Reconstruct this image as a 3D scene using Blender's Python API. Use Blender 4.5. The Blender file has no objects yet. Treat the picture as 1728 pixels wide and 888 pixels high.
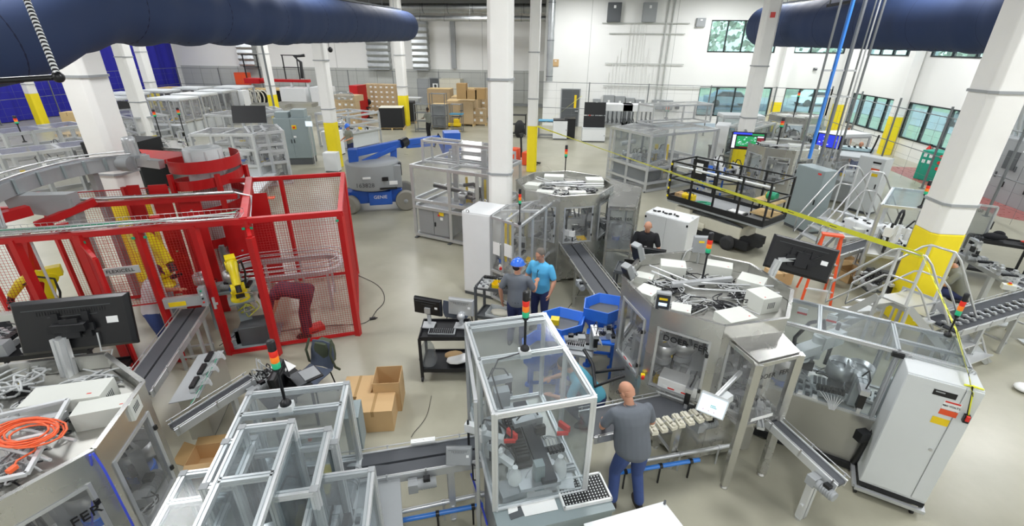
import bpy,math,random
from mathutils import Vector,Matrix,Euler
C=bpy.context.scene.collection
SC=bpy.context.scene
R=math.radians
random.seed(7)
# ---- camera
CAM_H,FPX,PITCH,YAW,ROLL=5.15,790.0,24.9,6.3,0.6
camd=bpy.data.cameras.new('camera'); cam=bpy.data.objects.new('camera',camd); C.objects.link(cam)
CM=Matrix.Rotation(R(YAW),3,'Z')@ Matrix.Rotation(R(90-PITCH),3,'X')@ Matrix.Rotation(R(ROLL),3,'Z')
cam.matrix_world=Matrix.Translation((0,0,CAM_H))@ CM.to_4x4()
camd.sensor_width=36.0; camd.lens=FPX/1728*36; camd.clip_start=0.05; camd.clip_end=400
SC.camera=cam
def G(px,py,z=0.0):
 """the point at height z that the survey of the photograph puts at this pixel"""
 d=CM @ Vector(((px-864)/FPX,-(py-444)/FPX,-1)); t=(z-CAM_H)/d.z
 return Vector((d.x*t,d.y*t,z))
 # ---- view, world
SC.view_settings.view_transform='Standard'; SC.view_settings.look='None'
SC.view_settings.gamma=1.0; SC.view_settings.use_curve_mapping=False
SC.view_settings.exposure=0.0
SC.cycles.transparent_max_bounces=40; SC.cycles.max_bounces=8; SC.cycles.glossy_bounces=3; SC.cycles.diffuse_bounces=4
w=bpy.data.worlds.new('world'); SC.world=w; w.use_nodes=True
nt=w.node_tree; bg=nt.nodes['Background']
sky=nt.nodes.new('ShaderNodeTexSky'); sky.sky_type='NISHITA'; sky.sun_disc=False
sky.sun_elevation=R(40); sky.sun_rotation=R(200); sky.air_density=1.2; sky.dust_density=3.0
nt.links.new(sky.outputs[0],bg.inputs[0]); bg.inputs[1].default_value=0.4
# high-bay lamps of the hall: a regular grid under the roof
LAMP_POWER=325.0
lampd=bpy.data.lights.new('high_bay_lamp','AREA'); lampd.shape='DISK'; lampd.size=1.7
lampd.energy=LAMP_POWER; lampd.color=(.985,0.99,1.0)
for lx in(-33.5,-25,-16.5,-8,0.5,9,15):
 for ly in(-2,6,14,23,31,40):
  if lx>-3 and ly>34:continue
  lo=bpy.data.objects.new('high_bay_lamp',lampd); lo.location=(lx,ly,8.15); C.objects.link(lo)
  # ---- mesh builder
def lin(c):
 if isinstance(c,str):
  c=[int(c[i:i+2],16)/255 for i in(0,2,4)]
 return tuple((x/12.92 if x<=.04045 else((x+.055)/1.055)**2.4)for x in c)
FR={}
UP=(0,0,1)
class MB:
 def __init__(s):s.v=[]; s.f=[]; s.m=[]; s.s=[]
 def add(s,vs,fs,m=0,sm=False):
  o=len(s.v); s.v+=[tuple(v)for v in vs]
  for f in fs:s.f.append(tuple(i+o for i in f)); s.m.append(m); s.s.append(sm)
 def hexa(s,p,m=0):
  s.add(p,[(0,3,2,1),(4,5,6,7),(0,1,5,4),(1,2,6,5),(2,3,7,6),(3,0,4,7)],m)
 def box(s,c,d,rz=0,m=0,M=None):
  c=Vector(c); hx,hy,hz=d[0]/2,d[1]/2,d[2]/2
  if M is None:M=Matrix.Rotation(rz,3,'Z')
  s.hexa([c+M @ Vector(q)for q in((-hx,-hy,-hz),(hx,-hy,-hz),(hx,hy,-hz),(-hx,hy,-hz),(-hx,-hy,hz),(hx,-hy,hz),(hx,hy,hz),(-hx,hy,hz))],m)
 def b2(s,a,b,m=0):
  s.box([(a[i]+b[i])/2 for i in range(3)],[abs(a[i]-b[i])for i in range(3)],m=m)
 def axes(s,p,q,up=None):
  z=(Vector(q)-Vector(p)).normalized()
  u=Vector(up)if up is not None else(Vector((0,0,1))if abs(z.z)<.9 else Vector((0,1,0)))
  x=u.cross(z)
  if x.length<1e-5:x=Vector((1,0,0)).cross(z)
  x.normalize(); y=z.cross(x); return x,y,z
 def bar(s,p,q,w,h=None,m=0,up=None):
  h=h or w; p=Vector(p); q=Vector(q); x,y,z=s.axes(p,q,up)
  a=[(-w/2,-h/2),(w/2,-h/2),(w/2,h/2),(-w/2,h/2)]
  s.hexa([p+x*i+y*j for i,j in a]+[q+x*i+y*j for i,j in a],m)
 def prof(s,p,q,w,h=None,m=0,up=None):
  """slotted aluminium profile bar"""
  h=h or w; p=Vector(p); q=Vector(q); x,y,z=s.axes(p,q,up)
  g=w*.11; d=w*.14; W,H=w/2,h/2; xs=[]
  a=[(-W,-H),(-g,-H),(-g,-H+d),(g,-H+d),(g,-H),(W,-H),(W,-g),(W-d,-g),(W-d,g),(W,g),(W,H),(g,H),(g,H-d),(-g,H-d),(-g,H),(-W,H),(-W,g),(-W+d,g),(-W+d,-g),(-W,-g)]
  n=len(a)
  vs=[p+x*i+y*j for i,j in a]+[q+x*i+y*j for i,j in a]
  fs=[(i,(i+1)%n,n+(i+1)%n,n+i)for i in range(n)]+[tuple(range(n-1,-1,-1)),tuple(range(n,2*n))]
  s.add(vs,fs,m)
 def cyl(s,p,q,r,r1=None,n=14,m=0,caps=True,sm=True):
  r1=r if r1 is None else r1; p=Vector(p); q=Vector(q); x,y,z=s.axes(p,q)
  vs=[]
  for c,rr in((p,r),(q,r1)):
   for i in range(n):
    a=2*math.pi*i/n; vs.append(c+x*(rr*math.cos(a))+y*(rr*math.sin(a)))
  s.add(vs,[(i,(i+1)%n,n+(i+1)%n,n+i)for i in range(n)],m,sm)
  if caps:s.add(vs,[tuple(range(n-1,-1,-1)),tuple(range(n,2*n))],m)
 def tube(s,pts,r,n=8,m=0,close=False,flat=None):
  pts=[Vector(p)for p in pts]; k=len(pts)
  rs=r if isinstance(r,(list,tuple))else[r]*k
  vs=[]; pu=None
  for i,p in enumerate(pts):
   a=pts[i-1]if(i>0 or close)else p; b=pts[(i+1)%k]if(i<k-1 or close)else p
   t=(b-a)
   t=t.normalized()if t.length>1e-9 else Vector((0,0,1))
   if pu is None:pu=Vector((0,0,1))if abs(t.z)<.9 else Vector((1,0,0))
   x=pu.cross(t)
   if x.length<1e-4:x=Vector((0,1,0)).cross(t)
   x.normalize(); y=t.cross(x); pu=y
   for j in range(n):
    an=2*math.pi*j/n+(math.pi/n if n==4 else 0)
    fy=flat if flat else 1
    vs.append(p+x*(rs[i]*math.cos(an))+y*(rs[i]*fy*math.sin(an)))
  fs=[]
  for i in range(k if close else k-1):
   i2=(i+1)%k
   for j in range(n):fs.append((i*n+j,i*n+(j+1)%n,i2*n+(j+1)%n,i2*n+j))
  s.add(vs,fs,m,n>4)
  if not close:s.add(vs,[tuple(range(n-1,-1,-1)),tuple(range((k-1)*n,k*n))],m)
 def rings(s,rings,m=0,sm=True,caps=True):
  """skin over closed rings of equal length"""
  n=len(rings[0]); vs=[v for r_ in rings for v in r_]
  fs=[(i*n+j,i*n+(j+1)%n,(i+1)*n+(j+1)%n,(i+1)*n+j)for i in range(len(rings)-1)for j in range(n)]
  s.add(vs,fs,m,sm)
  if caps:s.add(vs,[tuple(range(n-1,-1,-1)),tuple(range((len(rings)-1)*n,len(rings)*n))],m,False)
 def lathe(s,c,prof,n=20,m=0,ax=None):
  """prof: (radius, height) pairs; ax: direction of the axis"""
  c=Vector(c); z=Vector(ax).normalized()if ax is not None else Vector((0,0,1))
  x,y,z=s.axes(c,c+z)
  s.rings([[c+z*h+x*(r_*math.cos(2*math.pi*i/n))+y*(r_*math.sin(2*math.pi*i/n))for i in range(n)]for r_,h in prof],m)
 def sph(s,c,r,n=14,m=0,k=9,M=None):
  r=(r,r,r)if isinstance(r,(int,float))else r; c=Vector(c); M=M or Matrix.Identity(3)
  s.rings([[c+M @ Vector((r[0]*math.sin(t)*math.cos(2*math.pi*i/n),r[1]*math.sin(t)*math.sin(2*math.pi*i/n),-r[2]*math.cos(t)))for i in range(n)]for t in[math.pi*(j+.08)/(k+.16)for j in range(k+1)]],m)
 def plate(s,pts,t,m=0,dirn=None):
  pts=[Vector(p)for p in pts]; n=len(pts)
  nn=Vector(dirn)if dirn is not None else(pts[1]-pts[0]).cross(pts[2]-pts[0]).normalized()
  a=[p-nn*t/2 for p in pts]; b=[p+nn*t/2 for p in pts]
  s.add(a+b,[tuple(range(n-1,-1,-1)),tuple(range(n,2*n))]+[(i,(i+1)%n,n+(i+1)%n,n+i)for i in range(n)],m)
 def prism(s,poly,z0,z1,m=0):
  n=len(poly); a=[Vector((p[0],p[1],z0))for p in poly]; b=[Vector((p[0],p[1],z1))for p in poly]
  s.add(a+b,[tuple(range(n-1,-1,-1)),tuple(range(n,2*n))]+[(i,(i+1)%n,n+(i+1)%n,n+i)for i in range(n)],m)
 def wires(s,a,b,c,pitch,r=.0025,m=0):
  """welded wire grid on the parallelogram a, b (along), c (up)"""
  a=Vector(a); u=Vector(b)-a; v=Vector(c)-a
  nu=max(1,round(u.length/pitch)); nv=max(1,round(v.length/pitch))
  for i in range(1,nu):p=a+u*(i/nu); s.bar(p,p+v,2*r,m=m)
  for i in range(1,nv):p=a+v*(i/nv); s.bar(p,p+u,2*r,m=m)
 def build(s,name,mats,parent=None,world=False,bevel=0):
  me=bpy.data.meshes.new(name)
  v=s.v
  if world and parent is not None:
   loc,rz=FR[parent]; Mi=Matrix.Rotation(-rz,3,'Z'); v=[tuple(Mi @(Vector(q)-loc))for q in v]
  me.from_pydata(v,[],s.f)
  me.polygons.foreach_set('material_index',s.m); me.polygons.foreach_set('use_smooth',s.s)
  if not isinstance(mats,(list,tuple)):mats=[mats]
  for q in mats:me.materials.append(q)
  me.update()
  o=bpy.data.objects.new(name,me); C.objects.link(o)
  if parent is not None:o.parent=parent; FR[o]=FR[parent]
  else:FR[o]=(Vector((0,0,0)),0.0)
  if bevel:
   bm=o.modifiers.new('bevel','BEVEL'); bm.width=bevel; bm.segments=2; bm.limit_method='ANGLE'; bm.harden_normals=False
  return o
def tag(o,label=None,cat=None,group=None,kind=None):
 if label:o['label']=label
 if cat:o['category']=cat
 if group:o['group']=group
 if kind:o['kind']=kind
 return o
def thing(name,label,cat,loc=(0,0,0),rz=0.0,group=None):
 o=bpy.data.objects.new(name,None); C.objects.link(o); o.empty_display_size=.2
 loc=Vector(loc); o.location=loc; o.rotation_euler=(0,0,rz); FR[o]=(loc,rz)
 return tag(o,label,cat,group)
def struct(name,mb,m,**k):
 return tag(mb.build(name,m,**k),kind='structure')
def copy_tree(o,parent=None):
 c=o.copy(); C.objects.link(c); FR[c]=FR[o]
 if parent is not None:c.parent=parent
 for ch in[x for x in KIDS.get(o,[])]:copy_tree(ch,c)
 return c
KIDS={}
def index_kids():
 KIDS.clear()
 for x in C.objects:
  if x.parent:KIDS.setdefault(x.parent,[]).append(x)
def place(o,loc,rz=0.0,label=None,group=None):
 o.location=loc; o.rotation_euler=(0,0,rz); FR[o]=(Vector(loc),rz)
 if label:o['label']=label
 if group:o['group']=group
 return o
def text(body,size,name,m,parent,mtx,ext=.0015):
 """raised lettering as a mesh; mtx: 4x4 of its centre, x along the line"""
 cu=bpy.data.curves.new(name,'FONT'); cu.body=body; cu.size=size; cu.extrude=ext
 cu.align_x='CENTER'; cu.align_y='CENTER'; cu.resolution_u=2
 t=bpy.data.objects.new(name,cu); C.objects.link(t)
 me=bpy.data.meshes.new_from_object(t.evaluated_get(bpy.context.evaluated_depsgraph_get()))
 bpy.data.objects.remove(t); me.materials.clear(); me.materials.append(m)
 o=bpy.data.objects.new(name,me); C.objects.link(o); o.parent=parent
 loc,rz=FR[parent]
 W=Matrix.Translation(loc)@ Matrix.Rotation(rz,4,'Z')
 o.matrix_local=W.inverted()@ mtx
 FR[o]=FR[parent]
 return o
def facing(c,right,up):
 x=Vector(right).normalized(); y=Vector(up); y=(y-x*y.dot(x)).normalized(); z=x.cross(y)
 M=Matrix((x,y,z)).transposed().to_4x4(); M.translation=Vector(c); return M
 # ---- materials
def mat(name,col,rough=.5,metal=0,spec=.5,noise=0,nscale=6,bump=0,bscale=80,coat=0,emit=None,es=1,alpha=1,stretch=None):
 m=bpy.data.materials.new(name); m.use_nodes=True; N=m.node_tree.nodes; L=m.node_tree.links
 b=N['Principled BSDF']; c=lin(col)
 b.inputs['Base Color'].default_value=(*c,1); b.inputs['Roughness'].default_value=rough
 b.inputs['Metallic'].default_value=metal; b.inputs['Specular IOR Level'].default_value=spec
 b.inputs['Coat Weight'].default_value=coat
 tc=N.new('ShaderNodeTexCoord'); mp=N.new('ShaderNodeMapping'); L.new(tc.outputs['Object'],mp.inputs[0])
 if stretch:mp.inputs['Scale'].default_value=stretch
 n=N.new('ShaderNodeTexNoise'); n.inputs['Scale'].default_value=nscale; n.inputs['Detail'].default_value=4
 L.new(mp.outputs[0],n.inputs[0])
 if noise:
  mx=N.new('ShaderNodeMix'); mx.data_type='RGBA'
  mx.inputs[6].default_value=(*[x*(1-noise)for x in c],1); mx.inputs[7].default_value=(*[min(1,x*(1+noise))for x in c],1)
  L.new(n.outputs[0],mx.inputs[0]); L.new(mx.outputs[2],b.inputs['Base Color'])
  mr=N.new('ShaderNodeMapRange'); mr.inputs[3].default_value=max(0,rough-.1); mr.inputs[4].default_value=min(1,rough+.1)
  L.new(n.outputs[0],mr.inputs[0]); L.new(mr.outputs[0],b.inputs['Roughness'])
 if bump:
  n2=N.new('ShaderNodeTexNoise'); n2.inputs['Scale'].default_value=bscale; L.new(mp.outputs[0],n2.inputs[0])
  bp=N.new('ShaderNodeBump'); bp.inputs['Strength'].default_value=bump; bp.inputs['Distance'].default_value=.01
  L.new(n2.outputs[0],bp.inputs['Height']); L.new(bp.outputs[0],b.inputs['Normal'])
 if emit:
  b.inputs['Emission Color'].default_value=(*lin(emit),1); b.inputs['Emission Strength'].default_value=es
 if alpha<1:b.inputs['Alpha'].default_value=alpha
 return m
def clear(name,col,haze,rough=.1,gloss=1.0):
 """thin clear sheet: mostly transparent, a little milk, fresnel reflection"""
 m=bpy.data.materials.new(name); m.use_nodes=True; N=m.node_tree.nodes; L=m.node_tree.links; N.clear()
 out=N.new('ShaderNodeOutputMaterial'); tr=N.new('ShaderNodeBsdfTransparent'); tr.inputs[0].default_value=(*lin(col),1)
 df=N.new('ShaderNodeBsdfDiffuse'); df.inputs[0].default_value=(.75,.77,.78,1)
 gl=N.new('ShaderNodeBsdfGlossy'); gl.inputs['Roughness'].default_value=rough
 m1=N.new('ShaderNodeMixShader'); m2=N.new('ShaderNodeMixShader')
 tc=N.new('ShaderNodeTexCoord'); n=N.new('ShaderNodeTexNoise'); n.inputs['Scale'].default_value=3; L.new(tc.outputs['Object'],n.inputs[0])
 mr=N.new('ShaderNodeMapRange'); mr.inputs[1].default_value=.3; mr.inputs[2].default_value=.75; mr.inputs[3].default_value=haze*.6; mr.inputs[4].default_value=haze*1.6
 L.new(n.outputs[0],mr.inputs[0]); L.new(mr.outputs[0],m1.inputs[0]); L.new(tr.outputs[0],m1.inputs[1]); L.new(df.outputs[0],m1.inputs[2])
 lw=N.new('ShaderNodeLayerWeight'); pw=N.new('ShaderNodeMath'); pw.operation='POWER'; pw.inputs[1].default_value=4
 L.new(lw.outputs['Facing'],pw.inputs[0]); mu=N.new('ShaderNodeMath'); mu.operation='MULTIPLY_ADD'; mu.inputs[1].default_value=.5*gloss; mu.inputs[2].default_value=.016*gloss
 L.new(pw.outputs[0],mu.inputs[0]); L.new(mu.outputs[0],m2.inputs[0]); L.new(m1.outputs[0],m2.inputs[1]); L.new(gl.outputs[0],m2.inputs[2])
 L.new(m2.outputs[0],out.inputs[0]); return m
M_={}
def defm(k,*a,**kw):M_[k]=mat(k,*a,**kw)
defm('wall_paint','ecedea',.75,noise=.03,nscale=.8)
defm('wall_grey','b9bcb8',.6,noise=.04,nscale=1)
defm('column_paint','eaeae6',.7,noise=.03,nscale=3,bump=.25,bscale=9)
defm('yellow_paint','f2dc1e',.6,noise=.05,nscale=5,bump=.15,bscale=12)
defm('ceiling_dark','4a4d4e',.9)
defm('steel_joist','8b8f90',.6,.2)
defm('alu','c6c9cb',.38,.55,noise=.05,nscale=5)
defm('alu_bright','d9dcdd',.34,.45)
defm('alu_dark','84888a',.45,.6)
defm('stainless','c9c9c5',.26,.85,noise=.05,nscale=2.2)
defm('stainless_dull','bcbcb6',.38,.7,noise=.06,nscale=3)
defm('chrome','c9cbcc',.34,.8)
defm('enamel','d6dbdc',.42,noise=.02)
defm('enamel_white','e8ebec',.45,noise=.02)
defm('box_beige','d4d7d0',.5,noise=.03)
defm('grey_paint','8d9a9c',.45,noise=.04)
defm('grey_dark','55595c',.5)
defm('grey_mid','9b9fa1',.5,noise=.04)
defm('black_plastic','16171a',.38)
defm('black_matte','1d1e20',.7)
defm('black_metal','202124',.45,.3)
defm('tyre','8f8d84',.8)
defm('rubber','2a2b2d',.75)
defm('belt','4c4f54',.55,noise=.08,nscale=8)
defm('belt_dark','20242c',.5)
defm('red_paint','bd1519',.38,noise=.05)
defm('red_wire','b0282a',.5)
defm('blue_paint','2f6fd6',.35,noise=.05)
defm('blue_lift','2a5fbe',.4,noise=.05)
defm('blue_tube','3f86e0',.3)
defm('blue_cable','4657d8',.4)
defm('orange','e8572a',.45)
defm('orange_cable','f0693a',.45)
defm('yellow_robot','e9d81f',.35)
defm('yellow_part','f0cf1c',.45)
defm('yellow_cable','c9cf35',.45)
defm('green_part','1f9a72',.45)
defm('green_cab','249a80',.42,noise=.03)
defm('brown_card','caa97b',.8,noise=.06,nscale=4)
defm('card_dark','a98a5c',.85,noise=.06,nscale=4)
defm('card_far','bba481',.85,noise=.08,nscale=4)
defm('label_white','eef0ef',.6)
defm('wood','d2b783',.75,noise=.12,nscale=5,stretch=(1,8,1))
defm('paper','f1f2f0',.7)
defm('white_part','e9ebea',.4)
defm('cream_part','dcd9c8',.5,noise=.05)
defm('cable_grey','b9bcbc',.5)
defm('cable_black','202124',.5)
defm('red_part','d8342c',.4)
defm('skin','c79277',.55,noise=.05,nscale=12)
defm('skin_dark','5a3b2c',.55)
defm('hair_grey','6e675f',.8,noise=.15,nscale=60)
defm('hair_dark','2b221d',.8,noise=.2,nscale=60)
defm('denim','41558c',.85,noise=.14,nscale=14)
defm('denim_dark','27315c',.85,noise=.14,nscale=14)
defm('shirt_grey','6c727a',.9,noise=.07,nscale=9)
defm('shirt_blue','58b4e4',.85,noise=.05,nscale=9)
defm('shirt_teal','5ba7bd',.85,noise=.05,nscale=9)
defm('shirt_black','1c1d22',.9,noise=.08)
defm('shirt_maroon','4d2a3a',.9,noise=.1)
defm('shirt_white','d9dadd',.9,noise=.05)
defm('shirt_olive','80837c',.9,noise=.05)
defm('trousers_black','1d1e22',.9)
defm('shoe','2a2623',.6)
defm('helmet_blue','2b6fe0',.28,coat=.4)
defm('curtain_blue','23239a',.8,noise=.08,nscale=1.5)
defm('duct_fabric','293b60',.72,noise=.06,nscale=2,bump=.2,bscale=3)
defm('seam','161f3c',.8)
defm('foil','b4b8b9',.42,.8,noise=.2,nscale=3,bump=1.0,bscale=7)
defm('red_floor','9c5a55',.3,noise=.08)
defm('lamp_red','c22a1c',.3,emit='d8281a',es=.35)
defm('lamp_amber','e0791e',.3,emit='e87a1a',es=.3)
defm('lamp_green','2aa073',.3,emit='1fb07c',es=.3)
defm('led_screen','c9dcf2',.3,emit='d5e6fa',es=.85)
defm('bag','4b5341',.9,noise=.15,nscale=20)
defm('leaf','8a9a84',.8,noise=.3,nscale=8)
defm('bark','6b5b4a',.9)
defm('lawn','a3ae94',.9,noise=.2,nscale=3)
defm('asphalt','a7a9aa',.9,noise=.05)
defm('frame_black','1b2326',.5)
M_['poly']=clear('poly','eef1f2',.055,gloss=.4)
M_['poly_light']=clear('poly_light','fbfbfb',.06,gloss=.6)
M_['poly_smoke']=clear('poly_smoke','e2e5e6',.13)
M_['window_glass']=clear('window_glass','d6eeee',.12)
# floor: sealed concrete
def floor_mat():
 m=bpy.data.materials.new('sealed_concrete'); m.use_nodes=True; N=m.node_tree.nodes; L=m.node_tree.links; b=N['Principled BSDF']
 tc=N.new('ShaderNodeTexCoord'); n=N.new('ShaderNodeTexNoise'); n.inputs['Scale'].default_value=.55; n.inputs['Detail'].default_value=6; n.inputs['Roughness'].default_value=.6
 L.new(tc.outputs['Object'],n.inputs[0]); r_=N.new('ShaderNodeValToRGB'); L.new(n.outputs[0],r_.inputs[0])
 r_.color_ramp.elements[0].position=.3; r_.color_ramp.elements[0].color=(*lin('9a9886'),1)
 r_.color_ramp.elements[1].position=.72; r_.color_ramp.elements[1].color=(*lin('b0ae9d'),1)
 L.new(r_.outputs[0],b.inputs['Base Color'])
 n2=N.new('ShaderNodeTexNoise'); n2.inputs['Scale'].default_value=.4; L.new(tc.outputs['Object'],n2.inputs[0])
 mr=N.new('ShaderNodeMapRange'); mr.inputs[3].default_value=.24; mr.inputs[4].default_value=.36; L.new(n2.outputs[0],mr.inputs[0]); L.new(mr.outputs[0],b.inputs['Roughness'])
 b.inputs['Specular IOR Level'].default_value=.42
 return m
M_['floor']=floor_mat()
# ==== the room
XL,XR,YB,YF,YN,ZC,XS=-38.5,17.5,34.5,46.0,-7.0,8.6,-1.75
mb=MB(); mb.b2((XL-.3,YN-.3,-.3),(XR+.3,YF+.3,0)); struct('floor',mb,M_['floor'])
mb=MB(); mb.b2((XL-.3,YN-.3,ZC),(XR+.3,YF+.3,ZC+.3)); struct('ceiling',mb,M_['ceiling_dark'])
mb=MB()
for k in range(12):mb.b2((XL,YN+4.5*k,ZC-.35),(XR,YN+4.5*k+.18,ZC))if YN+4.5*k<YB else mb.b2((XL,YN+4.5*k,ZC-.35),(XS,YN+4.5*k+.18,ZC))
struct('trim_1',mb,M_['steel_joist'])
def wall_x(name,x0,x1,y,holes,m,t=.3):
 mb=MB(); xs=sorted({x0,x1,*[h[0]for h in holes],*[h[1]for h in holes]}); zs=sorted({0,ZC,*[h[2]for h in holes],*[h[3]for h in holes]})
 for i in range(len(xs)-1):
  for j in range(len(zs)-1):
   cx,cz=(xs[i]+xs[i+1])/2,(zs[j]+zs[j+1])/2
   if not any(h[0]<cx<h[1]and h[2]<cz<h[3]for h in holes):mb.b2((xs[i],y,zs[j]),(xs[i+1],y+t,zs[j+1]))
 return struct(name,mb,m)
def wall_y(name,y0,y1,x,holes,m,t=.3):
 mb=MB(); ys=sorted({y0,y1,*[h[0]for h in holes],*[h[1]for h in holes]}); zs=sorted({0,ZC,*[h[2]for h in holes],*[h[3]for h in holes]})
 for i in range(len(ys)-1):
  for j in range(len(zs)-1):
   cy,cz=(ys[i]+ys[i+1])/2,(zs[j]+zs[j+1])/2
   if not any(h[0]<cy<h[1]and h[2]<cz<h[3]for h in holes):mb.b2((x,ys[i],zs[j]),(x+t,ys[i+1],zs[j+1]))
 return struct(name,mb,m)
HB=[(8.75,12.9,4.9,6.75),(14.1,17.1,4.9,6.75),(8.7,13.3,.95,2.8),(14.15,16.9,.95,2.8)]
HR=[(27.9,32.6,4.85,6.7),(14.5,27.2,4.85,6.7),(28.2,32.9,.95,2.72),(21.6,27.5,.95,2.72),(12,20.2,.95,2.72)]
wall_x('wall_back',XS,XR,YB,HB,M_['wall_paint'])
wall_y('wall_right',YN,YB+.3,XR,HR,M_['wall_paint'])
wall_x('wall_far',XL,XS,YF,[],M_['wall_paint'])
wall_y('wall_step',YB+.3,YF+.3,XS,[],M_['wall_paint'])
wall_y('wall_left',YN,YF+.3,XL-.3,[],M_['wall_paint'])
wall_x('wall_front',XL,XR,YN-.3,[],M_['wall_paint'])
def window(n,axis,a,b,z0,z1,at,panes):
 fr=MB(); gl=MB(); P=(lambda u,v,w_:(u,at+v,w_))if axis=='x' else(lambda u,v,w_:(at+v,u,w_))
 t=.06
 def bx(u0,u1,w0,w1):fr.b2(P(u0,-.03,w0),P(u1,.14,w1))
 bx(a,b,z0,z0+t); bx(a,b,z1-t,z1)
 for i in range(panes+1):
  u=a+(b-a)*i/panes; bx(u-t/2 if i else a,u+t/2 if i<panes else b,z0,z1)
 gl.b2(P(a,.04,z0),P(b,.05,z1))
 o=struct('window_%d'%n,fr,M_['frame_black']); gl.build('pane',M_['window_glass'],o)
for i,(a,b,z0,z1)in enumerate(HB):window(i+1,'x',a,b,z0,z1,YB,(4,3,4,3)[i])
for i,(a,b,z0,z1)in enumerate(HR):window(i+5,'y',a,b,z0,z1,XR,(4,9,4,4,5)[i])
# pilasters on the outer walls with yellow feet
for i,(x,y)in enumerate(((XR-.3,27.75),(13.7,YB-.2),(XR-.3,20.9),(XR-.3,33.6))):
 mb=MB(); w_=.45; mb.b2((x-w_/2,y-w_/2,1.95),(x+w_/2,y+w_/2,ZC)); mb.b2((x-w_/2-.002,y-w_/2-.002,0),(x+w_/2+.002,y+w_/2+.002,1.95),1)
 struct('trim_%d'%(i+2),mb,[M_['wall_paint'],M_['yellow_paint']])
 # grey panel dado along the far wall, blue-grey base strip of the back wall
mb=MB()
for k in range(18):
 x=XL+.4+k*2.0
 if x<XS-2.2:mb.b2((x,YF-.06,.25),(x+1.96,YF,3.1))
struct('trim_6',mb,M_['wall_grey'])
mb=MB(); mb.b2((XL,YF-.05,0),(XS,YF,.22)); struct('baseboard_far',mb,M_['grey_mid'])
mb=MB(); mb.b2((6.3,YB-.04,0),(XR,YB,.45)); struct('baseboard_back',mb,mat('blue_base','b6c6d3',.6))
# wall joints (thin vertical grooves read as lines on the tilt-up panels)
for k,x in enumerate((1.2,6.6)):
 mb=MB(); mb.b2((x,YB-.006,.4),(x+.03,YB,ZC)); struct('trim_%d'%(7+k),mb,M_['wall_grey'])
for k,x in enumerate((-30.5,-22,-14.5,-8)):
 mb=MB(); mb.b2((x,YF-.008,3.1),(x+.04,YF,ZC)); struct('trim_%d'%(9+k),mb,M_['wall_grey'])
 # doors
def door(n,x0,x1,z1,y,m,glass=True):
 mb=MB(); mb.b2((x0-.07,y-.05,0),(x0,y,z1+.07)); mb.b2((x1,y-.05,0),(x1+.07,y,z1+.07)); mb.b2((x0,y-.05,z1),(x1,y,z1+.07)); mb.b2((x0,y-.03,0),(x1,y,z1),1)
 o=struct('door_%d'%n,mb,[M_['grey_mid'],m])
 if glass:g=MB(); g.b2((x0+.72*(x1-x0),y-.045,z1*.5),(x0+.85*(x1-x0),y-.028,z1*.86)); g.build('door_window',M_['yellow_part'],o)
 h=MB(); h.cyl((x0+.8*(x1-x0),y-.09,1.05),(x0+.95*(x1-x0),y-.09,1.05),.02); h.b2((x0+.93*(x1-x0),y-.1,1.0),(x0+.96*(x1-x0),y-.03,1.1)); h.build('door_handle',M_['chrome'],o)
door(1,-.45,.75,2.45,YB,M_['grey_dark'])
door(2,-13.0,-12.0,2.3,YF-.06,M_['grey_dark'],False)
door(3,-14.2,-13.2,2.2,YF-.06,M_['grey_mid'],False)
# ---- columns
COLS=[(-1.42,10.35,.5,1.6),(-1.48,21.0,.42,2.0),(-10.42,20.4,.5,2.0),(-11.25,32.8,.62,2.0),(-19.9,31.4,.5,2.0),(-9.72,9.1,.62,2.0),
(-20.3,21.2,.56,1.0),(-29.6,32.4,.6,1.9),(-35.1,28.8,.55,2.0),(7.3,9.4,.62,2.0),(7.42,21.0,.55,1.95)]
CLAB=['square white concrete column in the middle of the hall behind the frame machine','slim white column with a long yellow foot where the barrier tape starts','white column with yellow foot beside the tall grey control cabinet',
'white column with yellow foot beside the black-wrapped pallets','white column with yellow foot in front of the far red machine','thick white column rising through the red safety cage',
'leaning-looking white column behind the left frame machines','farthest white column in front of the blue curtain','white column with yellow foot beside the blue curtain at far left',
'thick round-cornered white column with yellow foot at the crossover stair','white column behind the colourful screen']
def octagon(x,y,w_,ch=.28):
 h=w_/2; c=h*(1-ch)
 return[(x-c,y-h),(x+c,y-h),(x+h,y-c),(x+h,y+c),(x+c,y+h),(x-c,y+h),(x-h,y+c),(x-h,y-c)]
ORD=('first','second','third','fourth','fifth','sixth','seventh','eighth','ninth','tenth','eleventh','twelfth')
for(x,y,w_,zy),lb in zip(COLS,CLAB):
 t=thing('concrete_column',lb,'column',(x,y,0),0,'concrete columns of the hall')
 ch=.1 if w_<.5 and y<10 else .3
 mb=MB(); mb.prism(octagon(0,0,w_,ch),zy,ZC); mb.build('shaft',M_['column_paint'],t,bevel=.02)
 mb=MB(); mb.prism(octagon(0,0,w_+.01,ch),0,zy); mb.build('painted_foot',M_['yellow_paint'],t,bevel=.02)
 for zz in((2.55,4.5)if w_>.45 else(3.1,4.9)):
  mb=MB(); mb.prism(octagon(0,0,w_+.05,ch),zz,zz+.045); mb.build('strap',M_['grey_mid'],t)
mb=MB(); mb.b2((7.42-.1,20.68,6.2),(7.42+.06,20.8,6.38)); tag(mb.build('fire_alarm_bell',M_['red_part']),'small red fire alarm high on the column by the right duct','alarm')
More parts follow.
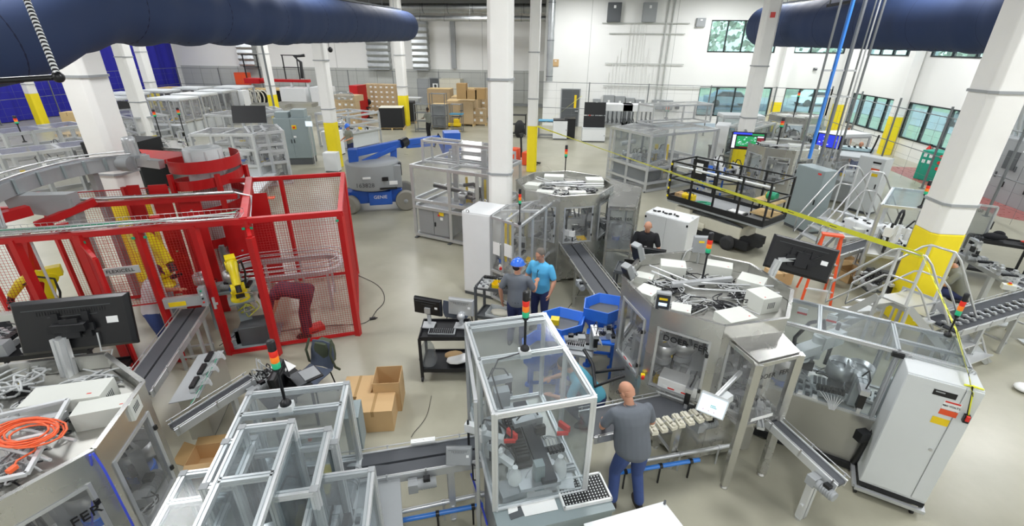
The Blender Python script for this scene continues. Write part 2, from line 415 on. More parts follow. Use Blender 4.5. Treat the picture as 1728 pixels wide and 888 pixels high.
# ---- blue curtain on the left wall
mb=MB(); pts=[]; n=260
for i in range(n+1):
 y=10+(YF-.3-10)*i/n; pts.append((XL+.25+.09*math.sin(y*4.1)+.05*math.sin(y*9.3+1),y))
vs=[(x,y,z)for z in(.04,8.3)for x,y in pts]+[(x+.02,y,z)for z in(.04,8.3)for x,y in pts]
k=n+1; mb.add(vs,[(i,i+1,k+i+1,k+i)for i in range(n)]+[(2*k+i,3*k+i,3*k+i+1,2*k+i+1)for i in range(n)],0,True)
tag(mb.build('curtain',M_['curtain_blue']),'tall deep blue curtain closing off the left side of the hall','curtain')
# ---- fabric ducts
def duct(name,lab,pts,rad,cap=True):
 t=thing(name,lab,'air duct',(pts[0][0],pts[0][1],0))
 P=[Vector(p)for p in pts]; Q=[]; n=90
 L_=[0]
 for i in range(1,len(P)):L_.append(L_[-1]+(P[i]-P[i-1]).length)
 def at(s_):
  for i in range(1,len(P)):
   if s_<=L_[i]or i==len(P)-1:
    u=(s_-L_[i-1])/(L_[i]-L_[i-1]); return P[i-1].lerp(P[i],min(1,u))
 for i in range(n+1):Q.append(at(L_[-1]*i/n))
 for _ in range(4):Q=[Q[0]]+[(Q[i-1]+Q[i]*2+Q[i+1])/4 for i in range(1,n)]+[Q[-1]]
 rs=[rad*(1+.01*math.sin(i*2.3)+(.05*math.sin(i*1.3)if n*.2<i<n*.52 else 0))for i in range(n+1)]
 if cap:
  d=(Q[-1]-Q[-2]).normalized()
  for a in(.2,.4,.6,.8,.93,.99):Q.append(Q[n]+d*(rad*.8*a)); rs.append(rad*math.sqrt(max(.001,1-a*a)))
 mb=MB(); mb.tube(Q,rs,32); mb.build('fabric_tube',M_['duct_fabric'],t,1)
 for i in range(6,n,9):
  mb=MB(); d=(Q[i+1]-Q[i]).normalized(); mb.lathe(Q[i],[(rs[i]*.995,-.012),(rs[i]*1.006,0),(rs[i]*.995,.012)],32,ax=d); mb.build('seam_ring',M_['seam'],t,1)
 mb=MB()
 for i in range(0,n-2,1):
  q=Q[i]+Vector((0,0,rs[i]+.05)); mb.bar(q,Q[i+1]+Vector((0,0,rs[i+1]+.05)),.05,.05)
  if i%6==0:mb.bar(q,(q.x,q.y,ZC),.015)
 mb.build('hanging_rail',M_['alu_dark'],t,1)
 mb=MB()
 for i in range(4,n-4):
  for s_ in(-.35,.35):
   q=Q[i]+Vector((math.sin(s_)*rad*1.001,0,-math.cos(s_)*rad*1.001)); mb.cyl(q,q+Vector((math.sin(s_)*.004,0,-.006)),.02,n=6)
 tag(mb.build('air_nozzle_row',M_['black_matte'],t,1),kind='stuff')
 return t
duct('fabric_air_duct','long dark blue fabric air duct hanging across the upper left',[(-9.6,3.0,4.95),(-8.3,4.9,5.1),(-7.8,6.3,5.2),(-7.75,7.5,5.74),(-7.75,12,5.75),(-7.95,24.3,5.95)],.64)
duct('fabric_air_duct','dark blue fabric air duct with rounded end at the upper right',[(10.0,3.3,5.95),(9.75,13,5.88),(8.35,24.0,6.02)],.78)
# ==== component builders
def put(fn,name,mats,T,loc,rz=0.0,*a,**k):
 """build a component at the origin, bake it to a world place, hang it under T"""
 sc=k.pop('sc',1); m=MB(); fn(m,*a,**k); m.v=[(x*sc,y*sc,z*sc)for x,y,z in m.v]if sc!=1 else m.v; Mx=Matrix.Rotation(rz,3,'Z'); loc=Vector(loc)
 m.v=[tuple(Mx @ Vector(v)+loc)for v in m.v]
 return m.build(name,mats,T,1)
A,AB,ST,BK='alu','alu_bright','stainless','black_plastic'
def mm(*k):return[M_[x]for x in k]
def frame_bars(T,bars,w=.045,m='alu',slot=False,names=None,one=None):
 """bars: (p, q) in world space; each a part, or one frame part"""
 if one:
  mb=MB()
  for p,q in bars:(mb.prof if slot else mb.bar)(p,q,w)
  return mb.build(one,M_[m],T,1)
 for p,q in bars:
  mb=MB(); (mb.prof if slot else mb.bar)(p,q,w)
  vert=abs(Vector(p).z-Vector(q).z)>.3 and(Vector(p)-Vector(q)).to_2d().length<.1
  mb.build('post' if vert else 'rail',M_[m],T,1)
def enclosure(T,poly,z0,z1,w=.045,m='alu',rails=(),slot=False,split=(),one='frame',roof='poly_light',sides='poly',skip=(),rooflines=()):
 """prism-shaped guard: posts on every corner, rails at z0, z1 and rails, clear sheets between"""
 P=[Vector((p[0],p[1],0))for p in poly]; n=len(P); bars=[]
 up=lambda p,z:Vector((p.x,p.y,z))
 for p in P:bars.append((up(p,z0),up(p,z1)))
 for e,fr in split:
  a,b=P[e],P[(e+1)%n]
  for f in fr:q=a.lerp(b,f); bars.append((up(q,z0),up(q,z1)))
 for i in range(n):
  for z in(z0,z1-w/2,*rails):
   if i in skip and z not in(z1-w/2,):continue
   bars.append((up(P[i],z),up(P[(i+1)%n],z)))
 for(e1,f1,e2,f2)in rooflines:
  a=P[e1].lerp(P[(e1+1)%n],f1); b=P[e2].lerp(P[(e2+1)%n],f2); bars.append((up(a,z1-w/2),up(b,z1-w/2)))
 frame_bars(T,bars,w,m,slot,one=one)
 if sides:
  for i in range(n):
   if i in skip:continue
   a,b=P[i],P[(i+1)%n]; d=(b-a).normalized()*w*.5
   mb=MB(); mb.plate([up(a+d,z0),up(b-d,z0),up(b-d,z1-w),up(a+d,z1-w)],.006); mb.build('clear_panel',M_[sides],T,1)
 if roof:
  mb=MB(); mb.plate([up(p,z1+.002)for p in P],.005,dirn=UP); mb.build('roof_panel',M_[roof],T,1)
def stack_light(name,lab,base,h=.75,s=1.0,group='stack lights on the machines',lit=3):
 t=thing(name,lab,'signal light',base,0,group)
 mb=MB(); mb.lathe((0,0,0),[(.05*s,0),(.05*s,.02),(.03*s,.045),(.016*s,.06)],14); mb.build('mounting_foot',M_[BK],t)
 mb=MB(); mb.cyl((0,0,.05),(0,0,h),.014*s); mb.build('pole',M_[BK],t)
 z=h; mb=MB(); mb.lathe((0,0,z-.02),[(.02*s,0),(.034*s,.02),(.034*s,.04)],14); mb.build('collar',M_[BK],t); z+=.02
 for c in('lamp_green','lamp_amber','lamp_red'):
  mb=MB(); mb.lathe((0,0,z),[(.033*s,0),(.036*s,.005),(.036*s,.058),(.033*s,.063)],14); mb.build('lens',M_[c],t); z+=.064
 mb=MB(); mb.lathe((0,0,z),[(.035*s,0),(.035*s,.09),(.03*s,.1),(.001,.1)],14); mb.build('cap',M_[BK],t)
 return t
 # --- small machine components, each one mesh with several materials
def c_robot(m,s=1.0):
 m.lathe((0,0,0),[(.09*s,0),(.09*s,.03),(.065*s,.05),(.065*s,.22*s),(.07*s,.26*s)],18)
 m.box((0,.13*s,.3*s),(.11*s,.36*s,.1*s)); m.cyl((0,.28*s,.18*s),(0,.28*s,.42*s),.055*s)
 m.box((.02*s,.42*s,.36*s),(.1*s,.3*s,.14*s)); m.cyl((0,.52*s,.02*s),(0,.52*s,.5*s),.018*s,m=1)
 m.tube([(0,-.05*s,.3*s),(0,-.1*s,.5*s),(0,.05*s,.62*s),(0,.25*s,.6*s),(0,.34*s,.42*s)],.018*s,8,m=1)
def c_bowl(m,r=.2,h=.16):
 m.lathe((0,0,0),[(r*.6,0),(r*.6,h*.6),(r*.75,h*.65),(r,h*.8),(r,h*1.7),(r*.96,h*1.7),(r*.9,h),(.01,h*.9)],24)
 m.tube([(r*.88*math.cos(a),r*.88*math.sin(a),h*(1+.07*a))for a in[i*.35 for i in range(22)]],.008,5)
 m.lathe((0,0,-.08),[(r*.7,0),(r*.7,.08)],20,m=1)
def c_cyl(m,l=.2):
 m.box((0,0,.03),(.05,l,.05)); m.cyl((0,l/2,.03),(0,l*.95,.03),.008,m=1); m.box((0,l*.95,.03),(.04,.02,.06))
 m.tube([(.02,-l*.3,.06),(.05,-l*.3,.14),(.12,-l*.1,.16),(.16,.1,.05)],.004,5,m=2)
def c_tower(m,h=.35):
 m.box((0,0,h/2),(.06,.08,h)); m.box((.1,0,h-.03),(.26,.07,.05)); m.box((.2,0,h-.12),(.05,.05,.16),m=1); m.box((.2,0,h-.22),(.07,.03,.05))
 m.box((0,.06,h*.55),(.09,.04,.1),m=1); m.tube([(0,0,h),(.05,.02,h+.1),(.16,.02,h+.07),(.2,0,h)],.007,6,m=2)
def c_nest(m,w_=.3,d=.18):
 m.box((0,0,.012),(w_,d,.024));
 for i in range(5):
  for j in range(3):m.box((-w_/2+w_*(i+.5)/5,-d/2+d*(j+.5)/3,.035),(w_*.12,d*.2,.025),m=(i+j)%2)
def c_drive(m):
 m.cyl((0,0,.06),(.2,0,.06),.055,m=0); m.box((-.05,0,.06),(.1,.11,.12)); m.box((.1,0,.13),(.07,.06,.04),m=1)
 for i in range(6):m.cyl((.04+i*.025,0,.06),(.048+i*.025,0,.06),.062,n=14)
def c_rail(m,l=.5):
 m.box((0,0,.015),(.07,l,.03)); m.box((-.02,0,.04),(.012,l,.015),m=1); m.box((.02,0,.04),(.012,l,.015),m=1); m.box((0,l*.15,.065),(.09,.09,.035),m=1); m.box((0,l*.15,.1),(.06,.05,.05))
def c_manifold(m):
 m.box((0,0,.03),(.24,.07,.06))
 for i in range(8):
  x=-.1+i*.029; m.box((x,0,.08),(.022,.06,.04),m=1); m.tube([(x,.03,.06),(x,.1,.1),(x*.4,.18,.06),(x*.2,.2,.0)],.004,5,m=2)
def c_bin(m,w_=.16,d=.12,h=.1,sl=.3):
 z=h; t=.006
 for a,b in(((-w_/2,-d/2,0),(w_/2,-d/2+t,z*.6)),((-w_/2,d/2-t,0),(w_/2,d/2,z)),((-w_/2,-d/2,0),(-w_/2+t,d/2,z*.8)),((w_/2-t,-d/2,0),(w_/2,d/2,z*.8)),((-w_/2,-d/2,0),(w_/2,d/2,t))):m.b2(a,b)
def c_cables(m,w_=.3,d=.3,n=5,r=.006,h=.08,seed=1,k=2):
 rn=random.Random(seed)
 for j in range(n):
  p=[Vector((rn.uniform(-w_,w_),rn.uniform(-d,d),rn.uniform(.005,h)))for _ in range(6)]
  q=[]
  for i in range(len(p)-1):
   for u in(0,.25,.5,.75):q.append(p[i].lerp(p[i+1],u))
  for _ in range(k):q=[q[0]]+[(q[i-1]+q[i]+q[i+1])/3 for i in range(1,len(q)-1)]+[q[-1]]
  m.tube(q,r,6,m=j%2)
def c_coil(m,r=.14,n=7,t=.006,seed=1,sx=1.4):
 rn=random.Random(seed); pts=[]
 for i in range(n*14):
  a=i/14*2*math.pi; rr=r*(1+.25*math.sin(i*.13+seed)); pts.append((sx*rr*math.cos(a)+.03*math.sin(i*.05),rr*math.sin(a),.008+.004*(i/14)+.01*rn.random()))
 m.tube(pts,t,6)
KIT=[('scara_robot',c_robot,('white_part','cable_black'),lambda r:dict(s=r.uniform(.7,1))),('bowl_feeder',c_bowl,('chrome','blue_paint'),lambda r:dict(r=r.uniform(.1,.17))),
('pneumatic_cylinder',c_cyl,('alu_bright','chrome','cable_grey'),lambda r:dict(l=r.uniform(.12,.26))),('pick_station',c_tower,('alu','black_plastic','cable_black'),lambda r:dict(h=r.uniform(.2,.42))),
('tooling_plate',c_nest,('alu_bright','grey_dark'),lambda r:dict(w_=r.uniform(.2,.35))),('drive_motor',c_drive,('grey_mid','black_plastic'),lambda r:{}),
('linear_guide',c_rail,('alu','chrome'),lambda r:dict(l=r.uniform(.3,.5))),('valve_manifold',c_manifold,('alu_bright','black_plastic','cable_grey'),lambda r:{}),
('parts_bin',c_bin,('yellow_part',),lambda r:{}),('cable_bundle',c_cables,('cable_grey','cable_black'),lambda r:dict(w_=.16,d=.16,n=4,r=.005,h=.14,seed=r.randint(0,99)))]
def clutter(T,c,w_,d,rz,n,seed,kinds=range(10),zj=0,sc=1.15):
 rn=random.Random(seed); Mx=Matrix.Rotation(rz,3,'Z'); kinds=list(kinds)
 nx=max(1,round(math.sqrt(n*w_/d))); ny=max(1,math.ceil(n/nx)); i=0
 for a in range(nx):
  for b in range(ny):
   if i>=n:return
   k=kinds[(i+seed)%len(kinds)]if rn.random()<.5 else rn.choice(kinds); i+=1
   x=-w_/2+w_*(a+.5+rn.uniform(-.2,.2))/nx; y=-d/2+d*(b+.5+rn.uniform(-.2,.2))/ny
   nm,fn,ms,kw=KIT[k]
   put(fn,nm,mm(*ms),T,Vector(c)+Mx @ Vector((x,y,rn.uniform(0,zj)+(.08 if nm=='bowl_feeder' else 0))),rz+rn.choice((0,90,180,270))*math.pi/180+rn.uniform(-.15,.15),sc=sc,**kw(rn))
def conveyor(name,lab,p,q,width,z0,z1,lanes=2,legs=(.15,.85),group=None,body='alu',belt='belt',rail=True,motor=.7,legw=.07,feet=True,legm=None,cat='conveyor',cleat=0):
 """belt conveyor from p to q (ground points), top at z0..z1"""
 p=Vector((p[0],p[1],z0)); q=Vector((q[0],q[1],z1)); L_=(q-p); le=L_.length
 t=thing(name,lab,cat,((p.x+q.x)/2,(p.y+q.y)/2,0),math.atan2(L_.y,L_.x),group)
 zm=(z0+z1)/2; pitch=math.atan2(z1-z0,L_.to_2d().length); hl=le/2
 def X(x,y,z):
  return Vector((x*math.cos(pitch)-z*math.sin(pitch),y,zm+x*math.sin(pitch)+z*math.cos(pitch)))
 def bx(mb,x0,x1,y0,y1,a,b,m=0):
  mb.hexa([X(x0,y0,a),X(x1,y0,a),X(x1,y1,a),X(x0,y1,a),X(x0,y0,b),X(x1,y0,b),X(x1,y1,b),X(x0,y1,b)],m)
 mb=MB(); h=width/2
 for s_ in(-1,1):bx(mb,-hl,hl,s_*h-.012,s_*h+.012,-.09,.012)
 for i in range(int(le/.35)+1):x=-hl+.06+i*(le-.12)/max(1,int(le/.35)); bx(mb,x-.015,x+.015,-h,h,-.085,-.04)
 mb.build('side_frame',M_[body],t)
 lw=width/lanes
 for i in range(lanes):
  y0=-h+.016+lw*i; y1=y0+lw-.032
  mb=MB(); n=10; ring=[]
  for a in range(n+1):an=-math.pi/2+math.pi*a/n; ring.append((hl-.03+.03*math.cos(an),-.03+.03*math.sin(an)))
  for a in range(n+1):an=math.pi/2+math.pi*a/n; ring.append((-hl+.03+.03*math.cos(an),-.03+.03*math.sin(an)))
  k=len(ring); vs=[X(x,y0,z)for x,z in ring]+[X(x,y1,z)for x,z in ring]
  mb.add(vs,[(j,(j+1)%k,k+(j+1)%k,k+j)for j in range(k)]+[tuple(range(k)),tuple(range(2*k-1,k-1,-1))],0)
  if cleat:
   for j in range(int(le/cleat)):x=-hl+.05+j*cleat; bx(mb,x,x+.01,y0,y1,0,.012)
  mb.build('belt',M_[belt],t)
 if rail:
  for s_ in(-1,1):
   mb=MB(); mb.tube([X(-hl,s_*(h+.02),.05),X(hl,s_*(h+.02),.05)],.007,8)
   for i in range(int(le/.4)+1):x=-hl+.05+i*(le-.1)/max(1,int(le/.4)); bx(mb,x-.008,x+.008,s_*(h+.02)-.006,s_*(h+.02)+.006,-.06,.06)
   mb.build('guide_rail',M_['chrome'],t)
 for f in legs:
  x=-hl+le*f; top=X(x,0,-.08).z
  for s_ in(-1,1):
   mb=MB(); mb.bar((x,s_*(h-legw/2),.03),(x,s_*(h-legw/2),top),legw*.8,legw*.55)
   mb.cyl((x,s_*(h-legw/2),0),(x,s_*(h-legw/2),.035),.035,m=1); mb.build('leg',[M_[legm or body],M_['chrome']],t)
  mb=MB(); mb.bar((x,-h,.25),(x,h,.25),.03); mb.build('cross_bar',M_[body],t)
 if motor is not None:
  mb=MB(); c_drive(mb); pos=X(-hl+le*motor,-h-.08,-.16); mb.v=[tuple(Vector(v)+pos)for v in mb.v]; mb.build('drive_motor',mm('grey_mid','black_plastic'),t)
 return t
def monitor(name,lab,c,right,up,w_,h,back=True,screen=None,arm=None,group=None,thick=.055,cat='monitor',bez='black_plastic',vs_=True):
 """flat screen centred at c; right/up are its directions, the screen faces right x up"""
 M=facing(c,right,up); t=thing(name,lab,cat,c,0,group)
 def bx(mb,a,b,m=0):
  a=[min(i,j)for i,j in zip(a,b)],[max(i,j)for i,j in zip(a,b)]
  (x0,y0,z0),(x1,y1,z1)=a
  mb.hexa([M @ Vector(v)for v in((x0,y0,z0),(x1,y0,z0),(x1,y1,z0),(x0,y1,z0),(x0,y0,z1),(x1,y0,z1),(x1,y1,z1),(x0,y1,z1))],m)
 mb=MB(); W,H=w_/2,h/2; b=.025 if w_>.6 else .015
 bx(mb,(-W,-H,-.03),(W,H,-.003)); bx(mb,(-W,H-b,-.03),(W,H,.004)); bx(mb,(-W,-H,-.03),(W,-H+b,.004)); bx(mb,(-W,-H,-.03),(-W+b,H,.004)); bx(mb,(W-b,-H,-.03),(W,H,.004))
 q=[M @ Vector(v)for v in((-W,-H,-.03),(W,-H,-.03),(W,H,-.03),(-W,H,-.03),(-W*.93,-H*.86,-thick-.02),(W*.93,-H*.86,-thick-.02),(W*.93,H*.9,-thick-.02),(-W*.93,H*.9,-thick-.02))]
 mb.hexa(q); mb.build('housing',M_[bez],t,1,bevel=.004)
 mb=MB(); bx(mb,(-W+b,-H+b,-.002),(W-b,H-b,.001)); mb.build('screen',screen or M_['black_plastic'],t,1)
 if back:
  z=-thick-.022
  mb=MB()
  for i in range(26 if w_>.6 else 10):x=-W*.6+i*W*1.2/(26 if w_>.6 else 10); bx(mb,(x,H*.45,z),(x+W*.025,H*.6,z-.002))
  bx(mb,(-W*.7,H*.66,z),(W*.8,H*.68,z-.004),1); bx(mb,(-W*.45,H*.36,z),(W*.4,H*.375,z-.003),1); tag(mb.build('back_vent',mm('black_matte','grey_dark'),t,1),kind=None)
  mb=MB(); bx(mb,(-W*.78,-H*.05,z),(-W*.58,H*.2,z-.002)); mb.build('white_sticker',M_['label_white'],t,1)
  if vs_:
   mb=MB()
   bx(mb,(-.16,-.13,z),(-.1,H*.5,z-.03)); bx(mb,(.1,-.13,z),(.16,H*.5,z-.03)); bx(mb,(-.2,-.06,z-.02),(.2,.02,z-.05)); bx(mb,(-.08,-.12,z-.04),(.08,.08,z-.07))
   mb.build('wall_bracket',M_['black_metal'],t,1)
 return t,M
def cabinet(name,lab,c,rz,w_,d,h,m='enamel',doors=2,plinth=.1,z0=0,cat='control cabinet',group=None,handles=True,vent=False,bevel=.008,lugs=True,dm=None,side=-1):
 """enclosure with doors on its local -y side"""
 t=thing(name,lab,cat,(c[0],c[1],z0),rz,group)
 mb=MB(); mb.b2((-w_/2,-d/2+.02,plinth),(w_/2,d/2,h)); mb.build('body',M_[m],t,bevel=bevel)
 if plinth:mb=MB(); mb.b2((-w_/2+.02,-d/2+.04,0),(w_/2-.02,d/2-.02,plinth)); mb.build('plinth',M_['grey_dark'],t)
 for i in range(doors):
  x0=-w_/2+w_*i/doors+.004; x1=-w_/2+w_*(i+1)/doors-.004
  mb=MB(); mb.b2((x0,-d/2,plinth+.015),(x1,-d/2+.018,h-.015)); dr=mb.build('door',M_[dm or m],t,bevel=.004)
  if handles:
   hx=x1-.06 if(i==0 and doors>1)or doors==1 else x0+.06
   mb=MB(); mb.b2((hx-.012,-d/2-.025,h*.48),(hx+.012,-d/2,h*.56)); mb.build('handle',M_[BK],dr)
 if lugs:
  for sx in(-1,1):
   mb=MB(); mb.tube([(sx*(w_/2-.05)+.02*math.cos(a),0,h+.02+.02*math.sin(a))for a in[i*math.pi/5 for i in range(10)]],.006,6,close=True); mb.build('lifting_eye',M_['chrome'],t)
 return t
def face_box(T,name,m,c,rz,x0,x1,y,z0,z1,t=.003):
 """thin raised label or plate on the local -y face of something placed at c, rz"""
 mb=MB(); mb.b2((x0,y-t,z0),(x1,y,z1)); Mx=Matrix.Rotation(rz,3,'Z'); mb.v=[tuple(Mx @ Vector(v)+Vector(c))for v in mb.v]
 return mb.build(name,m if isinstance(m,(list,bpy.types.Material))else M_[m],T,1)
def carton(name,lab,c,rz,w_,d,h,group=None,open_=False,m='brown_card',label=False,flap=True):
 t=thing(name,lab,'box',c,rz,group)
 mb=MB()
 if open_:
  e=.006
  mb.b2((-w_/2,-d/2,0),(w_/2,d/2,e)); mb.b2((-w_/2,-d/2,0),(w_/2,-d/2+e,h)); mb.b2((-w_/2,d/2-e,0),(w_/2,d/2,h)); mb.b2((-w_/2,-d/2,0),(-w_/2+e,d/2,h)); mb.b2((w_/2-e,-d/2,0),(w_/2,d/2,h))
 else:mb.b2((-w_/2,-d/2,0),(w_/2,d/2,h))
 mb.build('body',M_[m],t)
 if open_ and flap:
  for i,(a,b,nx,ny)in enumerate((((-w_/2,-d/2),(w_/2,-d/2),0,-1),((w_/2,d/2),(-w_/2,d/2),0,1),((w_/2,-d/2),(w_/2,d/2),1,0),((-w_/2,d/2),(-w_/2,-d/2),-1,0))):
   f=min(w_,d)*.4; dz=(-.5,.2,-.3,.6)[i]*f; mb=MB()
   mb.plate([(a[0],a[1],h),(b[0],b[1],h),(b[0]+nx*f*.8,b[1]+ny*f*.8,h+dz),(a[0]+nx*f*.8,a[1]+ny*f*.8,h+dz)],.005); mb.build('flap',M_['card_dark' if i%2 else m],t)
 elif not open_:
  mb=MB(); mb.b2((-.022,-d/2-.001,h*.75),(.022,d/2+.001,h+.0015)); mb.build('tape',M_['card_dark'],t)
 if label:mb=MB(); mb.b2((-w_*.3,-d/2-.002,h*.3),(w_*.1,-d/2,h*.65)); mb.build('label',M_['label_white'],t)
 return t
def pallet(name,lab,c,rz,w_=1.2,d=1.0,group=None):
 t=thing(name,lab,'pallet',c,rz,group)
 for i in range(7):mb=MB(); y=-d/2+d*(i+.5)/7; mb.b2((-w_/2,y-.05,.115),(w_/2,y+.05,.135)); mb.build('deck_board',M_['wood'],t)
 for x in(-w_/2+.05,0,w_/2-.05):mb=MB(); mb.b2((x-.04,-d/2,.0),(x+.04,d/2,.115)); mb.build('runner',M_['wood'],t)
 return t
def cable(name,lab,pts,r,m,smooth=3,cat='cable',group=None):
 pts=[Vector(p)for p in pts]; q=[]
 for i in range(len(pts)-1):
  for u in(0,.25,.5,.75):q.append(pts[i].lerp(pts[i+1],u))
 q.append(pts[-1])
 for _ in range(smooth):q=[q[0]]+[(q[i-1]+q[i]+q[i+1])/3 for i in range(1,len(q)-1)]+[q[-1]]
 mb=MB(); mb.tube(q,r,8); return tag(mb.build(name,M_[m]),lab,cat,group)
 # ==== octagonal assembly machines (stainless)
def octo(c,R0,ph):return[Vector((c[0]+R0*math.cos(ph+k*math.pi/4),c[1]+R0*math.sin(ph+k*math.pi/4),0))for k in range(8)]
def oct_machine(name,lab,c,R0,ph,H=2.2,zt=.92,boxes=(),seed=1,solid=(),detail=1,group=None,sill=1.0,lettering=None):
 t=thing(name,lab,'assembly machine',(c[0],c[1],0),0,group)
 V=octo(c,R0,ph); n=8; zh=H-.26; cc=Vector((c[0],c[1],0))
 up=lambda p,z:Vector((p.x,p.y,z))
 inn=lambda p,f:cc+(p-cc)*f
 mb=MB(); poly=[(p.x,p.y)for p in octo(c,R0*.985,ph)]; mb.prism(poly,zh+.06,zh+.085); mb.build('top_tray',M_['stainless_dull'],t,1)
 mb=MB(); mb.prism([(p.x,p.y)for p in octo(c,R0*.97,ph)],zt-.05,zt); mb.build('machine_table',M_['enamel'],t,1)
 for i in range(n):
  a,b=V[i],V[(i+1)%n]; d=(b-a); le=d.length; u=d/le; o=Vector((u.y,-u.x,0))
  # rim
  mb=MB(); mb.plate([up(a,zh),up(b,zh),up(b,H),up(a,H)],.012); mb.bar(up(a,H),up(b,H),.045,.014); mb.build('rim_plate',M_[ST],t,1)
  # corner pillar
  mb=MB(); e=inn(a,.93); pv=V[i-1]; u2=(a-pv).normalized()
  mb.prism([(a-u2*.11).to_2d(),a.to_2d(),(a+u*.11).to_2d(),(inn(a,.93)+u*.08).to_2d(),(inn(a,.93)-u2*.08).to_2d()],.06,zh+.01); mb.build('corner_pillar',M_[ST],t,1)
  # lower skirt
  mb=MB(); mb.plate([up(a+u*.09,.1),up(b-u*.09,.1),up(b-u*.09,sill),up(a+u*.09,sill)],.01); mb.bar(up(a+u*.1,sill),up(b-u*.1,sill),.05,.03); mb.build('lower_panel',M_[ST],t,1)
  mb=MB(); mb.bar(up(inn(a,.9),0),up(inn(a,.9),.08),.05); mb.cyl(up(inn(a,.9),0),up(inn(a,.9),.02),.045); mb.build('levelling_foot',M_['grey_dark'],t,1)
  if i in solid:continue
  # framed clear door
  p0,p1=a+u*.12,b-u*.12
  mb=MB()
  for s_,f_ in((up(p0,sill+.02),up(p0,zh)),(up(p1,sill+.02),up(p1,zh)),(up(p0,sill+.04),up(p1,sill+.04)),(up(p0,zh-.02),up(p1,zh-.02))):mb.bar(s_,f_,.032)
  dr=mb.build('door_frame',M_[A],t,1)
  mb=MB(); mb.plate([up(p0,sill+.03),up(p1,sill+.03),up(p1,zh),up(p0,zh)],.006); mb.build('clear_sheet',M_['poly_light'],dr,1)
  for z in(sill+.2,zh-.2):mb=MB(); mb.box(up(p1,z)+o*.02,(.03,.03,.05)); mb.build('latch',M_[BK],dr,1)
  # dial and stations
 mb=MB(); mb.lathe((c[0],c[1],zt),[(R0*.5,0),(R0*.5,.05),(R0*.12,.06),(R0*.12,.5),(R0*.05,.52),(.001,.52)],32)
 for k in range(8):an=ph+k*math.pi/4; mb.box((c[0]+R0*.44*math.cos(an),c[1]+R0*.44*math.sin(an),zt+.08),(.1,.16,.06),rz=an,m=1)
 mb.build('index_dial',mm('enamel','grey_mid'),t,1)
 rn=random.Random(seed)
 for k in range(8):
  an=ph+(k+.5)*math.pi/4
  for rr,nn in((.74,3),(.42,1)):
   for j in range(nn if detail else max(1,nn-1)):
    aa=an+(j-(nn-1)/2)*.24; kk=rn.choice([0,1,2,3,3,4,5,6,7,9,8])
    nm,fn,ms,kw=KIT[kk]; put(fn,nm,mm(*ms),t,(c[0]+R0*rr*math.cos(aa),c[1]+R0*rr*math.sin(aa),zt+(.08 if kk==1 else 0)+(.06 if rr<.5 else 0)),an+math.pi/2*rn.choice((-1,0,1)),sc=1.3,**kw(rn))
  if detail:
   an=ph+k*math.pi/4+.2
   mb=MB(); x,y=c[0]+R0*.6*math.cos(an),c[1]+R0*.6*math.sin(an); mb.tube([(x,y,zt),(x,y,zt+.5),(x+.05,y,zt+.75),(x+.15,y,zt+.8),(x+.2,y,zt+.6)],.02,8); mb.build('hose_loop',M_['cable_black'],t,1)
   # things on the tray
 zt2=zh+.085
 for k,(bx_,by_,w_,d,h,rz)in enumerate(boxes):
  mb=MB(); mb.box((0,0,h/2),(w_,d,h));
  for j in range(5):mb.b2((w_/2,-.06+.024*j,h*.3),(w_/2+.002,-.048+.024*j,h*.7),1)
  mb.b2((w_*.3,-d*.3,h),(w_*.36,-d*.25,h+.002),2)
  Mx=Matrix.Rotation(rz,3,'Z'); mb.v=[tuple(Mx @ Vector(v)+Vector((bx_,by_,zt2)))for v in mb.v]
  o=mb.build('controller_box',mm('box_beige','grey_dark','red_part'),t,1,bevel=.004)
 for k in range(10 if detail else 3):
  an=k*1.05+seed; put(c_cables,'cable_run',mm('cable_grey','cable_black'),t,(c[0]+R0*.45*math.cos(an),c[1]+R0*.45*math.sin(an),zt2),an,w_=.34,d=.26,n=6,r=.008,h=.1,seed=seed*7+k)
 mb=MB()
 for j in(-1,1):
  y=c[1]+.1*j; mb.tube([(c[0]-R0*.6,y+R0*.4,H-.03),(c[0]-R0*.15,y,H-.05),(c[0]+R0*.3,y,H-.05),(c[0]+R0*.8,y-.1,H+.01)],.013,8)
 mb.build('conduit',M_['alu_bright'],t,1)
 mb=MB(); mb.plate([(c[0]-R0*.4,c[1]-.05,zt2+.12),(c[0]+R0*.4,c[1]+.25,zt2+.12),(c[0]+R0*.4,c[1]+.33,zt2+.12),(c[0]-R0*.4,c[1]+.03,zt2+.12)],.06,dirn=UP); mb.build('cable_tray',M_['alu'],t,1)
 return t,V
W=lambda px,py,z:G(px,py,z).to_2d()
def bx_at(px,py,w_,d,h,rz,z=2.15):
 g=G(px,py,z); return(g.x,g.y,w_,d,h,rz)
C1=(2.03,6.03); PH1=R(-93)
m1,V1=oct_machine('octagonal_assembly_machine','large octagonal stainless machine with white boxes on its open top, beside the blue feeders',C1,1.12,PH1,2.2,boxes=[
bx_at(1135,452,.36,.28,.2,R(-8)),bx_at(1213,453,.36,.24,.2,R(-18)),bx_at(1268,478,.34,.3,.2,R(-30)),bx_at(1287,505,.3,.3,.22,R(-65)),
bx_at(1242,530,.4,.3,.12,R(25)),bx_at(1150,518,.24,.22,.12,R(-15)),bx_at(1093,490,.26,.3,.14,R(-35)),bx_at(1088,462,.26,.2,.1,R(-20))],seed=3)
stack_light('stack_light','lit stack light on a black pole amid the white boxes of the octagonal machine',G(1183,482,2.05),.5,1.0)
oct_machine('octagonal_assembly_machine','octagonal stainless machine behind the two talking men, light boxes on top',(.02,11.2),1.18,R(-93),2.15,boxes=[
bx_at(935,265+30,.5,.3,.16,0),bx_at(1003,303,.42,.34,.2,R(5)),bx_at(900,305,.36,.3,.1,R(-15)),bx_at(920,317,.4,.22,.1,R(-10)),bx_at(975,318,.4,.2,.1,R(5))],seed=5)
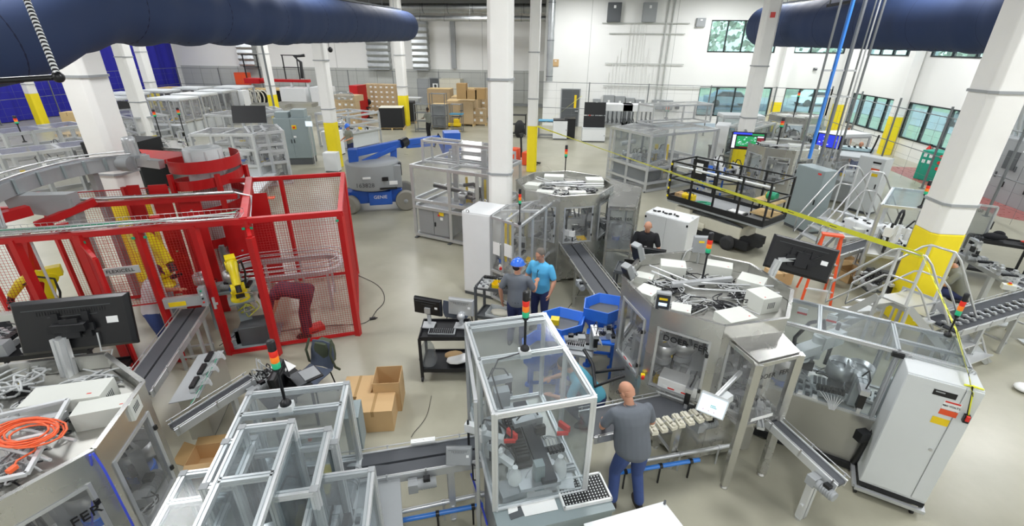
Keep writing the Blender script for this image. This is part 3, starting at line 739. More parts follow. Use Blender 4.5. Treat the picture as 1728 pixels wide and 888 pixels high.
stack_light('stack_light','stack light on the octagonal machine behind the two talking men',G(953,300,1.95),.55,1.05)
c3=(-4.70,2.42)
m3,V3=oct_machine('octagonal_assembly_machine','stainless machine at the bottom left corner, its tray full of cables and two beige boxes',c3,1.1,R(-93),2.2,boxes=[
bx_at(115,665,.62,.28,.2,R(22),2.2),bx_at(176,682,.44,.2,.18,R(26),2.2)],seed=9)
def on_face(V,i,f,z,out=.012):
 """matrix on the outside of side i of an octagon, at fraction f, height z"""
 a,b=V[i],V[(i+1)%8]; u=(b-a).normalized(); o=Vector((u.y,-u.x,0)); p=a.lerp(b,f)+o*out
 return facing((p.x,p.y,z),u,(0,0,1))
text('DOER  FER',.115,'machine_lettering',M_[BK],m1,on_face(V1,7,.55,1.82,.03),.004)
text('DOER  FER',.13,'machine_lettering',M_[BK],m3,on_face(V3,1,.5,1.68,.03),.004)
# round mark between the two halves of the lettering
def dot(T,mtx,r):mb=MB(); mb.v=[]; mb.sph((0,0,0),(r*1.6,r,.002),12); mb.v=[tuple(mtx @ Vector(v))for v in mb.v]; mb.build('emblem',M_[BK],T,1)
dot(m1,on_face(V1,7,.57,1.82,.03),.014)
# door warning strips, black hoses and emergency stop of the main machine
for T,V,i in((m1,V1,7),(m1,V1,6)):
 a,b=V[i],V[(i+1)%8]; u=(b-a).normalized(); o=Vector((u.y,-u.x,0))
 mb=MB(); p,q=a.lerp(b,.35)+o*.02,a.lerp(b,.72)+o*.02; mb.plate([(p.x,p.y,1.06),(q.x,q.y,1.06),(q.x,q.y,1.11),(p.x,p.y,1.11)],.003); mb.build('warning_strip',M_['label_white'],T,1)
 for f in(.42,.62):p,q=a.lerp(b,f)+o*.024,a.lerp(b,f+.1)+o*.024; mb=MB(); mb.plate([(p.x,p.y,1.075),(q.x,q.y,1.075),(q.x,q.y,1.095),(p.x,p.y,1.095)],.003); mb.build('red_warning_text',M_['red_part'],T,1)
p=V1[7].lerp(V1[0],.02); mb=MB(); mb.box((p.x-.01,p.y-.04,1.15),(.05,.05,.05)); mb.cyl((p.x-.01,p.y-.065,1.15),(p.x-.02,p.y-.1,1.15),.022,m=1); mb.build('emergency_stop',mm('yellow_part','red_part'),m1,1)
# white electronics block and casting that stick out of the low door opening
mb=MB(); a,b=V1[7],V1[0]; u=(b-a).normalized(); o=Vector((u.y,-u.x,0)); q=a.lerp(b,.55)-o*.12
mb.box((q.x,q.y,.82+.25),(.5,.26,.26),rz=math.atan2(u.y,u.x)); mb.box((q.x+u.x*.27,q.y+u.y*.27,1.05),(.06,.2,.2),rz=math.atan2(u.y,u.x),m=1); mb.build('vision_controller',mm('white_part',BK),m1,1,bevel=.01)
for(px,py,s_)in((1150,595,.2),(1118,600,.16)):put(c_bowl,'bowl_feeder',mm('chrome','grey_mid'),m1,G(px,py,1.35),0,r=s_,h=.14)
for(px,py)in((1106,590),(1128,600)):put(c_bin,'yellow_bin',M_['yellow_part'],m1,G(px,py,1.3),.4,w_=.16,d=.12,h=.2)
mb=MB()
for j in(-1,1):
 s_=G(1000,640+j*12,.8); e_=G(1054,628+6*j,.95); mb.tube([G(985,590,.95),G(1000,615,.85),s_+Vector((.04,0,0)),s_.lerp(e_,.6),e_],.026,10)
mb.build('feed_hose',M_['cable_black'],m1,1)
# pendant boxes leaning on the rim
def pendant(lab,px,py,z,rz,tilt,w_=.15,h=.3,d=.1,m='grey_mid',face='black_plastic'):
 g=G(px,py,z); t=thing('operator_terminal',lab,'control terminal',g,rz)
 Mx=Matrix.Rotation(tilt,3,'X')
 mb=MB(); mb.box((0,0,0),(w_,d,h),M=Mx); mb.build('housing',M_[m],t,bevel=.01)
 mb=MB(); mb.box(Mx @ Vector((0,-d/2,-.01)),(w_*.9,.01,h*.86),M=Mx); mb.build('front_plate',M_[face],t)
 mb=MB(); mb.box(Mx @ Vector((0,d/2+.03,-.05)),(.05,.06,.1),M=Mx); mb.bar(Mx @ Vector((0,d/2+.05,-.08)),Mx @ Vector((0,d/2+.07,-h*.75)),.03); mb.build('mounting_arm',M_['alu'],t)
 return t
pendant('grey operator terminal leaning outward above the end of the grey belt',1076,425,2.3,R(-50),R(22))
pendant('smaller grey operator terminal below the leaning one, beside the grey belt',1060,458,2.25,R(-50),R(28),.13,.26)
t_=pendant('dark-faced code reader terminal on the rim between two white boxes',1119,507,2.28,R(-12),R(-12),.18,.22,.12,'grey_mid','belt_dark')
mb=MB(); mb.b2((-.05,-.075,-.04),(.05,-.07,0)); mb.build('small_display',M_['led_screen'],t_); mb=MB(); mb.b2((-.05,-.078,.04),(.05,-.074,.07)); mb.build('yellow_label',M_['yellow_part'],t_)
# tall grey interface box on a stand at the rim
t_=thing('interface_box','tall grey box with yellow sticker above the rim by the stack light','control box',G(1180,428,2.2))
mb=MB(); mb.box((0,0,.16),(.24,.1,.26)); mb.build('housing',M_['grey_mid'],t_,bevel=.008); mb=MB(); mb.b2((-.05,-.056,.2),(.03,-.05,.23)); mb.build('yellow_sticker',M_['yellow_part'],t_)
mb=MB(); mb.bar((0,.02,-.2),(0,.02,.05),.03); mb.build('stand',M_['alu'],t_)
mb=MB(); mb.tube([(-.1,0,.1),(-.2,0,.02),(-.24,.02,-.15),(-.15,0,-.24)],.012,8); mb.build('cable',M_['cable_grey'],t_)
# ---- stainless booth at the right of the main machine
t_=thing('stainless_booth','four-legged stainless booth with lettering and clear sides joined to the octagonal machine','machine guard',(2.4,4.9,0))
B=[W(1217,560,2.0),W(1280,614,1.95),W(1350,597,1.95),W(1300,545,2.0)]
B=[Vector((b.x,b.y,0))for b in B]
for k in(1,2):
 p=B[k]; mb=MB(); mb.bar((p.x,p.y,.05),(p.x,p.y,1.95),.085); mb.cyl((p.x,p.y,0),(p.x,p.y,.05),.02); mb.lathe((p.x,p.y,0),[(.05,0),(.05,.015),(.02,.04)],16); mb.build('leg',M_[ST],t_,1)
up=lambda p,z:Vector((p.x,p.y,z))
mb=MB(); mb.plate([up(b,1.97+(.05 if i in(0,3)else 0))for i,b in enumerate(B)],.012,dirn=UP); mb.build('roof_plate',M_[ST],t_,1)
mb=MB(); mb.bar(up(B[1],1.93),up(B[2],1.93),.05); mb.bar(up(B[0],1.97),up(B[1],1.93),.05); mb.bar(up(B[2],1.93),up(B[3],1.97),.05); mb.bar(up(B[1],1.02),up(B[2],1.02),.04); mb.bar(up(B[0],1.02),up(B[1],1.02),.04); mb.bar(up(B[2],1.02),up(B[3],1.02),.04); mb.build('frame',M_[ST],t_,1)
for a,b in((0,1),(1,2),(2,3)):
 mb=MB(); mb.plate([up(B[a],1.04),up(B[b],1.04),up(B[b],1.9),up(B[a],1.9)],.006); mb.build('clear_panel',M_['poly_light'],t_,1)
u=(B[2]-B[1]).normalized(); o=Vector((u.y,-u.x,0)); p=B[1].lerp(B[2],.45)+o*.012
text('DOER  FER',.095,'booth_lettering',M_[BK],t_,facing((p.x,p.y,1.74),u,(0,0,1)))
mb=MB(); q=B[1].lerp(B[2],.2)+o*.012; r_=B[1].lerp(B[2],.75)+o*.012; mb.plate([(q.x,q.y,1.07),(r_.x,r_.y,1.07),(r_.x,r_.y,1.12),(q.x,q.y,1.12)],.003); mb.build('warning_strip',mm('label_white'),t_,1)
mid=(B[0]+B[1]+B[2]+B[3])/4
mb=MB(); mb.plate([up(b,1.0)for b in B],.02,dirn=UP); mb.build('work_plate',M_['stainless_dull'],t_,1)
clutter(t_,(mid.x,mid.y,1.01),.5,.35,R(-22),6,4)
# ---- touch panel on an arm
t_,MM=monitor('touch_panel','bright white touch panel on a silver arm above the belt with cream parts',G(1202,685,1.42),(.9,-.36,-.1),(.0,.25,.95),.31,.25,back=False,screen=M_['led_screen'],cat='touch screen',bez='enamel')
mb=MB(); g0=MM @ Vector((.04,0,-.07)); mb.bar(g0,g0+Vector((.18,.12,.05)),.09); mb.build('rear_housing',M_['enamel'],t_,1)
mb=MB(); mb.prof(MM @ Vector((0,.05,-.08)),G(1250,628,1.6),.045); mb.build('support_arm',M_['alu_bright'],t_,1)
mb=MB();
for i in range(9):x=-.05+.014*(i%5); y=-.02+.02*(i//5); q=MM @ Vector((x+.04,y,.002)); mb.sph(q,.006,6)
mb.build('screen_graphic',M_['green_part'],t_,1)
mb=MB();
for i in range(3):mb.sph(MM @ Vector((-.08+i*.06,-.075,.002)),.006,6)
mb.build('screen_button',M_['red_part'],t_,1)
# ==== foreground: clear enclosure on the line (bottom centre)
def V3v(a,z):return Vector((a[0],a[1],z))
A0=[W(835,697,2.2),W(1003,668,2.2),W(921,527,2.2),W(783,545,2.2)]
ua=(A0[1]-A0[0]).normalized(); va=Vector((-ua.y,ua.x)); wa,da=(A0[1]-A0[0]).length,1.52
A0=[A0[0],A0[0]+ua*wa,A0[0]+ua*wa+va*da,A0[0]+va*da]; ang=math.atan2(ua.y,ua.x)
cA=(A0[0]+A0[2])/2
t=thing('guarded_transfer_station','tall clear-walled aluminium enclosure at bottom centre with black trays and belts inside','assembly machine',(cA.x,cA.y,0),ang)
enclosure(t,A0,.95,2.2,.055,'alu_bright',rails=(),slot=True,one=None,roof='poly',sides='poly',split=((1,(.5,)),(3,(.5,))),rooflines=((1,.53,3,.47),(1,.93,3,.07)))
L=lambda x,y,z:Vector((*(A0[0]+ua*x+va*y),z))
mb=MB(); mb.prism([L(-.02,-.02,0).to_2d(),L(wa+.02,-.02,0).to_2d(),L(wa+.02,da+.02,0).to_2d(),L(-.02,da+.02,0).to_2d()],.88,.95); mb.build('base_plate',M_['stainless_dull'],t,1)
mb=MB(); mb.hexa([L(0,0,.12),L(wa,0,.12),L(wa,.6,.12),L(0,.6,.12),L(0,0,.88),L(wa,0,.88),L(wa,.6,.88),L(0,.6,.88)]); mb.build('base_cabinet',M_['grey_mid'],t,1)
for x in(.03,wa-.03):
 for y in(.03,da-.03):mb=MB(); mb.prof(L(x,y,.06),L(x,y,.9),.055); mb.cyl(L(x,y,0),L(x,y,.06),.035); mb.build('leg',M_['alu'],t,1)
mb=MB()
sh=[L(-.03,0,.93),L(-.02,-.28,.93),L(wa+.22,-.28,.93),L(wa+.22,0,.93)]
mb.plate(sh,.03,dirn=UP); mb.build('front_shelf',M_['grey_paint'],t,1)
mb=MB(); mb.hexa([L(0,-.26,.1),L(wa+.2,-.26,.1),L(wa+.2,-.02,.1),L(0,-.02,.1),L(0,-.26,.91),L(wa+.2,-.26,.91),L(wa+.2,-.02,.91),L(0,-.02,.91)]); mb.build('front_cabinet',M_['grey_paint'],t,1)
mb=MB(); mb.plate([L(.42,-.265,.7),L(.6,-.265,.7),L(.6,-.265,.78),L(.42,-.265,.78)],.004); mb.build('orange_label',M_['orange'],t,1)
mb=MB(); mb.tube([L(.06,-.27,.8),L(.06,-.3,.8),L(.38,-.3,.8),L(.38,-.27,.8)],.008); mb.build('handle',M_['alu'],t,1)
# inside: belt, finned tray lane, robots, brackets
mb=MB(); mb.hexa([L(.5,.05,1.1),L(.66,.05,1.1),L(.66,1.25,1.1),L(.5,1.25,1.1),L(.5,.05,1.14),L(.66,.05,1.14),L(.66,1.25,1.14),L(.5,1.25,1.14)]); mb.build('inner_belt',M_['belt_dark'],t,1)
mb=MB()
for k in range(16):y=.35+k*.045; mb.hexa([L(.32,y,1.12),L(.46,y,1.12),L(.46,y+.03,1.12),L(.32,y+.03,1.12),L(.32,y,1.2),L(.46,y,1.2),L(.46,y+.03,1.2),L(.32,y+.03,1.2)])
mb.hexa([L(.3,.3,1.09),L(.48,.3,1.09),L(.48,1.1,1.09),L(.3,1.1,1.09),L(.3,.3,1.13),L(.48,.3,1.13),L(.48,1.1,1.13),L(.3,1.1,1.13)]); mb.build('finned_tray_lane',M_['black_plastic'],t,1)
mb=MB(); mb.hexa([L(.27,.05,1.04),L(.7,.05,1.04),L(.7,1.3,1.04),L(.27,1.3,1.04),L(.27,.05,1.085),L(.7,.05,1.085),L(.7,1.3,1.085),L(.27,1.3,1.085)]);
for x,y in((.3,.1),(.66,.1),(.3,1.2),(.66,1.2)):mb.bar(L(x,y,.95),L(x,y,1.05),.04)
mb.build('lane_support',M_['alu'],t,1)
for(x,y,z,rz,s_)in((.2,.62,1.0,1.0,.75),(.24,.3,1.0,.6,.6)):put(c_robot,'scara_robot',mm('white_part','cable_black'),t,L(x,y,z),ang+rz,s=s_)
for(x,y)in((.28,.45),(.85,.42)):mb=MB(); mb.box(L(x,y,1.45),(.035,.14,.07),rz=ang+.5); mb.box(L(x-.04,y-.06,1.42),(.12,.03,.035),rz=ang-.2); mb.build('red_bracket',M_['red_part'],t,1)
for(x,y)in((.25,.2),(.75,.22)):mb=MB(); mb.lathe(L(x,y,.95),[(.07,0),(.075,.14),(.055,.22),(.03,.24),(.03,.3)],16); mb.build('white_actuator',M_['white_part'],t,1)
mb=MB(); mb.hexa([L(.44,.1,.95),L(.54,.1,.95),L(.54,.2,.95),L(.44,.2,.95),L(.44,.1,1.3),L(.54,.1,1.3),L(.54,.2,1.3),L(.44,.2,1.3)]); mb.build('grey_pedestal',M_['grey_paint'],t,1)
mb=MB(); mb.box(L(.72,.14,.98),(.3,.2,.02),rz=ang-.2); mb.build('polished_plate',M_['alu_bright'],t,1)
mb=MB(); mb.box(L(.2,.14,1.0),(.26,.2,.1),rz=ang+.1); mb.build('grey_block',M_['grey_mid'],t,1)
mb=MB(); mb.box(L(.33,1.15,1.35),(.18,.12,.22),rz=ang); mb.bar(L(.33,1.15,.95),L(.33,1.15,1.3),.05); mb.build('camera_head',M_['grey_mid'],t,1)
clutter(t,L(.5,.75,.96),.9,1.3,ang,9,12,kinds=(2,3,4,5,6,7),sc=1.3)
mb=MB(); mb.tube([L(.44,.8,2.2),L(.2,.75,2.2),L(.1,.6,2.15),L(.15,.4,1.9),L(.25,.35,1.6),L(.25,.35,1.5)],.008); mb.build('cable',M_['cable_black'],t,1)
# side door standing open on the left, with black handle
mb=MB(); p0,p1=L(-.03,1.4,0),L(-.12,.3,0)
for a,b in((V3v(p0,.3),V3v(p0,2.1)),(V3v(p1,.3),V3v(p1,2.1)),(V3v(p0,.3),V3v(p1,.3)),(V3v(p0,2.1),V3v(p1,2.1))):mb.bar(a,b,.035)
d_=mb.build('side_door',M_['alu'],t,1)
mb=MB(); mb.tube([V3v(p1,1.25),V3v(p1.lerp(p0,.02)+Vector((-.05,0,0)),1.25),V3v(p1+Vector((-.05,0,0)),1.05),V3v(p1,1.05)],.01); mb.build('pull_handle',M_[BK],d_,1)
q=L(.5,.8,2.2); mb=MB(); mb.box(q,(.12,.1,.09),rz=ang); mb.build('stack_light_base',M_['enamel'],t,1)
stack_light('stack_light','large stack light on the roof bar of the clear enclosure at bottom centre',q+Vector((0,0,.045)),.38,1.0)
# on the shelf: parts tray, papers
tr=[G(935,815,.97),G(1012,800,.97),G(1030,838,.97),G(955,860,.97)]; ct=sum(tr,Vector())/4
ut=(tr[1]-tr[0]).normalized(); rt=math.atan2(ut.y,ut.x)
t=thing('parts_tray','white-rimmed black tray filled with rows of small parts on the front shelf','tray',(ct.x,ct.y,.946),rt)
mb=MB(); mb.b2((-.25,-.16,0),(.25,.16,.012)); mb.b2((-.26,-.17,.0),(.26,-.15,.045)); mb.b2((-.26,.15,0),(.26,.17,.045)); mb.b2((-.26,-.17,0),(-.24,.17,.045)); mb.b2((.24,-.17,0),(.26,.17,.045)); mb.build('rim',M_['white_part'],t,bevel=.003)
mb=MB(); mb.b2((-.235,-.145,.012),(.235,.145,.03)); mb.build('insert',M_['black_matte'],t)
mb=MB()
for i in range(14):
 for j in range(9):mb.box((-.215+.033*i,-.13+.0325*j,.032),(.01,.013,.006),m=0)
tag(mb.build('small_parts',M_['label_white'],t),kind='stuff')
def sheet(lab,pts,z,m='paper',name='paper_sheet',cat='paper'):
 mb=MB(); P=[G(px,py,z)for px,py in pts]; mb.plate(P,.003,dirn=UP); c=sum(P,Vector())/len(P)
 T=thing(name,lab,cat,(c.x,c.y,z)); mb.build('sheet',M_[m],T,1); return T
sheet('curled white paper sheets left of the parts tray',[(872,838),(928,818),(942,860),(886,872)],.952)
sheet('torn white paper at the left end of the front shelf',[(855,846),(872,844),(874,862),(858,868)],.951)
sheet('dark grey plate under the papers on the front shelf',[(848,838),(880,834),(890,868),(862,878)],.948,'grey_dark','dark_plate','plate')
# ==== line conveyors
t=conveyor('twin_belt_conveyor','grey twin-belt conveyor running left from the clear enclosure to the low frames',(-2.6,3.32),(-.55,4.03),.38,.92,.92,legs=(.72,),motor=.55,legw=.09)
conveyor('twin_belt_conveyor','grey belt conveyor carrying cream parts past the bald man',(.45,4.5),(2.15,5.2),.46,.9,.9,legs=(.66,),motor=.8,legw=.1,legm='stainless',lanes=1)
for i in range(7):
 px,py=1100+i*15,722-i*4
 g=G(px,py,.93); t=thing('cream_casting','cream moulded casting on the grey belt, %s counted from the bald man'%ORD[i],'casting',(g.x,g.y,.902),R(22)+.1*(i%3-1),'cream castings on the belt')
 mb=MB(); mb.box((0,0,.025),(.085,.21,.05)); mb.box((0,.03,.06),(.05,.1,.035)); mb.cyl((0,-.07,.02),(0,-.07,.08),.025); mb.build('body',M_['cream_part'],t,bevel=.006)
 mb=MB(); mb.b2((-.028,-.03,.04),(.028,-.02,.05)); mb.cyl((0,.085,.035),(0,.115,.035),.012); mb.build('spigot',M_['cream_part'],t)
for i,(a,b,m,lab)in enumerate((((1040,785),(1232,752),'alu_bright','silver air pipe low along the belt by the bald man'),((1032,800),(1180,776),'blue_tube','blue air pipe low along the belt by the bald man'),
((640,872),(832,830),'alu_bright','silver pipe low under the twin-belt conveyor'),((640,886),(815,852),'blue_tube','blue air pipe low under the twin-belt conveyor'))):
 p,q=G(*a,.3),G(*b,.3); t=thing('air_pipe',lab,'pipe',((p.x+q.x)/2,(p.y+q.y)/2,.3)); mb=MB(); mb.tube([p,q],.028,12); mb.build('pipe',M_[m],t,1)
 for f in(.15,.55,.9):
  c=p.lerp(q,f); mb=MB(); mb.lathe(c,[(.036,-.02),(.036,.02)],12,ax=q-p); mb.bar(c,(c.x,c.y,0),.02); mb.build('clamp',M_[BK if i%2 else A],t,1)
  # small screen seen from behind above the twin belt
monitor('small_screen','small grey screen seen from behind above the twin-belt conveyor',G(775,768,1.15),(-.9,-.1,0),(.25,.5,.8),.28,.2,cat='monitor',bez='grey_mid',vs_=False)
t_,M2=None,None
cable('blue_air_line','violet-blue air line hanging below the small screen',[G(795,800,.8),G(805,830,.5),G(815,860,.3),G(822,886,.15)],.012,'blue_cable')
# white lid lower right of the bald man
t=thing('white_work_table','white table top corner at the bottom edge right of the bald man','table',(1.0,2.9,0)); P=[G(1120,848,1.0),G(985,886,1.0),G(1010,960,1.0),G(1180,925,1.0)]
mb=MB(); mb.plate(P,.03,dirn=UP); mb.build('table_top',M_['enamel_white'],t,1);
for p in P:mb=MB(); c=p.lerp(sum(P,Vector())/4,.08); mb.bar(c,(c.x,c.y,0),.045); mb.build('leg',M_['alu'],t,1)
mb=MB(); c=P[0]; mb.cyl((c.x,c.y-.03,1),(c.x,c.y-.03,1.06),.012); mb.build('corner_pin',M_['grey_dark'],t,1)
# ==== cluster of aluminium frames (bottom left of centre)
t=thing('stepped_frame_guard','cluster of stepped aluminium frames with clear roofs at the bottom edge','assembly machine',(-2.2,2.6,0),R(17))
uB=Vector((math.cos(R(17)),math.sin(R(17)))); vB=Vector((-uB.y,uB.x))
def frame_box(c0,w_,d,z1,z0=.92,w=.055,roof='poly',sides='poly',rl=(),m='alu_bright'):
 """c0: back-left corner (2D); extends w_ along u and d towards the camera"""
 p=[c0-vB*d,c0-vB*d+uB*w_,c0+uB*w_,c0]
 enclosure(t,p,z0,z1,w,m,slot=True,one=None,roof=roof,sides=sides,rooflines=rl)
 for q in p:
  mb=MB(); mb.box((q.x,q.y,z1+.003),(w*1.1,w*1.1,.008),rz=R(17)); mb.build('corner_cap',M_['grey_mid'],t,1)
b1=W(421,664,2.0)
frame_box(b1,.92,.8,2.0,rl=((1,.62,3,.38),))
frame_box(W(408,721,2.3),.38,1.05,2.3,w=.05,rl=((1,.5,3,.5),))
frame_box(W(553,724,2.1)-uB*.3,.3,.62,2.1)
frame_box(W(385,745,2.1)-uB*.02,.22,.45,2.1)
frame_box(W(309,799,1.9),.45,.7,1.9,w=.05,rl=((1,.6,3,.4),))
frame_box(W(534,805,1.9),.44,.8,1.9,w=.05)
mb=MB(); c0=W(315,775,.92); P=[W(420,690,.92),W(600,720,.92),W(640,900,.92),W(290,900,.92)]
P=[(b1-vB*1.75-uB*.35),(b1-vB*1.9+uB*1.5),(b1+uB*1.35-vB*.1),(b1-vB*.05)]
mb.prism([(p.x,p.y)for p in P],.84,.895); mb.build('machine_bed',M_['grey_mid'],t,1)
mb=MB(); ci=sum(P,Vector((0,0)))/4; mb.prism([((p-ci)*.93+ci)[:]for p in P],.1,.84); mb.build('lower_cabinet',M_['grey_mid'],t,1)
for p in P:mb=MB(); q=(p-ci)*.9+ci; mb.cyl((q.x,q.y,0),(q.x,q.y,.1),.035); mb.build('levelling_foot',M_['grey_dark'],t,1)
clutter(t,(ci.x-.05,ci.y-.05,.9),1.25,1.3,R(17),22,21,kinds=range(1,10),sc=1.5)
q=b1-vB*.3+uB*.42; mb=MB(); mb.box((q.x,q.y,2.02),(.12,.1,.09),rz=R(17)); mb.build('stack_light_base',M_['enamel'],t,1)
mb=MB(); c=G(620,715,1.1); mb.box((c.x-.1,c.y-.1,1.15),(.16,.3,.5),rz=R(17)); mb.build('control_box',M_['grey_paint'],t,1)
for g_,m in((G(545,830,1.05),'yellow_part'),(G(552,795,1.1),'yellow_part')):mb=MB(); mb.box(g_,(.14,.12,.06),rz=R(17)); mb.build('yellow_block',M_[m],t,1)
mb=MB(); mb.cyl(G(523,743,1.4),G(523,737,1.45),.02); mb.build('orange_lamp',M_['orange'],t,1)
stack_light('stack_light','large stack light with red button on the back frame of the stepped frame cluster',(q.x,q.y,2.065),.4,1.05)
# ==== left conveyors
conveyor('twin_belt_conveyor','dark twin-belt conveyor coming out of the red cage past the big black monitor',(-6.35,6.5),(-5.52,4.3),.42,.9,.9,legs=(.1,.24),motor=None,group=None)
t=thing('conveyor_end_cabinet','stainless cabinet with valves and air tubes below the dark twin-belt conveyor','cabinet',(-5.0,4.85,0),R(-70))
mb=MB(); mb.b2((-.55,-.14,.08),(.45,.14,.82)); mb.build('body',M_['stainless_dull'],t,bevel=.005); mb=MB(); mb.b2((-.5,-.1,0),(.4,.1,.08)); mb.build('plinth',M_['grey_dark'],t)
mb=MB(); mb.plate([(-.55,-.2,.83),(.55,-.2,.83),(.55,.16,.86),(-.55,.16,.86)],.01); mb.build('top_flange',M_['grey_mid'],t)
mb=MB()
for i in range(9):y=-.35+i*.1; mb.tube([(y,.12,.86),(y+.05,.18,.95),(y+.2,.15,.9),(y+.3,.1,.86)],.006,6,m=i%2)
mb.build('air_tubes',mm('cable_grey','green_part'),t);
for i in range(3):mb=MB(); c_manifold(mb); mb.v=[tuple(Vector(v)+Vector((-.3+i*.3,.05,.86)))for v in mb.v]; mb.build('valve_manifold',mm('alu_bright',BK,'cable_grey'),t)
conveyor('small_incline_conveyor','narrow dark belt conveyor sloping up between the left machines',(-4.6,3.85),(-4.12,4.75),.17,.86,.97,lanes=1,belt='belt_dark',legs=(.72,),motor=.93,legw=.06)
t=conveyor('outfeed_conveyor','narrow silver outfeed conveyor sloping out below the lettered booth on two profile legs',(2.55,5.12),(3.2,4.0),.16,1.02,.86,lanes=1,belt='belt',legs=(.8,),motor=.9,legw=.09,body='alu_bright')
stack_light('stack_light','stack light beside the laptop table, seen against the dark chair',G(492,676,2.03),.45,1.05)if False else None
# ==== right enclosure with robot, and control cabinet
K=[W(1318,540,1.95),W(1638,622,1.95)]; uK=(K[1]-K[0]).normalized(); vK=Vector((-uK.y,uK.x)); aK=math.atan2(uK.y,uK.x); wK=(K[1]-K[0]).length; dK=.74
Lk=lambda x,y,z:Vector((*(K[0]+uK*x+vK*y),z))
t=thing('guarded_robot_cell','long clear-roofed aluminium enclosure with a white robot between booth and cabinet','assembly machine',Lk(wK/2,dK/2,0),aK)
P=[Lk(0,0,0),Lk(wK,0,0),Lk(wK,dK,0),Lk(0,dK,0)]
enclosure(t,P,.92,1.95,.045,'alu',slot=True,one=None,roof='poly',sides='poly',split=((0,(.66,)),(2,(.34,))),rooflines=((0,.66,2,.34),(0,.23,2,.77)))
mb=MB(); mb.prof(Lk(wK*.66,dK*.4,1.93),Lk(wK,dK*.4,1.93),.04); mb.build('rail',M_['alu'],t,1)
for z0,z1,mname,nm in((.85,.92,'stainless_dull','machine_bed'),(.12,.85,'stainless_dull','lower_panel')):
 e=.0 if nm=='machine_bed' else .03
 mb=MB(); mb.prism([Lk(e,e,0).to_2d(),Lk(wK-e,e,0).to_2d(),Lk(wK-e,dK-e,0).to_2d(),Lk(e,dK-e,0).to_2d()],z0,z1); mb.build(nm,M_[mname],t,1)
mb=MB(); mb.prism([Lk(-.05,-.02,0).to_2d(),Lk(wK,-.02,0).to_2d(),Lk(wK,.05,0).to_2d(),Lk(-.05,.05,0).to_2d()],.03,.12); mb.build('base_beam',M_['black_matte'],t,1)
put(c_robot,'scara_robot',mm('white_part','cable_black'),t,Lk(.3,.3,.93),aK-.6,s=1.45)
mb=MB(); mb.lathe(Lk(.33,.5,1.2),[(.16,0),(.16,.02),(.1,.02),(.1,.0)],24); mb.build('robot_ring',M_['white_part'],t,1)
mb=MB(); mb.prism([Lk(.55,.2,0).to_2d(),Lk(1.0,.2,0).to_2d(),Lk(1.0,.42,0).to_2d(),Lk(.55,.42,0).to_2d()],.92,1.02)
for i in range(8):x=.58+i*.052; mb.hexa([Lk(x,.22,1.02),Lk(x+.035,.22,1.02),Lk(x+.035,.4,1.02),Lk(x,.4,1.02),Lk(x,.22,1.045),Lk(x+.035,.22,1.045),Lk(x+.035,.4,1.045),Lk(x,.4,1.045)],1)
mb.build('black_ribbed_pallet',mm('enamel','grey_dark'),t,1)
clutter(t,Lk(wK*.5,dK*.5,.93),wK*.9,dK*.8,aK,14,31,sc=1.4)
for(x,y,s_)in((.5,.7,1),):mb=MB(); mb.plate([Lk(x,.01,1.0),Lk(x+.3,.01,1.0),Lk(x+.3,.01,1.2),Lk(x,.01,1.2)],.004); mb.build('tag_plate',M_['label_white'],t,1)if False else None
for x,y in((.25,.72),(.6,.7)):mb=MB(); mb.box(Lk(x,y,1.8),(.12,.02,.1),rz=aK); mb.box(Lk(x,y-.012,1.77),(.12,.004,.03),rz=aK,m=1); mb.build('hanging_tag',mm('label_white','red_part'),t,1)
mb=MB(); mb.box(Lk(wK*.66,-.03,1.9),(.12,.05,.05),rz=aK); mb.build('black_hinge_block',M_[BK],t,1)
stack_light('stack_light','small tilted stack light on the right end of the robot enclosure',Lk(wK-.1,dK-.05,1.955),.28,.8)
# tall light grey control cabinet
cl,cr=W(1533,629,1.9),W(1665,664,1.9); uC=(cr-cl).normalized(); vC=Vector((-uC.y,uC.x)); aC=math.atan2(uC.y,uC.x); wC=(cr-cl).length
dC=.42; cc=cl+uC*wC/2+vC*dC/2
t=thing('control_cabinet','tall light grey control cabinet with warning labels at the lower right','control cabinet',(cc.x,cc.y,0),aC)
mb=MB(); mb.b2((-wC/2,-dC/2+.02,.18),(wC/2,dC/2,1.9)); mb.build('body',M_['enamel'],t,bevel=.01)
for i,(x0,x1)in enumerate(((-wC/2,wC*.27),(wC*.275,wC/2))):
 mb=MB(); mb.b2((x0+.003,-dC/2,.24),(x1-.003,-dC/2+.019,1.885)); d_=mb.build('door',M_['enamel'],t,bevel=.005)
 if i==0:mb=MB(); mb.cyl((x1-.04,-dC/2-.012,1.0),(x1-.04,-dC/2,1.0),.018); mb.build('lock',M_['chrome'],d_)
 else:mb=MB(); mb.box((x0+.09,-dC/2-.03,1.55),(.05,.05,.09)); mb.box((x0+.09,-dC/2-.06,1.57),(.03,.03,.06),m=1); mb.build('rotary_switch',mm(BK,'red_part'),d_)
mb=MB(); mb.b2((-wC/2,-dC/2+.01,.14),(wC/2,dC/2,.2)); mb.build('base_band',M_['black_matte'],t)
mb=MB(); mb.bar((-wC/2-.03,-dC/2-.02,.11),(wC/2+.02,-dC/2-.02,.11),.045); mb.bar((-wC/2-.03,-dC/2,.11),(-wC/2-.03,dC/2,.11),.045); mb.bar((wC/2,-dC/2,.11),(wC/2,dC/2,.11),.045); mb.build('carrier_frame',M_['alu'],t)
for x in(-wC/2,wC/2-.08):
 for y in(-dC/2+.02,dC/2-.05):mb=MB(); mb.cyl((x-.015,y,.045),(x+.015,y,.045),.045); mb.box((x,y,.08),(.04,.05,.02)); mb.build('caster',M_[BK],t)
F=lambda nm,m,x0,x1,z0,z1,tt=.003:face_box(t,nm,m,(cc.x,cc.y,0),aC,x0,x1,-dC/2-.001,z0,z1,tt)
x=wC*.08
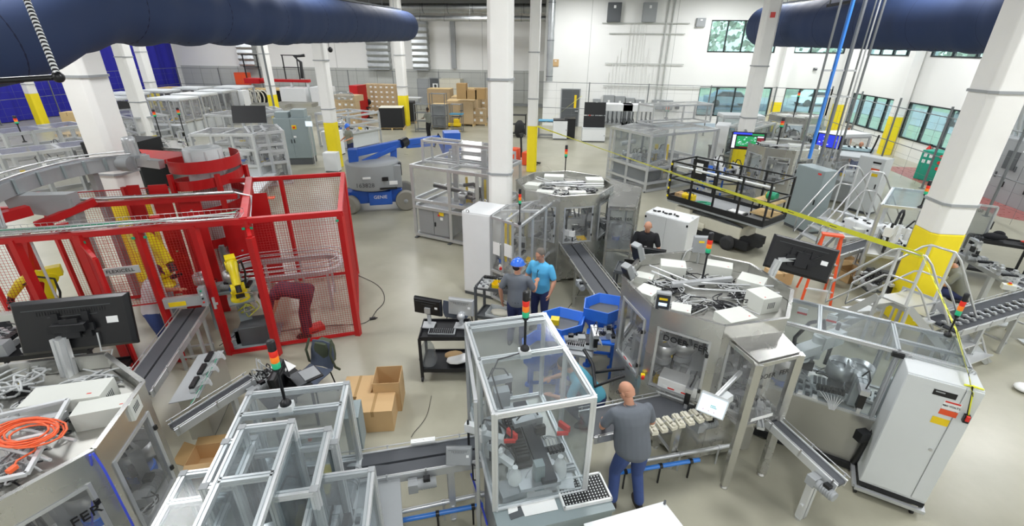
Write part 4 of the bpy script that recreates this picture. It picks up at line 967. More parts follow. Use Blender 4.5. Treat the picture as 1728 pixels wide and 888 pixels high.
F('name_plate','black_plastic',x-.12,x+.08,1.72,1.79); F('name_plate_stripe','grey_mid',x-.1,x-.02,1.76,1.775,.005)
F('voltage_label','label_white',x-.0,x+.15,1.58,1.69); F('label_band','red_part',x+.01,x+.14,1.665,1.685,.005); F('orange_label','orange',x,x+.15,1.5,1.57); F('yellow_label','yellow_part',x-.03,x+.12,1.36,1.45)
def ctext(T,body,size,x,z,m=BK,c=cc,a=aC,d=dC,off=.007):
 p=Vector((c.x,c.y,0))+Matrix.Rotation(a,3,'Z')@ Vector((x,-d/2-off,z)); return text(body,size,'label_text',M_[m],T,facing(p,(math.cos(a),math.sin(a),0),(0,0,1)))
ctext(t,'480 VOLTS',.032,x+.075,1.625)
for sx in(-1,1):mb=MB(); mb.tube([(sx*(wC/2-.05)+.025*math.cos(a),dC*.3,1.92+.025*math.sin(a))for a in[i*math.pi/5 for i in range(10)]],.007,6,close=True); mb.build('lifting_eye',M_['chrome'],t)
# dark drive hardware between robot cell and cabinet
t=thing('foot_support','black levelling struts between robot enclosure and grey cabinet','support',Lk(wK*.62,-.1,0));
mb=MB(); mb.tube([G(1480,725,.8),G(1462,745,.6),G(1448,770,.3),G(1440,780,.15)],.04,8); mb.box(G(1455,735,.75),(.14,.1,.14),rz=.3); mb.build('black_strut',M_[BK],t,1)
# ==== red safety cage
CF=Vector((-3.81,7.32)); aF=math.atan2(.40,.916); uF=Vector((math.cos(aF),math.sin(aF))); vF=Vector((-uF.y,uF.x))
K_=lambda x,y,z:Vector((*(CF+uF*x+vF*y),z))
t=thing('safety_cage','large red wire-mesh safety cage around the yellow robots on the left','safety cage',K_(0,0,0),aF)
HZ=2.5
def cb(p,q,w=.09,nm='post',m='red_paint',T=None):
 mb=MB(); mb.bar(K_(*p),K_(*q),w); return mb.build(nm,M_[m],T or t,1)
def pane(x0,y0,x1,y1,z0=.08,z1=HZ-.05,pitch=.045,nm='wire_mesh_panel'):
 mb=MB(); a,b,c=K_(x0,y0,z0),K_(x1,y1,z0),K_(x0,y0,z1); mb.wires(a,b,c,pitch,.0018)
 for p,q in((a,b),(c,K_(x1,y1,z1)),(a,c),(b,K_(x1,y1,z1))):mb.bar(p,q,.02)
 mb.build(nm,M_['red_wire'],t,1)
DEP=2.82
for x in(0,-1.46,-2.23,-3.75,-4.55,-5.6,-6.9):cb((x,0,0),(x,0,HZ),.1 if x!=-3.75 else .14)
for x in(0,-1.3,-2.5,-4.2,-5.6,-6.9):cb((x,DEP,0),(x,DEP,HZ),.07)
cb((.05,0,HZ),(-6.9,0,HZ),.09,'top_rail'); cb((0,DEP,HZ),(-2.3,DEP,HZ),.07,'top_rail'); cb((0,0,HZ),(0,DEP,HZ),.08,'top_rail'); cb((-1.5,0,HZ),(-1.9,DEP,HZ),.12,'cross_rail')
cb((0,0,.05),(-1.4,0,.05),.05,'bottom_rail'); cb((-1.46,0,.02),(-2.23,0,.02),.07,'door_sill'); cb((0,0,.05),(0,DEP,.05),.05,'bottom_rail'); cb((0,DEP,.05),(-6.9,DEP,.05),.05,'bottom_rail'); cb((-3.0,0,.05),(-6.9,0,.05),.06,'bottom_rail')
cb((-1.9,1.55,HZ),(-6.9,1.75,HZ),.09,'top_rail'); cb((-6.9,0,HZ),(-6.9,DEP,HZ),.08,'top_rail'); cb((-3.0,0,1.15),(-2.25,0,1.15),.05,'sill_rail'); cb((-3.0,0,0),(-3.0,0,HZ),.09); cb((-4.6,0,1.2),(-5.6,0,1.2),.05,'sill_rail')
pane(0,0,-1.42,0); pane(0,0,0,DEP); pane(0,DEP,-1.3,DEP); pane(-1.3,DEP,-2.5,DEP); pane(-2.27,0,-2.97,0,1.2); pane(-3.03,0,-3.7,0,1.2); pane(-4.6,0,-5.55,0,1.25); pane(-5.65,0,-6.85,0); pane(-2.5,DEP,-4.2,DEP); pane(-4.2,DEP,-5.6,DEP)
# red solid plates inside / behind (tower supports)
for(x,y,w_,z0,z1)in((-2.75,1.7,.35,0,2.45),(-3.3,2.0,.3,0,2.7),(-4.5,1.4,.26,0,2.3),(-5.2,1.1,.3,0,2.2),(-2.2,2.2,.5,.3,2.0),(-3.9,2.5,.2,0,2.6)):
 mb=MB(); mb.plate([K_(x-w_/2,y,z0),K_(x+w_/2,y,z0),K_(x+w_/2,y,z1),K_(x-w_/2,y,z1)],.05)
 for zz in(z0+.3,(z0+z1)/2,z1-.2):mb.cyl(K_(x,y-.03,zz),K_(x,y-.045,zz),.02,m=1)
 mb.build('support_plate',mm('red_paint','chrome'),t,1)
mb=MB(); mb.plate([K_(-2.15,DEP-.05,.2),K_(-1.62,DEP-.05,.2),K_(-1.62,DEP-.05,2.2),K_(-2.15,DEP-.05,2.2)],.02); mb.build('red_clear_sheet',M_['red_paint'],t,1)
# two red arrow-like struts at the far left and slanted braces
for a,b,w_ in(((-5.7,.3,2.55),(-4.9,1.2,2.6),.16),((-4.85,1.1,2.35),(-4.1,1.5,2.6),.12),((-6.2,.2,2.3),(-5.2,1.9,2.5),.1),((-5.4,.8,.1),(-4.9,.9,2.3),.07)):cb(a,b,w_,'brace')
for x in(-3.95,-2.75):mb=MB(); mb.box(K_(x,.1,2.6),(.12,.08,.12),rz=aF); mb.build('bracket',M_['red_paint'],t,1)
# open door leaf, latches, green corner clips
mb=MB(); p0,p1=K_(-3.75,-.02,.3),K_(-3.3,-.72,.3)
for z in(.3,2.35):mb.bar((p0.x,p0.y,z),(p1.x,p1.y,z),.05)
mb.bar((p0.x,p0.y,.3),(p0.x,p0.y,2.35),.05); mb.bar((p1.x,p1.y,.3),(p1.x,p1.y,2.35),.05); dl=mb.build('door_leaf',M_['red_paint'],t,1)
mb=MB(); mb.wires(p0,p1,(p0.x,p0.y,2.35),.045,.0018); mb.build('wire_mesh_panel',M_['red_wire'],dl,1)
mb=MB(); p0,p1=K_(-1.46,-.03,.1),K_(-1.36,-.42,.1); mb.bar((p0.x,p0.y,2.35),(p1.x,p1.y,2.35),.06); mb.bar((p1.x,p1.y,.1),(p1.x,p1.y,2.35),.1); mb.bar((p0.x,p0.y,.1),(p1.x,p1.y,.1),.06); mb.build('door_leaf',M_['red_paint'],t,1)
for x in(-.06,-1.4,-1.52,-2.9,-3.06,-3.7):
 mb=MB(); mb.box(K_(x,-.05,HZ-.12),(.045,.012,.04),rz=aF); mb.build('green_clip',M_['green_part'],t,1)
for x,z in((-2.23,1.1),(-1.46,1.1),(-1.46,1.9)):mb=MB(); mb.box(K_(x,-.07,z),(.04,.03,.22),rz=aF); mb.box(K_(x+.03,-.1,z),(.06,.02,.04),rz=aF); mb.build('door_latch',M_['alu'],t,1)
for x in(-.95,-2.23):mb=MB(); mb.plate([K_(x,.02,.0),K_(x+.1,.02,.0),K_(x+.1,.12,.0),K_(x,.12,.0)],.02); mb.build('foot_plate',M_['red_paint'],t,1)
# cable basket along the top rail with cables
mb=MB()
for y in(-.12,-.04,.04,.12):mb.tube([K_(-1.5,y,2.6),K_(-6.8,y,2.6)],.004,5)
for y in(-.12,.12):mb.tube([K_(-1.5,y,2.68),K_(-6.8,y,2.68)],.004,5)
for i in range(66):x=-1.5-i*.08; mb.tube([K_(x,-.12,2.68),K_(x,-.12,2.6),K_(x,.12,2.6),K_(x,.12,2.68)],.003,4)
mb.build('wire_basket',M_['chrome'],t,1)
for j,(m,y)in enumerate((('cable_grey',-.06),('cable_grey',0),('green_part',.04),('cable_grey',.08),('alu_bright',-.09))):
 mb=MB(); mb.tube([K_(-1.6-i*.5,y+.03*math.sin(i*1.7+j),2.62+.02*math.sin(i+j))for i in range(11)],.012,6); mb.build('cable',M_[m],t,1)
for j in range(5):
 mb=MB(); mb.tube([K_(-6.2+.05*j,0,2.62),K_(-5.9+.06*j,.4,2.85),K_(-5.4,.7+.04*j,2.95),K_(-5.0+.04*j,.5,2.9),K_(-4.75+.03*j,.1,2.65)],.014,8); mb.build('cable_loop',M_['cable_grey'],t,1)
mb=MB(); mb.tube([K_(-1.9,1.4,2.62),K_(-4.6,1.6,2.62),K_(-4.75,1.6,2.7)],.03,10); mb.tube([K_(-1.9,1.4,2.62),K_(-1.6,1.3,2.55),K_(-1.6,.9,2.3),K_(-1.6,.4,1.0)],.02,8); mb.build('conduit',M_['chrome'],t,1)
for x in(-2.95,-4.4):mb=MB(); mb.tube([K_(x,.08,2.5),K_(x,.08,.3)],.018,8); mb.build('flexible_conduit',M_['cable_grey'],t,1)
# sign on the cage door
ps=G(204,457,2.02); t2=thing('name_sign','small silver sign lettered FLEXICELL on the open red door','sign',ps,aF+.05)
mb=MB(); mb.b2((-.24,-.006,-.06),(.24,.006,.06)); mb.build('plate',M_['alu'],t2)
text('FLEXiCELL',.078,'sign_lettering',M_[BK],t2,facing(ps+Vector((.0,-.012,0)),(math.cos(aF+.05),math.sin(aF+.05),0),(0,0,1)))
t2.rotation_euler=(0,0,aF+.05)
# control panel in the cage wall, operator box with yellow label
t2=thing('operator_console','beige control panel with small dark display in the cage wall behind the big monitor','control panel',K_(-5.1,-.04,1.1),aF)
mb=MB(); mb.b2((-.3,-.06,-.15),(.3,.08,.25)); mb.build('frame',M_['box_beige'],t2,bevel=.01); mb=MB(); mb.b2((-.14,-.066,-.06),(.12,-.058,.14)); mb.build('display',M_['belt_dark'],t2)
t2=thing('operator_station','grey operator box with yellow warning label over the twin belt at the cage','control panel',K_(-2.62,-.08,1.22),aF)
mb=MB(); mb.b2((-.32,-.04,-.1),(.22,.04,.08)); mb.build('plate',M_['alu'],t2); mb=MB(); mb.b2((-.25,-.045,-.07),(0,-.04,.01)); mb.build('yellow_label',M_['yellow_part'],t2)
mb=MB(); mb.b2((.22,-.06,-.12),(.32,.05,.22)); mb.build('button_box',M_['grey_mid'],t2)
for i,c_ in enumerate(('green_part','label_white','black_plastic','red_part')):mb=MB(); mb.cyl((.27,-.06,.17-i*.07),(.27,-.08,.17-i*.07),.015); mb.build('push_button',M_[c_],t2)
# yellow robots
def big_robot(lab,loc,rz,s=1.0,base='grey_paint',bh=.8):
 t=thing('industrial_robot',lab,'robot',loc,rz,'yellow robots in the cage')
 mb=MB(); mb.box((0,0,.015),(.5,.5,.03)); mb.box((0,0,bh/2),(.2,.2,bh)); mb.box((0,0,bh),(.42,.36,.03)); mb.build('pedestal',M_[base],t)
 mb=MB(); mb.lathe((0,0,bh+.015),[(.14*s,0),(.14*s,.05),(.11*s,.07),(.12*s,.16)],20); mb.build('turntable',M_['yellow_robot'],t)
 z=bh+.2*s; mb=MB(); mb.cyl((-.1*s,0,z),(.1*s,0,z),.09*s); mb.bar((0,0,z),(0,.12*s,z+.36*s),.13*s,.12*s); mb.cyl((-.09*s,.12*s,z+.36*s),(.09*s,.12*s,z+.36*s),.085*s); mb.build('lower_arm',M_['yellow_robot'],t,bevel=.01)
 mb=MB(); mb.tube([(0,.12*s,z+.36*s),(0,-.05*s,z+.44*s),(0,-.2*s,z+.36*s),(0,-.34*s,z+.2*s)],[.09*s,.085*s,.065*s,.05*s],12); mb.box((0,.16*s,z+.44*s),(.15*s,.2*s,.14*s)); mb.build('upper_arm',M_['yellow_robot'],t,bevel=.01)
 mb=MB(); mb.cyl((0,-.34*s,z+.2*s),(0,-.38*s,z+.1*s),.04*s); mb.box((0,-.39*s,z+.05*s),(.12*s,.06,.06)); mb.build('wrist',M_[BK],t)
 mb=MB(); mb.tube([(.1*s,.1,bh+.1),(.16*s,.2,z+.2),(.14*s,.2,z+.45),(.1,0,z+.52),(.08,-.2,z+.42)],.018,8); mb.build('dress_cable',M_['cable_black'],t)
 return t
g=K_(-2.0,.55,0); big_robot('yellow robot on a grey pedestal in the open bay of the red cage',g,aF+.3,1.15)
big_robot('yellow robot half hidden behind the wire mesh above the control panel',K_(-5.0,.9,0),aF-1.2,1.2)
big_robot('tall yellow robot standing beside the column foot inside the cage',K_(-3.55,1.5,0),aF+.8,1.6)
t2=thing('robot_controller','dark grey controller box with coiled cables on the cage floor','control box',K_(-1.85,.35,0),aF)
mb=MB(); mb.b2((-.22,-.2,.03),(.25,.25,.4)); mb.build('body',M_['grey_dark'],t2,bevel=.01); mb=MB(); mb.b2((-.5,-.3,0),(.4,.5,.03)); mb.build('base_sheet',M_['grey_paint'],t2)
put(c_cables,'cable_bundle',mm('cable_black','cable_grey'),t2,K_(-2.25,.1,.03),0,w_=.14,d=.14,n=6,r=.008,h=.3,seed=3)
put(c_cables,'cable_bundle',mm('cable_grey','yellow_cable'),t2,K_(-1.9,.45,.5),0,w_=.2,d=.14,n=6,r=.008,h=.5,seed=5)
t2=thing('tool_stand','machine tooling stand with grey posts and fittings beside the yellow robot','machine',K_(-2.35,1.0,0),aF)
clutter(t2,K_(-2.2,.95,.9),1.0,.5,aF,7,41); mb=MB(); mb.b2((-.4,-.3,.86),(.7,.25,.9));
for x in(-.3,.6):mb.bar((x,0,0),(x,0,.88),.08)
mb.build('table_frame',M_['grey_paint'],t2); mb=MB(); mb.prof((.1,.1,.9),(.1,.1,1.7),.08); mb.build('upright',M_['alu_dark'],t2)
# oval conveyor loop
t2=thing('oval_conveyor_loop','silver oval conveyor loop standing behind the bending person in the cage','conveyor',K_(-1.0,1.55,0),aF)
def oval(r,z,x0=-.95,x1=.35,n=14):
 return[(x1+r*math.cos(a),r*math.sin(a),z)for a in[-math.pi/2+math.pi*i/n for i in range(n+1)]]+[(x0+r*math.cos(a),r*math.sin(a),z)for a in[math.pi/2+math.pi*i/n for i in range(n+1)]]
for r,nm in((.52,'outer_rail'),(.36,'inner_rail')):
 for z in(1.0,1.1):mb=MB(); mb.tube(oval(r,z),.011,6,close=True); mb.build(nm,M_['chrome'],t2)
mb=MB(); o1,o2=oval(.49,.95),oval(.39,.95); k=len(o1)
mb.add(o1+o2+[(x,y,.86)for x,y,z in o1]+[(x,y,.86)for x,y,z in o2],[f for i in range(k)for f in((i,(i+1)%k,k+(i+1)%k,k+i),(2*k+i,2*k+(i+1)%k,(i+1)%k,i),(k+i,k+(i+1)%k,3*k+(i+1)%k,3*k+i),(3*k+i,3*k+(i+1)%k,2*k+(i+1)%k,2*k+i))]); mb.build('track',M_['alu'],t2)
for x in(-.8,-.1,.5):
 for y in(-.42,.42):mb=MB(); mb.bar((x,y,0),(x,y,.88),.05); mb.build('leg',M_['alu'],t2)
mb=MB(); mb.bar((.5,-.42,.25),(.5,.42,.25),.04); mb.build('cross_bar',M_['alu'],t2)
t2=thing('red_toolbox','small red tool case on the floor at the feet of the bending person','tool case',K_(-.85,.4,0),aF+.4)
mb=MB(); mb.b2((-.2,-.12,0),(.2,.12,.1)); mb.build('case',M_['red_part'],t2,bevel=.01); mb=MB(); mb.tube([(-.06,-.12,.05),(-.06,-.15,.05),(.06,-.15,.05),(.06,-.12,.05)],.008); mb.build('handle',M_[BK],t2)
# grey curved overhead conveyor with motor, support post
pts=[G(-60,330,3.05),G(0,306,3.05),G(60,288,3.05),G(120,274,3.05),G(175,267,3.05),G(225,263,3.05)]
t2=thing('overhead_curved_conveyor','grey curved overhead conveyor passing in front of the column above the red cage','conveyor',(pts[2].x,pts[2].y,0))
q=[]
for i in range(len(pts)-1):
 for u in(0,.25,.5,.75):q.append(pts[i].lerp(pts[i+1],u))
q.append(pts[-1])
for _ in range(3):q=[q[0]]+[(q[i-1]+q[i]*2+q[i+1])/4 for i in range(1,len(q)-1)]+[q[-1]]
nr=[]
for i in range(len(q)):d=(q[min(i+1,len(q)-1)]-q[max(i-1,0)]); nr.append(Vector((-d.y,d.x,0)).normalized())
def ribbon(o,z0,z1,nm,m,w_=.01):
 mb=MB(); r_=[]
 for p,n_ in zip(q,nr):c=p+n_*o; r_.append([(c+n_*w_/2)+Vector((0,0,z0)),(c-n_*w_/2)+Vector((0,0,z0)),(c-n_*w_/2)+Vector((0,0,z1)),(c+n_*w_/2)+Vector((0,0,z1))])
 mb.rings(r_,sm=False); return mb.build(nm,M_[m],t2,1)
ribbon(-.14,-.24,0,'side_plate','grey_mid'); ribbon(.14,-.24,0,'side_plate','grey_mid'); ribbon(0,-.02,0.0,'belt','belt',.26)
for o_ in(-.17,.17):mb=MB(); mb.tube([p+n_*o_+Vector((0,0,.07))for p,n_ in zip(q,nr)],.014,8); mb.build('guide_rail',M_['chrome'],t2,1)
for i in range(1,len(q)-1,3):mb=MB(); c=q[i]-nr[i]*.16; mb.bar(c+Vector((0,0,-.22)),c+Vector((0,0,.02)),.04); mb.build('splice_plate',M_['grey_paint'],t2,1)
p=pts[-1]; mb=MB(); mb.cyl(p+Vector((0,0,.02)),p+Vector((0,0,.3)),.11);
for i in range(10):a=i*.628; mb.box(p+Vector((.112*math.cos(a),.112*math.sin(a),.15)),(.02,.01,.24),rz=a)
mb.lathe(p+Vector((0,0,.3)),[(.115,0),(.115,.05),(.08,.08),(.001,.09)],18); mb.build('motor',M_['alu'],t2,1)
mb=MB(); mb.cyl(p+Vector((-.15,-.18,-.12)),p+Vector((.1,-.18,-.12)),.15); mb.box(p+Vector((0,0,-.1)),(.3,.3,.24)); mb.build('gearbox',M_['grey_mid'],t2,1)
mb=MB(); mb.bar(p+Vector((.15,-.05,-.1)),p+Vector((.6,-.02,-.15)),.16); mb.box(p+Vector((.35,-.1,0)),(.12,.1,.1)); mb.build('end_unit',M_['alu'],t2,1)
pp=G(112,330,2.75); mb=MB(); mb.box((pp.x+.0,pp.y,1.35),(.2,.2,2.7),rz=aF); mb.build('support_post',M_['grey_mid'],t2,1)
mb=MB(); mb.hexa([Vector((pp.x,pp.y,0))+Vector(v)for v in((-.75,-.35,2.55),(.1,-.1,2.35),(.1,.1,2.35),(-.75,-.1,2.55),(-.8,-.35,2.8),(.12,-.1,2.8),(.12,.1,2.8),(-.8,-.1,2.8))]); mb.build('support_arm',M_['grey_mid'],t2,1)
pp=q[14]; mb=MB(); mb.bar((pp.x,pp.y,0),(pp.x,pp.y,2.85),.12); mb.build('support_post',M_['grey_mid'],t2,1)
# spiral tower
sc_=G(345,268,2.9); sc_=Vector((sc_.x,sc_.y,0))
t2=thing('spiral_conveyor_tower','silver drum with red spiral guard bands rising behind the red cage','conveyor',sc_)
mb=MB(); mb.lathe((0,0,0),[(.36,0),(.36,3.12),(.33,3.14),(.2,3.14),(.2,3.05),(.001,3.05)],28);
for k in range(8):a=k*math.pi/4; mb.box((.365*math.cos(a),.365*math.sin(a),1.55),(.012,.03,3.1),rz=a)
mb.build('drum',M_['enamel'],t2)
def band(r,z0,z1,a0,a1,n=40,th=.012,m='red_paint',h=.26,nm='guard_band'):
 mb=MB(); r_=[]
 for i in range(n+1):a=a0+(a1-a0)*i/n; z=z0+(z1-z0)*i/n; c,s_=math.cos(a),math.sin(a); r_.append([(r*c,r*s_,z),((r+th)*c,(r+th)*s_,z),((r+th)*c,(r+th)*s_,z+h),(r*c,r*s_,z+h)])
 mb.rings(r_,sm=False); return mb.build(nm,M_[m],t2)
band(.66,2.7,2.78,-2.6,1.4,h=.24); band(.66,2.25,2.68,-3.4,2.9,h=.2); band(.66,1.6,2.2,-3.4,3.4,h=.2); band(.66,.9,1.5,-3.4,3.4,h=.2)
mb=MB(); r_=[]
for i in range(90):a=-3.4+i*.2; z=.9+1.85*i/90; c,s_=math.cos(a),math.sin(a); r_.append([(.38*c,.38*s_,z),(.64*c,.64*s_,z),(.64*c,.64*s_,z+.02),(.38*c,.38*s_,z+.02)])
mb.rings(r_,sm=False); mb.build('spiral_track',M_['grey_mid'],t2)
for a in(.6,2.4,4.2,5.6):mb=MB(); mb.bar((.72*math.cos(a),.72*math.sin(a),0),(.72*math.cos(a),.72*math.sin(a),2.7),.08); mb.build('support_post',M_['red_paint'],t2)
mb=MB(); mb.plate([G(235,252,3.0),G(335,258,3.0),G(332,278,2.75),G(250,275,2.8)],.02); mb.build('guard_band',M_['red_paint'],t2,1)
# red slatted stand at the far left edge
t2=thing('red_ladder_rack','red rack with pale rungs at the left picture edge','rack',K_(-6.2,-.5,0),aF)
for x in(-.3,.1):mb=MB(); mb.bar((x,0,0),(x+.1,0,1.9),.05); mb.build('rail',M_['red_paint'],t2)
for i in range(6):mb=MB(); mb.cyl((-.3+.02*i,0,.3+i*.28),(.1+.02*i,0,.3+i*.28),.025); mb.build('rung',M_['cream_part'],t2)
# ==== big monitors
t,MM=monitor('large_monitor','very large black monitor seen from behind at the left, on a silver profile post',G(132,545,2.5),(-.935,-.35,0),(.08,.28,.95),1.02,.56)
mb=MB(); b_=G(105,610,2.2); mb.prof(MM @ Vector((.1,-.1,-.16)),b_+Vector((0,0,-.25)),.1); mb.build('support_post',M_['alu_bright'],t,1)
mb=MB(); mb.box(MM @ Vector((.0,.0,-.12)),(.3,.1,.08),rz=.3); mb.build('mount_head',M_[BK],t,1)
mb=MB(); mb.tube([MM @ Vector((-.2,-.1,-.1)),MM @ Vector((-.2,-.3,-.1)),G(190,590,2.2),G(185,608,2.15)],.008,6); mb.build('power_cable',M_['cable_grey'],t,1)
t,MM=monitor('large_monitor','large black monitor seen from behind, right of the main machine',G(1350,436,2.4),(-.93,.26,.14),(.02,.3,.95),.86,.5)
mb=MB(); mb.prof(MM @ Vector((.28,-.1,-.12)),G(1296,475,2.05),.08); mb.bar(MM @ Vector((.28,-.1,-.1)),MM @ Vector((0,0,-.1)),.05); mb.build('support_post',M_['alu_bright'],t,1)
mb=MB()
for i in range(6):mb.tube([MM @ Vector((-.25+.08*i,.12-.05*(i%3),-.09)),MM @ Vector((-.1+.03*i,.0,-.12)),MM @ Vector((.05*i-.1,-.1,-.09))],.006,6)
mb.build('signal_cables',M_['cable_black'],t,1)
t,MM=monitor('black_monitor','black screen facing the camera on the left frame machines',G(420,193,2.75),(.97,.22,0),(-.1,.25,.96),1.2,.62,back=False,cat='monitor')
mb=MB(); mb.bar(MM @ Vector((0,-.2,-.06)),(MM @ Vector((0,0,-.06))).to_2d().to_3d()+Vector((0,0,.02)),.06); mb.build('support_post',M_['alu'],t,1)
t,MM=monitor('status_screen','bright wall-size status screen with green layout plan hanging in front of the white column',G(1262,238,2.1),(.98,-.17,0),(.02,.1,.99),1.15,.62,back=False,screen=M_['black_plastic'],cat='monitor')
def scr(mb,x0,x1,y0,y1,m):mb.hexa([MM @ Vector(v)for v in((x0,y0,.001),(x1,y0,.001),(x1,y1,.001),(x0,y1,.001),(x0,y0,.004),(x1,y0,.004),(x1,y1,.004),(x0,y1,.004))],m)
S1=mat('screen_blue','2a3ccb',.4,emit='2f3fd8',es=.8); S2=mat('screen_green','1b8a4e',.4,emit='1d8f52',es=.7); S3=mat('screen_white','e8e9ff',.4,emit='dfe2ff',es=.9); S4=mat('screen_red','6a1420',.4,emit='7a1626',es=.7)
mb=MB(); scr(mb,-.52,.1,.22,.28,0); scr(mb,-.52,-.42,-.26,.2,2); scr(mb,-.38,.28,-.2,.16,1); scr(mb,.3,.52,-.02,.12,3); scr(mb,.1,.5,.2,.25,1); scr(mb,.3,.5,.13,.17,2); scr(mb,-.25,.15,-.24,-.21,3)
rn=random.Random(4)
for i in range(26):x,y=rn.uniform(-.34,.26),rn.uniform(-.17,.13); scr(mb,x,x+rn.uniform(.02,.07),y,y+rn.uniform(.01,.03),2)
for i in range(8):x,y=rn.uniform(.22,.42),rn.uniform(-.26,-.08); scr(mb,x,x+.06,y,y+.02,2)
mb.build('screen_image',[S1,S2,S3,S4],t,1)
mb=MB(); mb.bar(MM @ Vector((.1,0,-.07)),(7.3,20.7,2.1),.06); mb.build('wall_arm',M_['alu_dark'],t,1)
t,MM=monitor('status_screen','blue-lit status screen angled beside the hanging cable struts',G(1398,238,2.0),(.6,-.8,0),(.0,.1,.99),.9,.5,back=False,screen=M_['black_plastic'],cat='monitor')
mb=MB(); scr(mb,-.4,.4,-.22,.22,0)
for i in range(14):x,y=rn.uniform(-.36,.3),rn.uniform(-.18,.16); scr2=scr; scr(mb,x,x+.06,y,y+.04,i%2+2)
mb.build('screen_image',[S1,S2,S3,S4],t,1)
mb=MB(); mb.bar(MM @ Vector((0,-.2,-.06)),(MM @ Vector((0,0,-.06))).to_2d().to_3d()+Vector((0,0,.02)),.05); mb.build('support_post',M_['alu'],t,1)
# ==== mid-ground: palletiser-like frame machine left of the middle column
o0=Vector((-4.22,12.5)); aO=R(-20); uO=Vector((math.cos(aO),math.sin(aO))); vO=Vector((-uO.y,uO.x))
Lo=lambda x,y,z:Vector((*(o0+uO*x+vO*y),z))
t=thing('frame_machine','tall aluminium frame machine with a grey two-door cabinet left of the middle column','assembly machine',Lo(1.3,.9,0),aO)
WO,DO=2.45,1.9
enclosure(t,[Lo(0,0,0),Lo(WO,0,0),Lo(WO,DO,0),Lo(0,DO,0)],.1,2.15,.08,'alu',rails=(.95,1.15),one='frame',roof='poly_light',sides='poly_light',split=((0,(.5,.86)),(2,(.5,))),rooflines=((0,.5,2,.5),(1,.45,3,.55)))
enclosure(t,[Lo(.05,.5,0),Lo(2.2,.5,0),Lo(2.2,.95,0),Lo(.05,.95,0)],2.15,2.75,.06,'alu',one='upper_frame',roof='poly_light',sides='poly_light',split=((0,(.55,)),),rooflines=((0,.55,2,.45),))
enclosure(t,[Lo(.5,1.2,0),Lo(2.3,1.2,0),Lo(2.3,1.85,0),Lo(.5,1.85,0)],2.15,2.4,.05,'alu',one='rear_frame',roof='poly_light',sides=None,rooflines=((0,.5,2,.5),))
for i in range(2):
 mb=MB(); x0=.12+i*.52; mb.hexa([Lo(x0,.02,.18),Lo(x0+.5,.02,.18),Lo(x0+.5,.05,.18),Lo(x0,.05,.18),Lo(x0,.02,.92),Lo(x0+.5,.02,.92),Lo(x0+.5,.05,.92),Lo(x0,.05,.92)]); d_=mb.build('cabinet_door',M_['grey_mid'],t,1)
 if i:mb=MB(); mb.box(Lo(x0+.05,.0,.5),(.03,.03,.12),rz=aO); mb.build('handle',M_[BK],d_,1)
mb=MB(); mb.hexa([Lo(.1,.05,.15),Lo(1.16,.05,.15),Lo(1.16,1.2,.15),Lo(.1,1.2,.15),Lo(.1,.05,.94),Lo(1.16,.05,.94),Lo(1.16,1.2,.94),Lo(.1,1.2,.94)]); mb.build('cabinet_body',M_['grey_mid'],t,1)
mb=MB(); mb.box(Lo(.92,.0,.84),(.16,.01,.1),rz=aO); mb.box(Lo(.84,-.01,.8),(.05,.03,.05),rz=aO,m=1); mb.build('warning_label',mm('yellow_part','red_part'),t,1)
mb=MB(); mb.box(Lo(.92,.0,.7),(.09,.01,.08),rz=aO); mb.build('meter_window',M_['label_white'],t,1)
for x in(.05,1.2,WO-.05):mb=MB(); mb.cyl(Lo(x,.05,.0),Lo(x,.05,.05),.03); mb.box(Lo(x,.05,.07),(.07,.07,.04)); mb.box(Lo(x,-.05,.02),(.1,.12,.02),rz=aO); mb.build('levelling_foot',M_['grey_dark'],t,1)
mb=MB(); mb.bar(Lo(.3,.6,1.45),Lo(1.7,.6,1.35),.1,.08); mb.bar(Lo(.3,.6,1.5),Lo(1.5,.6,1.41),.05,.05,1); mb.build('transfer_beam',mm('black_metal','alu_bright'),t,1)
mb=MB(); mb.tube([Lo(1.45,.4,1.65),Lo(1.75,.4,1.72),Lo(1.95,.4,1.6),Lo(1.95,.4,1.4),Lo(1.75,.4,1.3),Lo(1.3,.4,1.35)],.05,8); mb.build('cable_chain',M_['black_plastic'],t,1)
for x in(1.35,1.95):mb=MB(); mb.bar(Lo(x,.7,.95),Lo(x,.7,1.8),.06); mb.build('yellow_actuator',M_['yellow_part'],t,1)
for x,y in((1.9,.75),(.8,1.0)):mb=MB(); mb.bar(Lo(x,y,.95),Lo(x,y,2.6),.14); mb.build('gantry_column',M_['alu'],t,1)
mb=MB(); mb.box(Lo(1.7,1.0,1.0),(1.1,.9,.06),rz=aO); mb.box(Lo(1.75,.35,1.1),(.5,.3,.08),rz=aO); mb.build('machine_bed',M_['grey_mid'],t,1)
clutter(t,Lo(1.75,.9,1.03),1.1,1.2,aO,10,51)
mb=MB(); mb.bar(Lo(1.2,0,.8),Lo(1.2,0,.12),.05); mb.box(Lo(1.8,.2,.35),(.3,.3,.4),rz=aO); mb.build('lower_drive',M_['grey_dark'],t,1)
